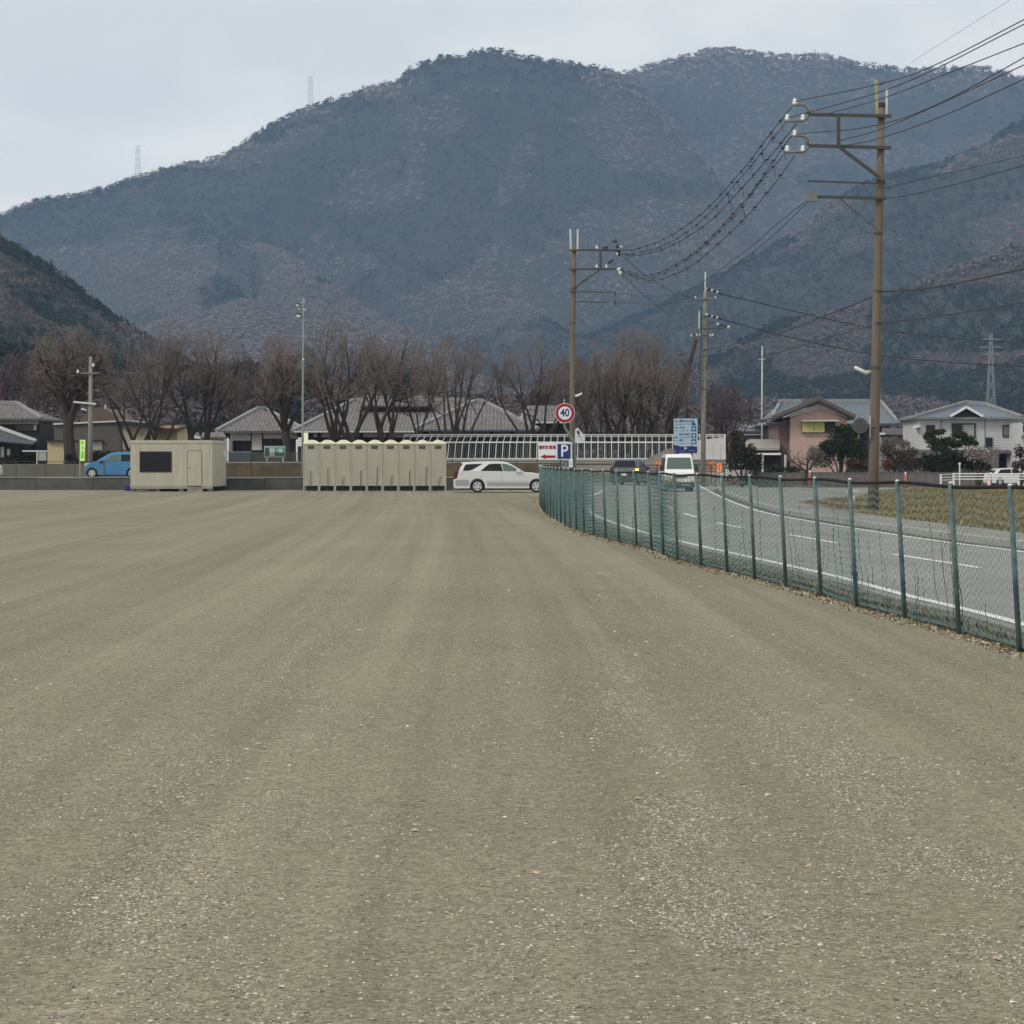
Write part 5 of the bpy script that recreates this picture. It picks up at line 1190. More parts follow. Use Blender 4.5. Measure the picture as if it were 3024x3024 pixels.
# block wall
Yw = 166.0; bw = MB(); bw.box(PX(2240, Yw), PX(2880, Yw), Yw, Yw+.15, -.6, PZ(1397, Yw)); bw.cur = 1
for px in np.arange(2240, 2880, 26): bw.box(PX(px, Yw)-.03, PX(px, Yw)+.03, Yw-.02, Yw, -.6, PZ(1396, Yw))
bw.box(PX(2240, Yw), PX(2880, Yw), Yw-.03, Yw+.18, PZ(1397, Yw)+.001, PZ(1394.5, Yw))
tag(bw.build('block_wall', [mat('block_grey', S(118, 110, 108, .75), .9, var=.15, scale=1.5), m_conc_d]), 'low grey block wall in front of the right-hand gardens', 'wall')
# roadside guard strip (dark kerb behind field)
# ================================================================== BUILDINGS
m_tile = mat('roof_tile_grey', S(128, 122, 122, .75), .75, var=.34, scale=1.6, bump=1.0, bscale=3.2, stretch=(2.2, .7, .9), spec=.3)
m_tile_d = mat('roof_tile_dark', S(92, 96, 102, .7), .6, var=.18, scale=1.2, bump=.6, bscale=4, stretch=(2.5, .5, .5))
m_tile_b = mat('roof_tile_blue', S(110, 122, 134, .7), .5, var=.12, scale=1.0, bump=.6, bscale=4, stretch=(2.5, .5, .5))
wave_on(m_tile, 1.05, .62, 1.12); wave_on(m_tile_d, 1.05, .7, 1.1); wave_on(m_tile_b, 1.05, .75, 1.1)
m_ridge = mat('ridge_tile', S(150, 150, 150, .8), .7, var=.15)
m_wood = mat('dark_wood', S(58, 52, 48, .65), .8, var=.25, scale=2)
m_plas = mat('white_plaster', S(206, 202, 196, .95), .85, var=.06)
m_void = mat('dark_interior', (.012, .013, .014), .6, var=0)
m_pink = mat('pink_render', S(208, 176, 164, .80), .85, var=.08, scale=.8)
m_sid = mat('white_siding', S(206, 206, 206, .88), .7, var=.05, scale=.7)
def hip(name, par, m, corners, ridge, th=.18, skirt=None):
    """corners: 4 eave points (front-left, front-right, back-right, back-left); ridge: 2 points (may be equal)"""
    fl_, fr, br, bl = corners; r0, r1 = ridge; mb = MB()
    same = (Vector(r0)-Vector(r1)).length < .05
    mb.slab([fl_, fr, r1] if same else [fl_, fr, r1, r0], th); mb.slab([fr, br, r1], th); mb.slab([br, bl, r0] if same else [br, bl, r0, r1], th); mb.slab([bl, fl_, r0], th)
    ro = mb.build(name, m, par)
    rb = MB()
    for a, b in ((fl_, r0), (fr, r1)): rb.beam(Vector(a)+Vector((0, 0, .05)), Vector(b)+Vector((0, 0, .08)), .32, .22)
    if not same: rb.beam(Vector(r0)+Vector((0, 0, .1)), Vector(r1)+Vector((0, 0, .1)), .34, .34)
    rb.build('ridge', m_ridge, ro)
    return ro
def zq(px, py, Y): p = W(px, py, Y); return (p.x, p.y, p.z)
# --- community hall, left wing
Ya = 182.0; gA = 1.32
hl = empty('tiled_hall_wing', (PX(765, Ya), Ya, gA), 'small white-walled wing with a grey hipped tile roof behind the notice board', 'building')
yb_ = Ya+12
hip('roof', hl, m_tile, [zq(640, 1272, Ya-1), zq(905, 1272, Ya-1), (PX(890, Ya), yb_, PZ(1272, Ya)), (PX(650, Ya), yb_, PZ(1272, Ya))], [zq(761, 1208, Ya+6), (PX(761, Ya+6)+.4, Ya+8, PZ(1208, Ya+6))])
mb = MB(); mb.box(PX(655, Ya), PX(903, Ya), Ya, yb_, gA, PZ(1273, Ya)); mb.build('wall', m_wood, hl)
MB().box(PX(642, Ya), PX(903, Ya), Ya-.95, Ya-.85, PZ(1276.5, Ya), PZ(1272.5, Ya)).build('gutter', m_offw, hl)
for a, c, t, b in ((680, 740, 1277, 1301), (744, 773, 1277, 1329), (778, 836, 1277, 1295), (842, 895, 1277, 1295)):
    MB().box(PX(a, Ya), PX(c, Ya), Ya-.05, Ya-.002, PZ(b, Ya), PZ(t, Ya)).build('plaster_panel', m_plas, hl)
for a, c, t, b in ((683, 738, 1304, 1333), (778, 850, 1297, 1330)):
    w = MB(); w.box(PX(a, Ya), PX(c, Ya), Ya-.05, Ya-.002, PZ(b, Ya), PZ(t, Ya)); wv = w.build('window', m_glass, hl)
    w = MB()
    for u in (.33, .66): x = PX(a+(c-a)*u, Ya); w.box(x-.04, x+.04, Ya-.09, Ya-.051, PZ(b, Ya), PZ(t, Ya))
    w.build('mullion', m_wood, wv)
MB().box(PX(664, Ya), PX(904, Ya), Ya-.12, Ya-.002, gA, PZ(1336, Ya)).build('plinth', mat('plinth_grey', S(92, 90, 86, .7), .9, var=.1), hl)
MB().box(PX(620, Ya), PX(668, Ya), Ya+.5, Ya+6, PZ(1292, Ya), PZ(1282, Ya)).build('side_roof', m_tile, hl)
# --- main hall
hm_ = empty('tiled_hall', (PX(1060, 180), 180, gA), 'long hall with a broad grey tiled hip roof and raised ridge behind the bare trees', 'building')
Ym = 180.0; Yk = 194.0
hip('roof', hm_, m_tile, [zq(866, 1272, Ym), zq(1420, 1272, Ym), (PX(1400, Ym), 206, PZ(1272, Ym)), (PX(880, Ym), 206, PZ(1272, Ym))], [zq(1045, 1183, Yk), zq(1380, 1183, Yk)])
MB().box(PX(880, Ym+2), PX(1400, Ym+2), Ym+1.4, 204, gA, PZ(1273, Ym)).build('wall', m_wood, hm_)
MB().box(PX(868, Ym), PX(1300, Ym), Ym-.1, Ym+.02, PZ(1277, Ym), PZ(1273, Ym)).build('gutter', m_offw, hm_)
for a, c in ((925, 938), (946, 1060), (1072, 1140), (1150, 1230)): MB().box(PX(a, Ym+1.3), PX(c, Ym+1.3), Ym+1.2, Ym+1.38, PZ(1291, Ym), PZ(1278, Ym)).build('plaster_panel', m_plas, hm_)
for a in (940, 1064, 1144): MB().box(PX(a, Ym)-.12, PX(a, Ym)+.12, Ym+1.0, Ym+1.18, gA, PZ(1275, Ym)).build('column', m_wood, hm_)
ln = MB(); Yl = 188.0
ln.box(PX(1069, Yl), PX(1276, Yl), Yl+.7, Yl+5, PZ(1210, Yl), PZ(1196, Yl)); lnb = ln.build('clerestory', mat('brown_band', S(84, 70, 60, .65), .8), hm_)
ln = MB(); ln.slab([zq(1064, 1197, Yl), zq(1282, 1197, Yl), (PX(1276, Yl), Yl+3, PZ(1170, Yl)), (PX(1069, Yl), Yl+3, PZ(1170, Yl))], .15); ln.slab([(PX(1276, Yl), Yl+3, PZ(1170, Yl)), (PX(1069, Yl), Yl+3, PZ(1170, Yl)), (PX(1064, Yl), Yl+6, PZ(1197, Yl)), (PX(1282, Yl), Yl+6, PZ(1197, Yl))], .15)
ln.build('lantern_roof', m_tile, hm_); MB().box(PX(1068, Yl), PX(1277, Yl), Yl+2.8, Yl+3.2, PZ(1171, Yl), PZ(1166, Yl)).build('ridge', m_ridge, hm_)
# --- right wing
hr = empty('tiled_hall_wing', (PX(1400, 172), 172, gA), 'right wing of the tiled hall, pyramid roof peaking left of the 40 sign', 'building')
Yz = 171.0
hip('roof', hr, m_tile, [zq(1222, 1268, Yz), zq(1590, 1268, Yz), (PX(1580, Yz), 189, PZ(1268, Yz)), (PX(1230, Yz), 189, PZ(1268, Yz))], [zq(1404, 1186, Yz+8.5), zq(1424, 1186, Yz+8.5)])
MB().box(PX(1240, Yz+1), PX(1575, Yz+1), Yz+1, 188, gA, PZ(1269, Yz)).build('wall', m_wood, hr)
MB().box(PX(1224, Yz), PX(1588, Yz), Yz-.1, Yz+.02, PZ(1273, Yz), PZ(1269, Yz)).build('gutter', mat('gutter_blue', S(104, 120, 136, .75), .5), hr)
for a, c in ((1266, 1320), (1322, 1384), (1396, 1446), (1458, 1508), (1518, 1570)): MB().box(PX(a, Yz+1), PX(c, Yz+1), Yz+.85, Yz+.98, PZ(1284, Yz), PZ(1275, Yz)).build('plaster_panel', mat('plaster_shade', S(150, 146, 134, .8), .85, var=.08), hr)
for a, c in ((1262, 1380), (1396, 1510)): MB().box(PX(a, Yz+1), PX(c, Yz+1), Yz+.9, Yz+.98, PZ(1345, Yz), PZ(1292, Yz)).build('window', m_glass, hr)
# --- small tiled building behind the 40 sign
hs = empty('small_tiled_house', (PX(1620, 190), 190, .5), 'small tiled roof building just left of the 40 sign', 'building')
hip('roof', hs, m_tile, [zq(1535, 1243, 188), zq(1690, 1243, 188), zq(1690, 1243, 196), zq(1535, 1243, 196)], [zq(1560, 1207, 192), zq(1650, 1207, 192)])
MB().box(PX(1548, 189), PX(1680, 189), 189, 195, .5, PZ(1244, 189)).build('wall', m_wood, hs); MB().box(PX(1538, 188), PX(1688, 188), 187.9, 188.0, PZ(1250, 188), PZ(1244.5, 188)).build('fascia', m_offw, hs)
# --- white vehicles' roofs far behind the railing, right of the slim pole
def mini(px, py, w, label, m=None):
    Y = 172.; x = PX(px, Y); W_ = w*Y/F; z = PZ(py, Y); o = empty('parked_van', (x, Y, z-1.7), label, 'van', 'vans parked on the rise')
    mb = MB(); mb.prism([(x-W_/2, z-1.4), (x-W_/2, z-.2), (x-W_/2+.2, z), (x+W_/2-.5, z), (x+W_/2-.05, z-.6), (x+W_/2, z-1.4)], Y, Y+1.7); mb.build('body', m or p_wh, o)
    MB().prism([(x-W_/2+.2, z-.7), (x-W_/2+.3, z-.2), (x+W_/2-.6, z-.2), (x+W_/2-.3, z-.7)], Y-.02, Y-.003).build('side_window', m_glass, o)
    for s in (-.3, .3): MB().tube([(x+s*W_, Y-.04, z-1.4), (x+s*W_, Y+.15, z-1.4)], .3, 14).build('wheel', m_tyre, o)
mini(1712, 1264, 30, 'white van roof showing over the railing just right of the slim pole'); mini(1752, 1266, 34, 'dark blue and white van behind the railing, second from the slim pole', mat('navy_paint', S(60, 72, 96, .7), .4))

# --- left house with tiled roof
Yh = 160.0
lh = empty('tiled_house', (PX(40, Yh), Yh, .45), 'old dark wooden two-storey house with tiled roofs at the left edge', 'house')
rf = MB(); rf.slab([zq(-150, 1236, Yh), zq(120, 1236, Yh), zq(50, 1191, Yh+4), zq(-150, 1191, Yh+4)], .2); rf.slab([zq(120, 1236, Yh), (PX(120, Yh), Yh+8, PZ(1236, Yh)), zq(50, 1191, Yh+4)], .2); rf.slab([zq(-150, 1191, Yh+4), zq(50, 1191, Yh+4), (PX(120, Yh), Yh+8, PZ(1236, Yh)), (PX(-150, Yh), Yh+8, PZ(1236, Yh))], .2)
ro = rf.build('roof', m_tile, lh); rb = MB(); rb.beam(zq(-150, 1189, Yh+4), zq(50, 1189, Yh+4), .3, .3); rb.beam(zq(50, 1189, Yh+4), zq(122, 1235, Yh), .28, .2); rb.build('ridge', m_ridge, ro)
MB().box(PX(-150, Yh), PX(110, Yh), Yh+.8, Yh+7.5, .45, PZ(1237, Yh)).build('wall', m_wood, lh)
MB().box(PX(-150, Yh), PX(108, Yh), Yh+.70, Yh+.79, PZ(1252, Yh), PZ(1244, Yh)).build('plaster_panel', m_plas, lh)
w = MB(); w.box(PX(40, Yh), PX(92, Yh), Yh+.72, Yh+.79, PZ(1272, Yh), PZ(1255, Yh)); wv = w.build('window', mat('brown_glass', S(84, 78, 66, .6), .3), lh); MB().box(PX(94, Yh), PX(101, Yh), Yh+.65, Yh+.79, PZ(1270, Yh), PZ(1254, Yh)).build('shutter_box', m_offw, lh)
rf = MB(); rf.slab([zq(-150, 1290, Yh-3), zq(-60, 1262, Yh-2), zq(106, 1300, Yh-2.5), zq(96, 1312, Yh-3.4)], .15)
rf.slab([zq(-150, 1240, Yh-1), zq(-20, 1257, Yh-1.5), zq(108, 1300, Yh-2), zq(-150, 1300, Yh-2)], .14); lr_ = rf.build('porch_roof', m_tile_d, lh)
MB().beam(zq(-30, 1252, Yh-2.6), zq(107, 1301, Yh-2.6), .12, .22).build('verge_board', m_offw, lr_)
MB().box(PX(-150, Yh), PX(88, Yh), Yh-2, Yh+.69, .45, PZ(1303, Yh)).build('porch', m_wood, lh)
for a, t, b in ((2, 1320, 1352), (22, 1320, 1350), (40, 1326, 1352)): MB().box(PX(a, Yh), PX(a+9, Yh), Yh-2.1, Yh-2.002, PZ(b, Yh), PZ(t, Yh)).build('panel', m_plas, lh)
# --- grey workshop
Yq = 158.0
gw = empty('grey_workshop', (PX(260, Yq), Yq, .45), 'flat grey-brown workshop with pale roof edge behind the grey pole', 'building')
m_gb = mat('grey_brown_wall', S(108, 104, 98, .75), .85, var=.06); m_cw = mat('cream_wall', S(196, 186, 164, .8), .85, var=.06)
MB().prism([(PX(160, Yq), .45), (PX(160, Yq), PZ(1252, Yq)), (PX(358, Yq), PZ(1243, Yq)), (PX(358, Yq), .45)], Yq, Yq+9).build('wall', m_gb, gw)
MB().slab([(PX(158, Yq), Yq-.2, PZ(1250, Yq)), (PX(376, Yq), Yq-.2, PZ(1240, Yq)), (PX(376, Yq), Yq+9, PZ(1240, Yq)), (PX(158, Yq), Yq+9, PZ(1250, Yq))], .12).build('roof', m_offw, gw)
MB().prism([(PX(359, Yq), .45), (PX(359, Yq), PZ(1244, Yq)), (PX(424, Yq), PZ(1250, Yq)), (PX(424, Yq), .45)], Yq+.1, Yq+9).build('side_wall', m_cw, gw)
MB().slab([(PX(350, Yq), Yq-.6, PZ(1242, Yq)), (PX(440, Yq), Yq-.6, PZ(1250, Yq)), (PX(440, Yq), Yq+9, PZ(1250, Yq)), (PX(350, Yq), Yq+9, PZ(1242, Yq))], .25).build('roof_edge', m_blk, gw)
w = MB(); w.box(PX(268, Yq), PX(302, Yq), Yq-.05, Yq-.002, PZ(1330, Yq), PZ(1303, Yq)); w.build('window', mat('pale_window', S(178, 180, 176, .8), .3, var=.1), gw); MB().box(PX(264, Yq), PX(304, Yq), Yq-.3, Yq-.003, PZ(1302, Yq), PZ(1299, Yq)).build('canopy', m_wood, gw)
Yq2 = 163.0; cs = empty('cream_building', (PX(490, Yq2), Yq2, .45), 'cream building with a rust-edged roof behind the multi-trunk tree', 'building')
MB().box(PX(425, Yq2), PX(524, Yq2), Yq2, Yq2+7, .45, PZ(1258, Yq2)).build('wall', mat('cream_yellow', S(206, 192, 150, .85), .85, var=.06), cs)
MB().slab([(PX(420, Yq2), Yq2-.8, PZ(1262, Yq2)), (PX(532, Yq2), Yq2-.8, PZ(1266, Yq2)), (PX(536, Yq2), Yq2+4, PZ(1252, Yq2)), (PX(420, Yq2), Yq2+4, PZ(1252, Yq2))], .2).build('roof', mat('rusty_roof', S(108, 72, 58, .65), .8, var=.3), cs)
Yc2 = 153.0; sh = empty('cream_shed', (PX(170, Yc2), Yc2, .45), 'small cream shed left of the thick tree trunk', 'shed')
MB().box(PX(140, Yc2), PX(200, Yc2), Yc2, Yc2+3, .45, PZ(1304, Yc2)).build('wall', M['cream_yellow'], sh); MB().box(PX(136, Yc2), PX(206, Yc2), Yc2-.3, Yc2+3.2, PZ(1303.9, Yc2), PZ(1300, Yc2)).build('roof', m_wood, sh)
bh = MB(); Yd = 176.0
bh.prism([(PX(236, Yd), .4), (PX(238, Yd), PZ(1235, Yd)), (PX(270, Yd), PZ(1205, Yd)), (PX(300, Yd), PZ(1204, Yd)), (PX(335, Yd), PZ(1222, Yd)), (PX(358, Yd), PZ(1244, Yd)), (PX(358, Yd), .4)], Yd, Yd+8)
bo = bh.build('brown_roofed_barn', mat('brown_roof', S(118, 98, 86, .7), .8, var=.12)); tag(bo, 'brown hump-roofed barn rising behind the grey workshop', 'barn'); MB().box(PX(302, Yd), PX(306, Yd), Yd+1, Yd+1.1, PZ(1206, Yd), PZ(1192, Yd)).build('chimney_pipe', m_offw, bo)
Yb3 = 176.0; br = empty('dark_roofed_house', (PX(560, Yb3), Yb3, .5), 'low house with white-trimmed dark roof right of the cream building', 'house')
MB().slab([zq(524, 1286, Yb3), zq(590, 1294, Yb3), zq(588, 1278, Yb3+4), zq(530, 1268, Yb3+4)], .15).build('roof', m_tile_d, br); MB().beam(zq(526, 1284, Yb3-.2), zq(592, 1293, Yb3-.2), .2).build('eave_trim', m_offw, br); MB().box(PX(528, Yb3), PX(660, Yb3), Yb3+.4, Yb3+6, .5, PZ(1296, Yb3)).build('wall', m_plas, br)
MB().slab([zq(592, 1290, Yb3), zq(668, 1290, Yb3), zq(660, 1276, Yb3+4), zq(600, 1276, Yb3+4)], .15).build('roof', m_tile, br)
# white gate, grey box wall by the upper road
gt = empty('white_gate', (PX(122, 146), 146, .45), 'white barred gate left of the cream shed', 'gate'); mb = MB()
for px in np.arange(110, 138, 3.2): mb.box(PX(px, 146)-.02, PX(px, 146)+.02, 146, 146.04, PZ(1360, 146), PZ(1334, 146))
mb.build('bars', m_offw, gt); MB().box(PX(66, 146), PX(139, 146), 145.95, 146.08, PZ(1333.8, 146), PZ(1330, 146)).build('top_bar', m_offw, gt); MB().box(PX(108, 146), PX(111, 146), 145.93, 145.949, .45, PZ(1330, 146)).build('post', m_offw, gt)
mb = MB(); mb.box(PX(165, 141), PX(236, 141), 141, 141.8, .45, PZ(1374, 141)); mb.cur = 1; mb.box(PX(164, 141), PX(237, 141), 140.95, 141.85, PZ(1373.9, 141), PZ(1371, 141))
tag(mb.build('concrete_block', [m_conc_d, m_offw]), 'grey concrete block planter in front of the thick tree trunk', 'planter')
# notice board
Yo = 142.0; no_ = empty('notice_board', (PX(811, Yo), Yo, 1.35), 'green notice board with papers on two white legs', 'notice board')
mb = MB(); mb.box(PX(780, Yo), PX(842, Yo), Yo, Yo+.15, PZ(1351, Yo), PZ(1317, Yo)); bd_ = mb.build('frame', mat('pale_green_frame', S(168, 186, 178, .8), .5, var=.05), no_)
MB().box(PX(783, Yo), PX(839, Yo), Yo-.02, Yo-.002, PZ(1347, Yo), PZ(1322, Yo)).build('board', mat('board_green', S(48, 106, 90, .75), .6, var=.1), bd_)
for a, c, t, b, mm in ((796, 811, 1323, 1346, S(190, 204, 206, .8)), (814, 820, 1325, 1334, S(160, 196, 196, .8)), (822, 836, 1324, 1337, S(176, 210, 206, .8)), (785, 791, 1326, 1344, S(40, 88, 76, .7))):
    MB().box(PX(a, Yo), PX(c, Yo), Yo-.03, Yo-.021, PZ(b, Yo), PZ(t, Yo)).build('poster', mat('poster_%d' % a, mm, .6, var=.2, scale=6), bd_)
for a in (788, 835): MB().box(PX(a, Yo)-.05, PX(a, Yo)+.05, Yo+.02, Yo+.12, 1.3, PZ(1351, Yo)-.002).build('leg', m_offw, no_)
gp = empty('steel_gate', (PX(706, 141), 141, 1.4), 'dark grey steel gate panel left of the notice board', 'gate'); MB().box(PX(675, 141), PX(740, 141), 141, 141.06, 1.36, PZ(1336, 141)).build('panel', mat('gate_slate', S(72, 82, 86, .7), .6, var=.1), gp); MB().box(PX(672, 141), PX(742, 141), 140.98, 141.08, PZ(1335.9, 141), PZ(1333, 141)).build('top_bar', m_steel, gp)
for a, t, b in ((672, 1293, 1362), (876, 1298, 1368)): 
    MB().box(PX(a, 141)-.05, PX(a, 141)+.05, 141.1, 141.2, 1.3, PZ(t, 141)).build('post', m_white, gp)
mb = MB(); 
for px in np.arange(745, 900, 3.0): mb.box(PX(px, 141)-.012, PX(px, 141)+.012, 141.1, 141.12, 1.4, PZ(1338, 141))
mb.box(PX(743, 141), PX(900, 141), 141.08, 141.098, PZ(1338, 141), PZ(1336.5, 141)); tag(mb.build('wire_fence', m_steeld), 'low dark wire fence on the mossy wall behind the notice board', 'fence')

# --- pink house (right)
Yp_ = 188.0; gP = -.55
ph = empty('pink_house', (PX(2417, Yp_), Yp_, gP), 'pink two-storey house with a low gable and yellow shutters', 'house')
hb = MB(); xa, xc = PX(2334, Yp_), PX(2500, Yp_); xm = PX(2417, Yp_)
hb.prism([(xa, gP), (xa, PZ(1236, Yp_)), (xm, PZ(1204, Yp_)), (xc, PZ(1236, Yp_)), (xc, gP)], Yp_, Yp_+9); hb.build('wall', m_pink, ph)
hb = MB(); hb.box(PX(2304, Yp_), xa-.003, Yp_+.8, Yp_+8.5, gP, PZ(1238, Yp_)); hb.build('side_wall', mat('pink_side', S(142, 118, 116, .7), .85, var=.08), ph)
hb = MB(); hb.prism([(PX(2331, Yp_), PZ(1234, Yp_)), (PX(2331, Yp_), PZ(1226, Yp_)), (xm, PZ(1190, Yp_)), (PX(2502, Yp_), PZ(1226, Yp_)), (PX(2502, Yp_), PZ(1234, Yp_)), (xm, PZ(1206, Yp_))], Yp_-.25, Yp_-.01); hb.build('gable_band', m_plas, ph)
rf = MB(); rf.slab([zq(2280, 1234, Yp_-1), zq(2417, 1178, Yp_-1), (xm, Yp_+9.5, PZ(1178, Yp_-1)), (PX(2280, Yp_-1), Yp_+9.5, PZ(1234, Yp_-1))], .28); rf.slab([zq(2417, 1178, Yp_-1), zq(2527, 1231, Yp_-1), (PX(2527, Yp_-1), Yp_+9.5, PZ(1231, Yp_-1)), (xm, Yp_+9.5, PZ(1178, Yp_-1))], .28)
ro = rf.build('roof', m_tile_d, ph); rb = MB(); rb.beam(zq(2280, 1233, Yp_-1.1), zq(2417, 1177, Yp_-1.1), .16, .30); rb.beam(zq(2417, 1177, Yp_-1.1), zq(2527, 1230, Yp_-1.1), .16, .30); rb.beam((xm, Yp_-1.2, PZ(1176, Yp_-1)), (xm, Yp_+9.6, PZ(1176, Yp_-1)), .3, .3); rb.build('verge', mat('verge_brown', S(112, 98, 96, .7), .7, var=.1), ro)
MB().box(PX(2410, Yp_), PX(2424, Yp_), Yp_-.35, Yp_-.26, PZ(1193, Yp_), PZ(1186, Yp_)).build('gable_vent', m_blk, ph)
w = MB(); w.box(PX(2367, Yp_), PX(2466, Yp_), Yp_-.10, Yp_-.003, PZ(1278, Yp_), PZ(1245, Yp_)); wv = w.build('window', m_wood, ph)
MB().box(PX(2368, Yp_), PX(2402, Yp_), Yp_-.16, Yp_-.101, PZ(1276.5, Yp_), PZ(1246, Yp_)).build('shutter', mat('yellow_shutter', S(208, 198, 124, .85), .7, var=.05), wv); MB().box(PX(2403, Yp_), PX(2434, Yp_), Yp_-.16, Yp_-.101, PZ(1276.5, Yp_), PZ(1246, Yp_)).build('shutter', M['yellow_shutter'], wv)
MB().slab([(PX(2364, Yp_), Yp_-.003, PZ(1239, Yp_)), (PX(2474, Yp_), Yp_-.003, PZ(1239, Yp_)), (PX(2474, Yp_), Yp_-.8, PZ(1243, Yp_)), (PX(2364, Yp_), Yp_-.8, PZ(1243, Yp_))], .06).build('canopy', m_offw, ph); MB().box(PX(2366, Yp_), PX(2482, Yp_), Yp_-.3, Yp_-.17, PZ(1280.5, Yp_), PZ(1278.2, Yp_)).build('sill', M['verge_brown'], ph)
rf = MB(); rf.slab([zq(2262, 1246, Yp_-.5), zq(2312, 1246, Yp_-.5), zq(2312, 1232, Yp_+2), zq(2275, 1232, Yp_+2)], .2); rf.build('side_roof', m_tile_d, ph)
rf = MB(); rf.slab([zq(2198, 1323, Yp_-2), zq(2303, 1323, Yp_-2), zq(2303, 1297, Yp_+2), zq(2205, 1297, Yp_+2)], .2); rf.build('porch_roof', mat('porch_tile', S(166, 158, 148, .75), .7, var=.12, bump=.4, stretch=(3, 1, 1)), ph)
MB().box(PX(2222, Yp_), PX(2303, Yp_), Yp_-1.2, Yp_+6, gP, PZ(1326, Yp_)).build('porch', mat('porch_dark', S(48, 42, 42, .6), .8, var=.1), ph)
MB().slab([zq(2224, 1342, Yp_-3.2), zq(2306, 1342, Yp_-3.2), zq(2306, 1336, Yp_-1.21), zq(2224, 1336, Yp_-1.21)], .05).build('awning', m_white, ph)
for px in (2240, 2306): MB().box(PX(px, Yp_)-.08, PX(px, Yp_)+.08, Yp_-3.1, Yp_-3.0, gP, PZ(1343, Yp_)).build('porch_post', m_offw, ph)
# --- temple-like roof behind
Yt2 = 222.0; tp = empty('blue_tiled_house', (PX(2440, Yt2), Yt2, -.5), 'large house with a blue-grey tiled roof behind the pink house and the big pole', 'house')
hip('roof', tp, m_tile_b, [zq(2268, 1252, Yt2), zq(2654, 1250, Yt2), (PX(2654, Yt2), Yt2+12, PZ(1250, Yt2)), (PX(2268, Yt2), Yt2+12, PZ(1252, Yt2))], [zq(2306, 1186, Yt2+6), zq(2600, 1186, Yt2+6)], .3)
MB().box(PX(2290, Yt2), PX(2632, Yt2), Yt2+1, Yt2+11, -.5, PZ(1253, Yt2)).build('wall', m_wood, tp)
for px in (2304, 2318): MB().beam(zq(px, 1200, Yt2+5), zq(px-4, 1178, Yt2+5), .25).build('ridge_ornament', m_ridge, tp)
P = zq(2601, 1178, Yt2+6); MB().beam(P, (P[0], P[1], P[2]-.5), .3).build('ridge_ornament', m_ridge, tp); MB().beam((P[0], P[1], P[2]+1.1), P, .05).build('antenna', m_steel, tp)
Yt3 = 232.0; sr_ = empty('grey_shed', (PX(2230, Yt3), Yt3, -.5), 'low grey-roofed shed left of the pink house', 'shed')
MB().slab([zq(2180, 1272, Yt3), zq(2280, 1272, Yt3), zq(2276, 1254, Yt3+4), zq(2182, 1254, Yt3+4)], .2).build('roof', mat('grey_roof', S(118, 126, 130, .75), .6, var=.1, bump=.3), sr_); MB().box(PX(2190, Yt3), PX(2275, Yt3), Yt3+.5, Yt3+5, -.5, PZ(1273, Yt3)).build('wall', m_gb, sr_); MB().box(PX(2194, Yt3), PX(2262, Yt3), Yt3+.2, Yt3+.49, PZ(1285, Yt3), PZ(1281, Yt3)).build('fascia', m_offw, sr_)
# --- long brown roof
Yl2 = 200.0; lb_ = empty('brown_roofed_outbuilding', (PX(2660, Yl2), Yl2, -.5), 'long outbuilding with a dark brown roof between the big pole and the white house', 'building')
MB().slab([zq(2600, 1282, Yl2), zq(2722, 1286, Yl2), zq(2722, 1267, Yl2+4), zq(2606, 1263, Yl2+4)], .25).build('roof', mat('brown_metal_roof', S(66, 56, 60, .65), .6, var=.12), lb_); MB().box(PX(2606, Yl2), PX(2718, Yl2), Yl2+.3, Yl2+5, -.5, PZ(1285, Yl2)).build('wall', mat('pale_grey_wall', S(160, 158, 160, .75), .85, var=.06), lb_); MB().box(PX(2596, Yl2), PX(2612, Yl2), Yl2-.4, Yl2-.2, PZ(1284, Yl2), PZ(1278, Yl2)).build('gutter_end', m_white, lb_)
# --- white house
Yv = 186.0; gV = -.6
wh = empty('white_house', (PX(2860, Yv), Yv, gV), 'white two-storey house with a triangular dormer at the right edge', 'house')
b = MB(); b.box(PX(2716, Yv), PX(3017, Yv), Yv, Yv+8, PZ(1328, Yv), PZ(1236, Yv)); b.cur = 1
for i in range(1, 14): z = PZ(1328-i*6.6, Yv); b.box(PX(2781, Yv), PX(3016, Yv), Yv-.006, Yv, z-.012, z+.012)
b.cur = 1; b.box(PX(2779, Yv)-.05, PX(2779, Yv)+.04, Yv-.04, Yv, PZ(1328, Yv), PZ(1237, Yv)); b.box(PX(2909, Yv)-.04, PX(2909, Yv)+.04, Yv-.04, Yv, PZ(1328, Yv), PZ(1237, Yv)); b.build('wall', [m_sid, m_steel], wh)
b = MB(); b.box(PX(2716, Yv), PX(2950, Yv), Yv+.02, Yv+8, gV, PZ(1328.5, Yv)); b.box(PX(2950, Yv), PX(3017, Yv), Yv+1.4, Yv+8, gV, PZ(1328.5, Yv)); b.build('lower_wall', mat('grey_render', S(128, 120, 116, .75), .85, var=.08), wh)
MB().slab([zq(2950, 1334, Yv-1), zq(3010, 1334, Yv-1), zq(3010, 1328, Yv+.0), zq(2956, 1328, Yv+.0)], .15).build('porch_roof', m_tile, wh)
MB().box(PX(2958, Yv), PX(3001, Yv), Yv+1.3, Yv+1.39, gV, PZ(1348, Yv)).build('garage_door', m_glass, wh)
b = MB(); b.box(PX(2700, Yv), PX(3019, Yv), Yv-.7, Yv+8.7, PZ(1238, Yv), PZ(1232, Yv)); b.build('eave', mat('eave_grey', S(132, 140, 142, .75), .6), wh)
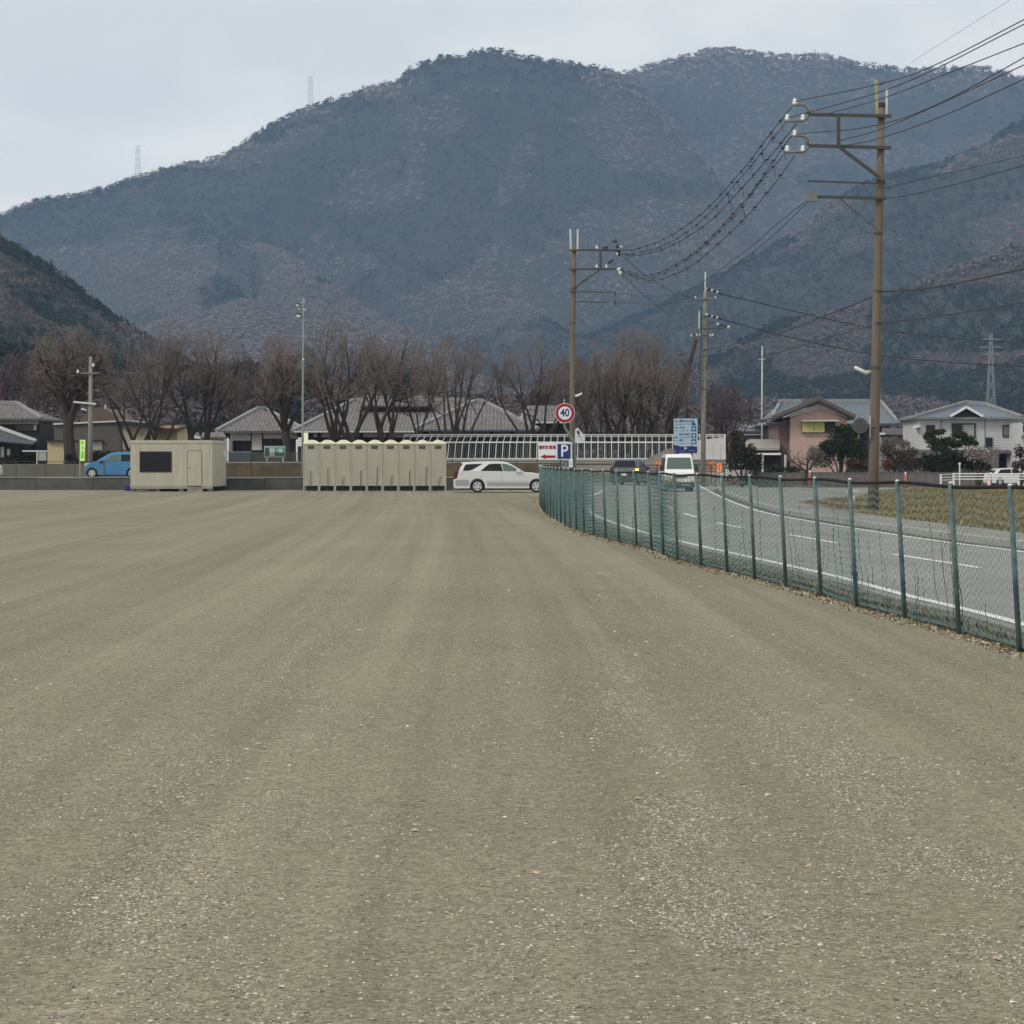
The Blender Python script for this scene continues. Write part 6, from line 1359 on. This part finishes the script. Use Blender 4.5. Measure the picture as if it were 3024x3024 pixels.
hip('roof', wh, m_tile_b, [zq(2702, 1231.5, Yv-.6), zq(3018, 1231.5, Yv-.6), (PX(3018, Yv), Yv+8.6, PZ(1231.5, Yv)), (PX(2702, Yv), Yv+8.6, PZ(1231.5, Yv))], [zq(2850, 1190, Yv+4.2), zq(2912, 1196, Yv+4.2)], .1)
b = MB(); b.prism([(PX(2812, Yv), PZ(1229, Yv)), (PX(2854, Yv), PZ(1206, Yv)), (PX(2898, Yv), PZ(1229, Yv))], Yv-.5, Yv+2.6); dm = b.build('dormer', m_wood, wh)
b = MB(); b.slab([zq(2805, 1230, Yv-.9), zq(2854, 1201, Yv-.9), (PX(2854, Yv), Yv+3.4, PZ(1201, Yv)), (PX(2805, Yv), Yv+3.4, PZ(1230, Yv))], .12); b.slab([zq(2854, 1201, Yv-.9), zq(2904, 1230, Yv-.9), (PX(2904, Yv), Yv+3.4, PZ(1230, Yv)), (PX(2854, Yv), Yv+3.4, PZ(1201, Yv))], .12); b.build('dormer_roof', m_tile_b, wh)
b = MB(); b.beam(zq(2806, 1229.5, Yv-.98), zq(2854, 1202, Yv-.98), .1, .2); b.beam(zq(2854, 1202, Yv-.98), zq(2903, 1229.5, Yv-.98), .1, .2); b.build('dormer_trim', m_white, wh)
for a, c, t, bb_, cur in ((2736, 2759, 1257, 1283, 0), (2812, 2879, 1252, 1291, 1), (2962, 2991, 1257, 1288, 2), (2912, 2929, 1294, 1319, 0)):
    w = MB(); w.box(PX(a, Yv), PX(c, Yv), Yv-.06, Yv-.008, PZ(bb_, Yv), PZ(t, Yv)); wv = w.build('window', m_glass, wh)
    f = MB(); zt2, zb2 = PZ(t, Yv), PZ(bb_, Yv); x0_, x1_ = PX(a, Yv), PX(c, Yv); f.box(x0_-.06, x1_+.06, Yv-.09, Yv-.061, zt2, zt2+.06); f.box(x0_-.06, x1_+.06, Yv-.12, Yv-.061, zb2-.08, zb2); f.box(x0_-.06, x0_, Yv-.09, Yv-.061, zb2+.001, zt2-.001); f.box(x1_, x1_+.06, Yv-.09, Yv-.061, zb2+.001, zt2-.001); f.box((x0_+x1_)/2-.02, (x0_+x1_)/2+.02, Yv-.085, Yv-.062, zb2, zt2)
    f.build('frame', m_steeld, wv)
    if cur == 1: MB().box(PX(2842, Yv), PX(2876, Yv), Yv-.07, Yv-.0605, PZ(1289, Yv), PZ(1254, Yv)).build('curtain', mat('curtain', S(176, 180, 170, .8), .8, var=.1, stretch=(8, 1, .5)), wv)
    if cur == 2: MB().box(PX(2964, Yv), PX(2989, Yv), Yv-.07, Yv-.0605, PZ(1286, Yv), PZ(1259, Yv)).build('curtain', mat('curtain_grey', S(120, 128, 128, .8), .8, var=.1, stretch=(8, 1, .5)), wv)
MB().slab([zq(2696, 1262, Yv-.5), zq(2716, 1258, Yv-.5), zq(2716, 1252, Yv+2), zq(2698, 1256, Yv+2)], .1).build('side_canopy', m_white, wh)
for px, t in ((2719, 1187), (2822, 1180), (3006, 1168)):
    P = W(px, 1232, Yv+3); b = MB(); b.beam(P, (P.x, P.y, PZ(t, Yv+3)), .05); z = PZ(t+4, Yv+3)
    for dz, w_ in ((0, .55), (-.5, .4), (-.9, .3)): b.beam((P.x-w_, P.y, z+dz), (P.x+w_*.3, P.y, z+dz), .035)
    b.build('antenna', m_steeld, wh)
nh = empty('brown_house', (PX(3045, 180), 180, -.6), 'house cut off by the right edge beyond the white house', 'house'); MB().box(PX(3020, 181), PX(3120, 181), 181, 190, -.6, PZ(1248, 181)).build('wall', m_sid, nh); MB().box(PX(3021, 181), PX(3050, 181), 180.93, 180.99, PZ(1276, 181), PZ(1255, 181)).build('window', m_glass, nh)
MB().slab([zq(3016, 1292, 179.6), zq(3110, 1292, 179.6), zq(3110, 1284, 180.9), zq(3018, 1284, 180.9)], .1).build('lower_roof', m_tile, nh); MB().slab([zq(3018, 1247, 180), zq(3120, 1247, 180), zq(3120, 1225, 184), zq(3030, 1225, 184)], .15).build('roof', m_tile, nh)

# ================================================================== TRANSMISSION TOWERS
def tower(px, ptop, pbot, Y, w_top, w_bot, arms, m, label, zg=None, th=.35):
    x = PX(px, Y); z1 = PZ(ptop, Y); z0 = PZ(pbot, Y) if zg is None else zg
    t = empty('transmission_tower', (x, Y, z0), label, 'pylon', 'power line pylons'); b = MB(); k_ = Y/F; n = 9
    def hw(u): return (w_bot*(1-u)**1.35+w_top*(1-(1-u)**1.35))/2*k_
    for sx in (-1, 1):
        for sy in (-1, 1):
            for i in range(n):
                u0, u1 = i/n, (i+1)/n; b.beam((x+sx*hw(u0), Y+sy*hw(u0), z0+(z1-z0)*u0), (x+sx*hw(u1), Y+sy*hw(u1), z0+(z1-z0)*u1), th)
    for i in range(n):
        u0, u1 = i/n, (i+1)/n; a, c = hw(u0), hw(u1); za, zc = z0+(z1-z0)*u0, z0+(z1-z0)*u1
        for sy in (-1, 1): b.beam((x-a, Y+sy*a, za), (x+c, Y+sy*c, zc), th*.6); b.beam((x+a, Y+sy*a, za), (x-c, Y+sy*c, zc), th*.6)
        b.beam((x-a, Y-a, za), (x+a, Y-a, za), th*.6)
    b.build('lattice', m, t)
    for py, w in arms: z = PZ(py, Y); q = MB(); q.beam((x-w/2*k_, Y, z), (x+w/2*k_, Y, z), th*1.3); q.beam((x-w/2*k_, Y, z), (x, Y, z+w*.12*k_), th*.7); q.beam((x+w/2*k_, Y, z), (x, Y, z+w*.12*k_), th*.7); q.build('arm', m, t)
m_lat = mat('lattice_steel', S(158, 164, 166, .7), .6, var=.05); m_lat2 = mat('lattice_pale', (.75, .76, .76), .6, var=.03)
tower(2926, 984, 1300, 560, 7, 44, [(1003, 50), (1026, 66), (1046, 54)], m_lat, 'nearest lattice pylon, standing in front of the right green hill', -1, .16)
tower(407, 430, 524, 2995, 9, 14, [(432, 18), (446, 20), (470, 20), (492, 20)], m_lat2, 'pylon on the lower left shoulder of the mountain ridge', None, .42)
tower(917, 224, 306, 2995, 9, 14, [(227, 18), (240, 20), (260, 20), (282, 20)], m_lat2, 'pylon higher up on the mountain ridge', None, .42)
# ================================================================== BARE TREES
m_bark = mat('bark', S(74, 64, 56, .62), .9, var=.25, scale=3, bump=.4)
m_twig = mat('twigs', S(134, 120, 112, .68), .9, var=.2, scale=1.5)
m_twig2 = mat('twigs_purple', S(112, 94, 94, .62), .9, var=.15, scale=1.5)
def grow_tree(seed, H, spread, limbs, fork, r0, levels=5, upright=.07, stems=1, twig=1.0, zcut=0.0):
    rr = np.random.RandomState(seed); segs = []
    def g(p, d, L, r, lv):
        n = 5 if lv <= 1 else 4 if lv == 2 else 3
        for i in range(n):
            d = d+rr.randn(3)*(.10 if lv <= 1 else .17); d[2] += upright*(.3 if lv <= 1 else .5); d /= np.linalg.norm(d)
            q = p+d*L/n; r1 = r*(1-.55*(i+1)/n)/(1-.55*i/n)
            segs.append((p, q, r, r1, lv)); p, r = q, r1
            if lv < levels and (i >= 1 or lv >= 2):
                kids = 2 if lv < levels-1 else 2
                for _ in range(kids):
                    if lv >= 1 and p[2] < zcut*(.85+.3*rr.rand()) and rr.rand() > .10: continue
                    if rr.rand() < (.72 if lv <= 1 else .585):
                        a = rr.rand()*6.28; s = rr.uniform(.45, 1.0)
                        o = np.array([math.cos(a), math.sin(a), 0]); o = o-d*np.dot(o, d); o /= np.linalg.norm(o)+1e-6
                        g(p, d*math.cos(s)+o*math.sin(s), L*rr.uniform(.42, .68), max(r*.62, .006*twig), lv+1)
        if lv < levels: g(p, d, L*.6, r, lv+1)
    for st in range(stems):
        base = np.array([(st-(stems-1)/2)*r0*2.2, rr.randn()*.2, 0.]); d0 = np.array([(st-(stems-1)/2)*.22, rr.randn()*.08, 1.]); d0 /= np.linalg.norm(d0)
        p = base
        for i in range(3):
            q = p+d0*fork/3+rr.randn(3)*np.array([.05, .05, 0]); segs.append((p, q, r0*(1.25-.15*i) if i == 0 else r0*(1.1-.1*i), r0*(1.0-.1*i), 0)); p = q
        nl = max(2, limbs//stems)
        for k in range(nl):
            a = 6.28*k/nl+rr.rand()*.8; s = rr.uniform(.22, spread); g(p-np.array([0, 0, rr.rand()*fork*.3]), np.array([math.cos(a)*math.sin(s)+d0[0]*.6, math.sin(a)*math.sin(s), math.cos(s)]), H*rr.uniform(.34, .46), r0*rr.uniform(.42, .62), 1)
    return segs
def seg_mesh(name, segs, n, m, parent, rmin=0):
    P = np.array([s[0] for s in segs]); Q = np.array([s[1] for s in segs]); r0 = np.array([s[2] for s in segs]); r1 = np.array([s[3] for s in segs])
    d = Q-P; L = np.linalg.norm(d, axis=1); d /= L[:, None]+1e-9
    up = np.where(np.abs(d[:, 2:3]) < .9, np.array([[0, 0, 1.]]), np.array([[1., 0, 0]])); a = np.cross(d, up); a /= np.linalg.norm(a, axis=1)[:, None]; b = np.cross(a, d)
    Q = Q+d*(r1*.4)[:, None]
    w = 2*np.pi*np.arange(n)/n; ring = a[:, None]*np.cos(w)[None, :, None]+b[:, None]*np.sin(w)[None, :, None]
    V = np.concatenate([P[:, None]+ring*np.maximum(r0, rmin)[:, None, None], Q[:, None]+ring*np.maximum(r1, rmin)[:, None, None]], 1).reshape(-1, 3)
    j = np.arange(n); f = np.stack([j, (j+1) % n, (j+1) % n+n, j+n], 1); T = (f[None]+2*n*np.arange(len(segs))[:, None, None]).reshape(-1, 4)
    V = V-np.array(chain(parent))[None]
    o = np_mesh(name, V, T, m); o.parent = parent; return o
def bare_tree(label, px, Y, base_z, cx0, cx1, top, limbs=6, fork=1.2, r0=.26, seed=1, spread=.75, stems=1, levels=5, twigm=None, group='bare trees in a row', rt=.011, cat='tree', name='bare_tree', upright=.07):
    x = PX(px, Y); H = PZ(top, Y)-base_z; segs = grow_tree(seed, H, spread, limbs, fork, r0, levels, upright, stems)
    segs = grow_tree(seed, H, spread, limbs, fork, r0, levels, upright, stems, zcut=.39*np.percentile([s[1][2] for s in segs], 99.5))
    A = np.array([s[1] for s in segs]); zt = np.percentile(A[:, 2], 99.5); sz = H/zt*1.06
    lo, hi = np.percentile(A[:, 0], 1.0), np.percentile(A[:, 0], 99.0); t0, t1 = PX(cx0, Y)-x, PX(cx1, Y)-x
    sx = (t1-t0)/(hi-lo); sh = ((t0+t1)/2-(lo+hi)/2*sx)
    sx = min(max(sx*1.12, .82), 1.8)
    root = empty(name, (x, Y, base_z), label, cat, group)
    cw = (t1-t0)/2; cc = (t0+t1)/2
    def tr(p):
        q = tr0(p); z = q[2]-base_z
        if z > .30*H:
            u = (q[0]-x-cc*(z/H)**.8)/(cw*1.12); v = (q[1]-Y)/(cw*1.1); t = (z-.56*H)/(.45*H); rho = math.sqrt(u*u+v*v+t*t)
            if rho > .9:
                f = (.9+(rho-.9)*.28)/rho; bl = min(1, (z/H-.30)/.25); f = 1+(f-1)*bl
                q = np.array([x+cc*(z/H)**.8+u*f*cw*1.12, Y+v*f*cw*1.1, base_z+.56*H+t*f*.45*H])
        return q
    def tr0(p): z = p[2]*sz; u = np.clip(z/H, 0, 1); return np.array([x+p[0]*(1+(sx-1)*min(1, u*3))+sh*u**1.2, Y+p[1]*min(sx, 1.3), base_z+z])
    T = [(tr(a), tr(b), c, d, lv) for a, b, c, d, lv in segs]
    seg_mesh('trunk', [s for s in T if s[4] <= 2], 7, m_bark, root, .018)
    seg_mesh('crown', [s for s in T if s[4] > 2], 3, twigm or m_twig, root, rt)
    return root, len(segs)
TR = [('thick-trunked bare tree directly left of the grey pole', 208, 147, .45, 88, 318, 945, 8, 5.0, .42, 21, .62, 1, 5),
      ('many-stemmed bare tree behind the left half of the prefab cabin', 428, 152, .45, 305, 585, 932, 9, 1.6, .22, 22, .70, 4, 5),
      ('narrow bare tree behind the right half of the prefab cabin', 583, 154, .5, 505, 715, 965, 6, 3.2, .26, 23, .62, 2, 5),
      ('bare tree leaning over the white-walled wing, left of the floodlight mast', 850, 150, 1.35, 745, 935, 975, 7, 2.6, .30, 24, .62, 1, 5),
      ('largest bare tree, low-forking, behind the second to fourth portable toilets', 1020, 150, 1.35, 915, 1130, 932, 8, 1.3, .34, 25, .72, 2, 5),
      ('twin-stemmed bare tree behind the middle portable toilets', 1140, 151, 1.35, 1060, 1270, 958, 7, 2.4, .22, 26, .66, 2, 5),
      ('thin bare tree between the raised roof ridge and the last portable toilets', 1232, 153, 1.35, 1170, 1310, 1010, 5, 1.8, .15, 27, .55, 1, 5),
      ('wide V-shaped bare tree behind the silver station wagon', 1345, 158, 1.2, 1250, 1475, 975, 8, 1.0, .26, 28, .80, 2, 5),
      ('bare tree between the tiled hall and the 40 sign', 1572, 160, 1.0, 1478, 1690, 990, 7, 1.6, .28, 29, .72, 2, 5),
      ('dense reddish bare tree just right of the slim utility pole', 1752, 163, .2, 1690, 1835, 995, 8, 1.2, .26, 30, .60, 3, 5),
      ('tallest of the dense bare trees right of the slim pole', 1835, 166, .1, 1755, 1950, 962, 9, 1.6, .30, 31, .62, 3, 5),
      ('dense bare tree in the middle of the thicket left of the blue board', 1905, 163, .1, 1830, 2000, 958, 9, 1.4, .28, 32, .55, 3, 5),
      ('outermost bare tree of the thicket, behind the blue board', 1975, 166, 0, 1900, 2040, 1000, 8, 1.4, .26, 33, .50, 3, 5)]
for i, t in enumerate(TR):
    lb, px, Y, bz, a, c, top, limbs, fork, r0, sd, sp, st, lv = t
    _, n = bare_tree(lb, px, Y, bz, a, c, top, limbs, fork, r0, sd, sp, st, lv, rt=.0085)

# second rank, farther off
for i, (lb, px, Y, a, c, top) in enumerate([('faint farther bare tree filling the gap left of the thick-trunked tree', 90, 190, 0, 200, 1010), ('farther bare tree seen between the slim pole and the 40 sign tree', 1640, 200, 1580, 1760, 1040),
        ('low purple bare tree right of the pale utility pole', 2140, 210, 2070, 2225, 1118), ('farther bare tree behind the two thickest trees near the cabin', 700, 200, 640, 790, 1040)]):
    bare_tree(lb, px, Y, 0, a, c, top, 8, 1.6, .24, 50+i, .7, 2, 5, m_twig2, 'farther bare trees', .016)
# leaning trunk behind the board
P0, P1_ = W(1988, 1230, 168), W(2056, 1002, 168)
lt = empty('leaning_tree', (PX(1975, 168), 168, -.1), 'tall leaning bare trunk behind the blue direction board', 'tree')
MB().tube([(PX(1978, 168), 168, -.1), tuple(P0), tuple((P0+P1_)/2+Vector((.1, 0, .1))), tuple(P1_)], [.42, .34, .25, .12], 10).build('trunk', m_bark, lt, True)
rr_ = np.random.RandomState(8); sg_ = []
for i in range(60):
    u = rr_.uniform(.25, 1); p = np.array(P0+(P1_-P0)*u); d = np.array([rr_.uniform(-.6, .8), rr_.randn()*.3, rr_.uniform(.2, 1)]); L = rr_.uniform(.5, 1.8)
    for j in range(3): q = p+d*L/3; sg_.append((p, q, .03*(1-j*.3), .02*(1-j*.3), 3)); p = q; d = d+rr_.randn(3)*.25
seg_mesh('branches', sg_, 3, m_twig, lt, .01)
# little bare trees in the gardens
bare_tree('little dark bare tree in front of the pink house', 2377, 160, -.3, 2325, 2440, 1312, 6, .9, .14, 61, .95, 1, 4, None, 'small garden trees', .012, name='garden_tree')

# ================================================================== SHRUBS AND EVERGREENS
def leaf_cloud(name, blobs, n, leaf, cols, parent, seed=1, m=None, flat=.0):
    """blobs: (x,y,z,rx,ry,rz); small leaf clumps through each blob's volume, denser near its skin"""
    r_ = np.random.RandomState(seed); vol = np.array([b[3]*b[4]*b[5] for b in blobs])**.7; cnt = np.maximum(20, (n*vol/vol.sum()).astype(int)); C_ = []; 
    for b, k in zip(blobs, cnt):
        u = r_.randn(k, 3); u /= np.linalg.norm(u, axis=1)[:, None]
        lump = 1+.22*np.sin(u[:, 0]*5+b[0]*3)*np.cos(u[:, 2]*6+b[2]*2)+.12*r_.randn(k)
        rad = (r_.rand(k)**.33)*.95*lump; C_.append(np.array(b[:3])+u*rad[:, None]*np.array(b[3:]))
    P = np.concatenate(C_); k = len(P); V = (P[:, None]+r_.randn(k, 3, 3)*leaf*(.6+.8*r_.rand(k, 1, 1))).reshape(-1, 3)
    tint = np.array(cols)[r_.randint(0, len(cols), k)]*(.65+.7*r_.rand(k, 1))
    o = np_mesh(name, V-np.array(chain(parent))[None], np.arange(k*3).reshape(-1, 3), m or m_tint, tint); o.parent = parent; return o
def shrub(name, label, cat, Y, base, blobs, n, leaf, cols, seed=1, group=None, trunk=None, tr=.1):
    x = PX(base[0], Y); z = float(gz(x, Y)) if base[1] is None else base[1]
    o = empty(name, (x, Y, z), label, cat, group); k_ = Y/F
    B = [(PX(a, Y), Y+dy, PZ(b, Y), rx*k_, max(rx, ry)*k_*.8, ry*k_) for a, b, rx, ry, dy in blobs]
    leaf_cloud('crown', B, n, leaf, cols, o, seed)
    mb = MB()
    for b in B:
        p = Vector(b[:3]); q = Vector((x, Y, z)); mb.tube([q, q.lerp(p, .4)+Vector((.1, 0, .1)), p], [tr, tr*.7, tr*.3], 6)
    mb.build('trunk', m_bark, o)
    return o
G1 = [S(40, 56, 40, .65), S(52, 70, 44, .65), S(34, 48, 38, .65), S(66, 84, 50, .65)]
G2 = [S(60, 76, 42, .7), S(44, 58, 36, .65), S(78, 88, 50, .7)]
shrub('clipped_evergreen', 'big dark green rounded evergreen between the pink house and the big pole', 'shrub', 172, (2480, None),
      [(2430, 1345, 38, 34, 0), (2490, 1310, 40, 50, 1), (2500, 1270, 26, 20, 1), (2530, 1340, 34, 44, 0), (2450, 1318, 34, 24, -.5), (2545, 1290, 20, 30, 1), (2478, 1268, 14, 12, 1)], 9000, .07, G1, 2, 'garden evergreens')
shrub('bronze_shrub', 'rusty brown low shrub at the foot of the dark evergreen beside the big pole', 'shrub', 168, (2525, None), [(2520, 1368, 24, 16, 0), (2545, 1375, 18, 14, 0)], 1500, .06, [S(120, 80, 54, .65), S(92, 66, 50, .65), S(84, 76, 54, .6)], 3)
shrub('camellia_bush', 'green bush with reddish buds right of the white panel end', 'shrub', 165, (2190, None), [(2180, 1330, 26, 44, 0), (2212, 1350, 26, 38, 0), (2175, 1290, 16, 18, 0), (2160, 1370, 18, 22, 0), (2235, 1365, 22, 26, 1)], 5200, .07, [S(44, 62, 44, .65), S(60, 76, 50, .65), S(52, 60, 40, .6), S(110, 78, 70, .65)], 4)
shrub('cloud_pruned_pine', 'cloud-pruned pine with separate flat pads in front of the white house', 'tree', 172, (2800, None),
      [(2768, 1276, 27, 8, 0), (2740, 1288, 14, 12, 0), (2752, 1300, 20, 15, 0), (2835, 1283, 24, 11, 0), (2795, 1305, 32, 12, 0), (2862, 1303, 25, 14, .5), (2775, 1322, 32, 12, 0), (2825, 1312, 26, 11, 0), (2880, 1310, 9, 9, 0)], 8500, .055, G2, 5, 'garden evergreens', tr=.09)
shrub('dark_hedge', 'dark green clipped hedge below the cloud-pruned pine', 'hedge', 170, (2800, None), [(2750, 1362, 40, 26, 0), (2810, 1355, 46, 30, 0), (2870, 1368, 36, 24, 0), (2780, 1380, 60, 20, 0)], 6500, .07, [S(36, 46, 34, .62), S(46, 54, 38, .62), S(56, 56, 40, .6)], 6)
shrub('brown_shrub', 'wide brown leafless shrub right of the big pole', 'shrub', 171, (2650, None), [(2620, 1330, 26, 24, 0), (2660, 1350, 36, 30, 0), (2690, 1370, 36, 24, 0), (2630, 1372, 30, 20, 0), (2700, 1335, 22, 16, 1)], 5200, .055, [S(98, 78, 64, .65), S(80, 70, 52, .6), S(112, 96, 84, .65), S(88, 84, 54, .6)], 7)
shrub('rust_shrub', 'small rust-coloured shrub on the wall just right of the big pole', 'shrub', 169, (2620, None), [(2622, 1372, 14, 13, 0)], 600, .05, [S(140, 84, 60, .7), S(112, 74, 54, .65)], 8)
shrub('pale_grass_clump', 'pale grey feathery shrub behind the brown shrub, under the long brown roof', 'shrub', 176, (2655, None), [(2640, 1302, 24, 14, 0), (2672, 1312, 20, 14, 0), (2615, 1305, 14, 14, 0)], 1500, .045, [S(150, 142, 134, .7), S(116, 104, 96, .65)], 9)
shrub('flowering_plum', 'small tree with white blossom in front of the white house', 'tree', 169, (2880, None), [(2868, 1330, 22, 12, 0), (2900, 1328, 24, 14, 0), (2935, 1330, 22, 14, 0), (2920, 1352, 24, 16, 0), (2885, 1350, 30, 14, 0)], 1700, .04, [S(214, 204, 200, .8), S(150, 132, 128, .7), S(120, 104, 98, .65), S(92, 84, 72, .6)], 10, tr=.05)
shrub('green_shrub', 'dull green shrub under the white blossom, left of the white car', 'shrub', 170, (2890, None), [(2880, 1376, 26, 16, 0), (2910, 1378, 20, 14, 0)], 1600, .06, [S(62, 72, 44, .62), S(84, 88, 56, .62)], 11)
shrub('red_leaf_shrub', 'dark red leafed shrub at the right edge below the white house', 'shrub', 172, (3015, None), [(3012, 1335, 16, 22, 0), (3030, 1370, 22, 24, 0), (3000, 1375, 14, 14, 0), (3050, 1340, 22, 30, 0)], 2600, .06, [S(110, 54, 46, .65), S(84, 58, 50, .62), S(60, 56, 44, .6)], 12)
shrub('garden_bush', 'olive bush in front of the pink house wall near its base', 'shrub', 178, (2330, None), [(2290, 1385, 30, 14, 0), (2340, 1388, 30, 12, 0)], 1200, .06, [S(84, 80, 60, .6), S(60, 62, 48, .6)], 13)
shrub('box_hedge', 'dark clipped hedge in front of the old wooden house at the left', 'hedge', 150, (70, .45), [(45, 1362, 26, 18, 0), (85, 1358, 26, 22, 0), (66, 1345, 20, 12, 0), (15, 1370, 22, 14, 0), (102, 1350, 14, 16, 0)], 5200, .055, [S(46, 50, 36, .65), S(60, 60, 44, .62), S(40, 42, 34, .6)], 14)
shrub('brown_hedge', 'brown hedge behind the blue car and the grey pole', 'hedge', 148, (310, .45), [(290, 1350, 26, 18, 0), (330, 1348, 30, 16, 0), (365, 1350, 20, 20, 0)], 2400, .06, [S(76, 68, 52, .62), S(92, 80, 60, .62), S(60, 58, 44, .6)], 15)
shrub('trunk_ivy', 'dark ivy clump at the foot of the thick-trunked tree', 'shrub', 146, (212, .45), [(205, 1352, 12, 12, 0), (222, 1360, 12, 9, 0)], 600, .05, [S(52, 48, 40, .6), S(70, 60, 48, .6)], 16)
shrub('verge_plant', 'low dark green plant with a white stone at the corner of the grass field', 'plant', 78, (2490, .1), [(2462, 1487, 22, 9, 0), (2500, 1490, 16, 7, .5), (2440, 1494, 16, 5, 0)], 1500, .03, [S(64, 82, 58, .65), S(92, 104, 64, .65), S(78, 72, 48, .6)], 17, tr=.02)
A = W(2508, 1494, 75); mb = MB(); mb.ball((A.x, 74, .26), (.05, .05, .17), 8, 6); tag(mb.build('white_stone', m_offw), 'small upright white stone at the corner of the grass field', 'stone')
mb = MB(); A = W(2520, 1452, 98); mb.box(A.x-.28, A.x+.28, 98, 98.25, .12, .2); mb.box(A.x-.2, A.x+.28, 98.05, 98.2, .205, .25); tag(mb.build('white_slab', m_offw), 'white slab lying at the far corner of the grass field', 'slab')
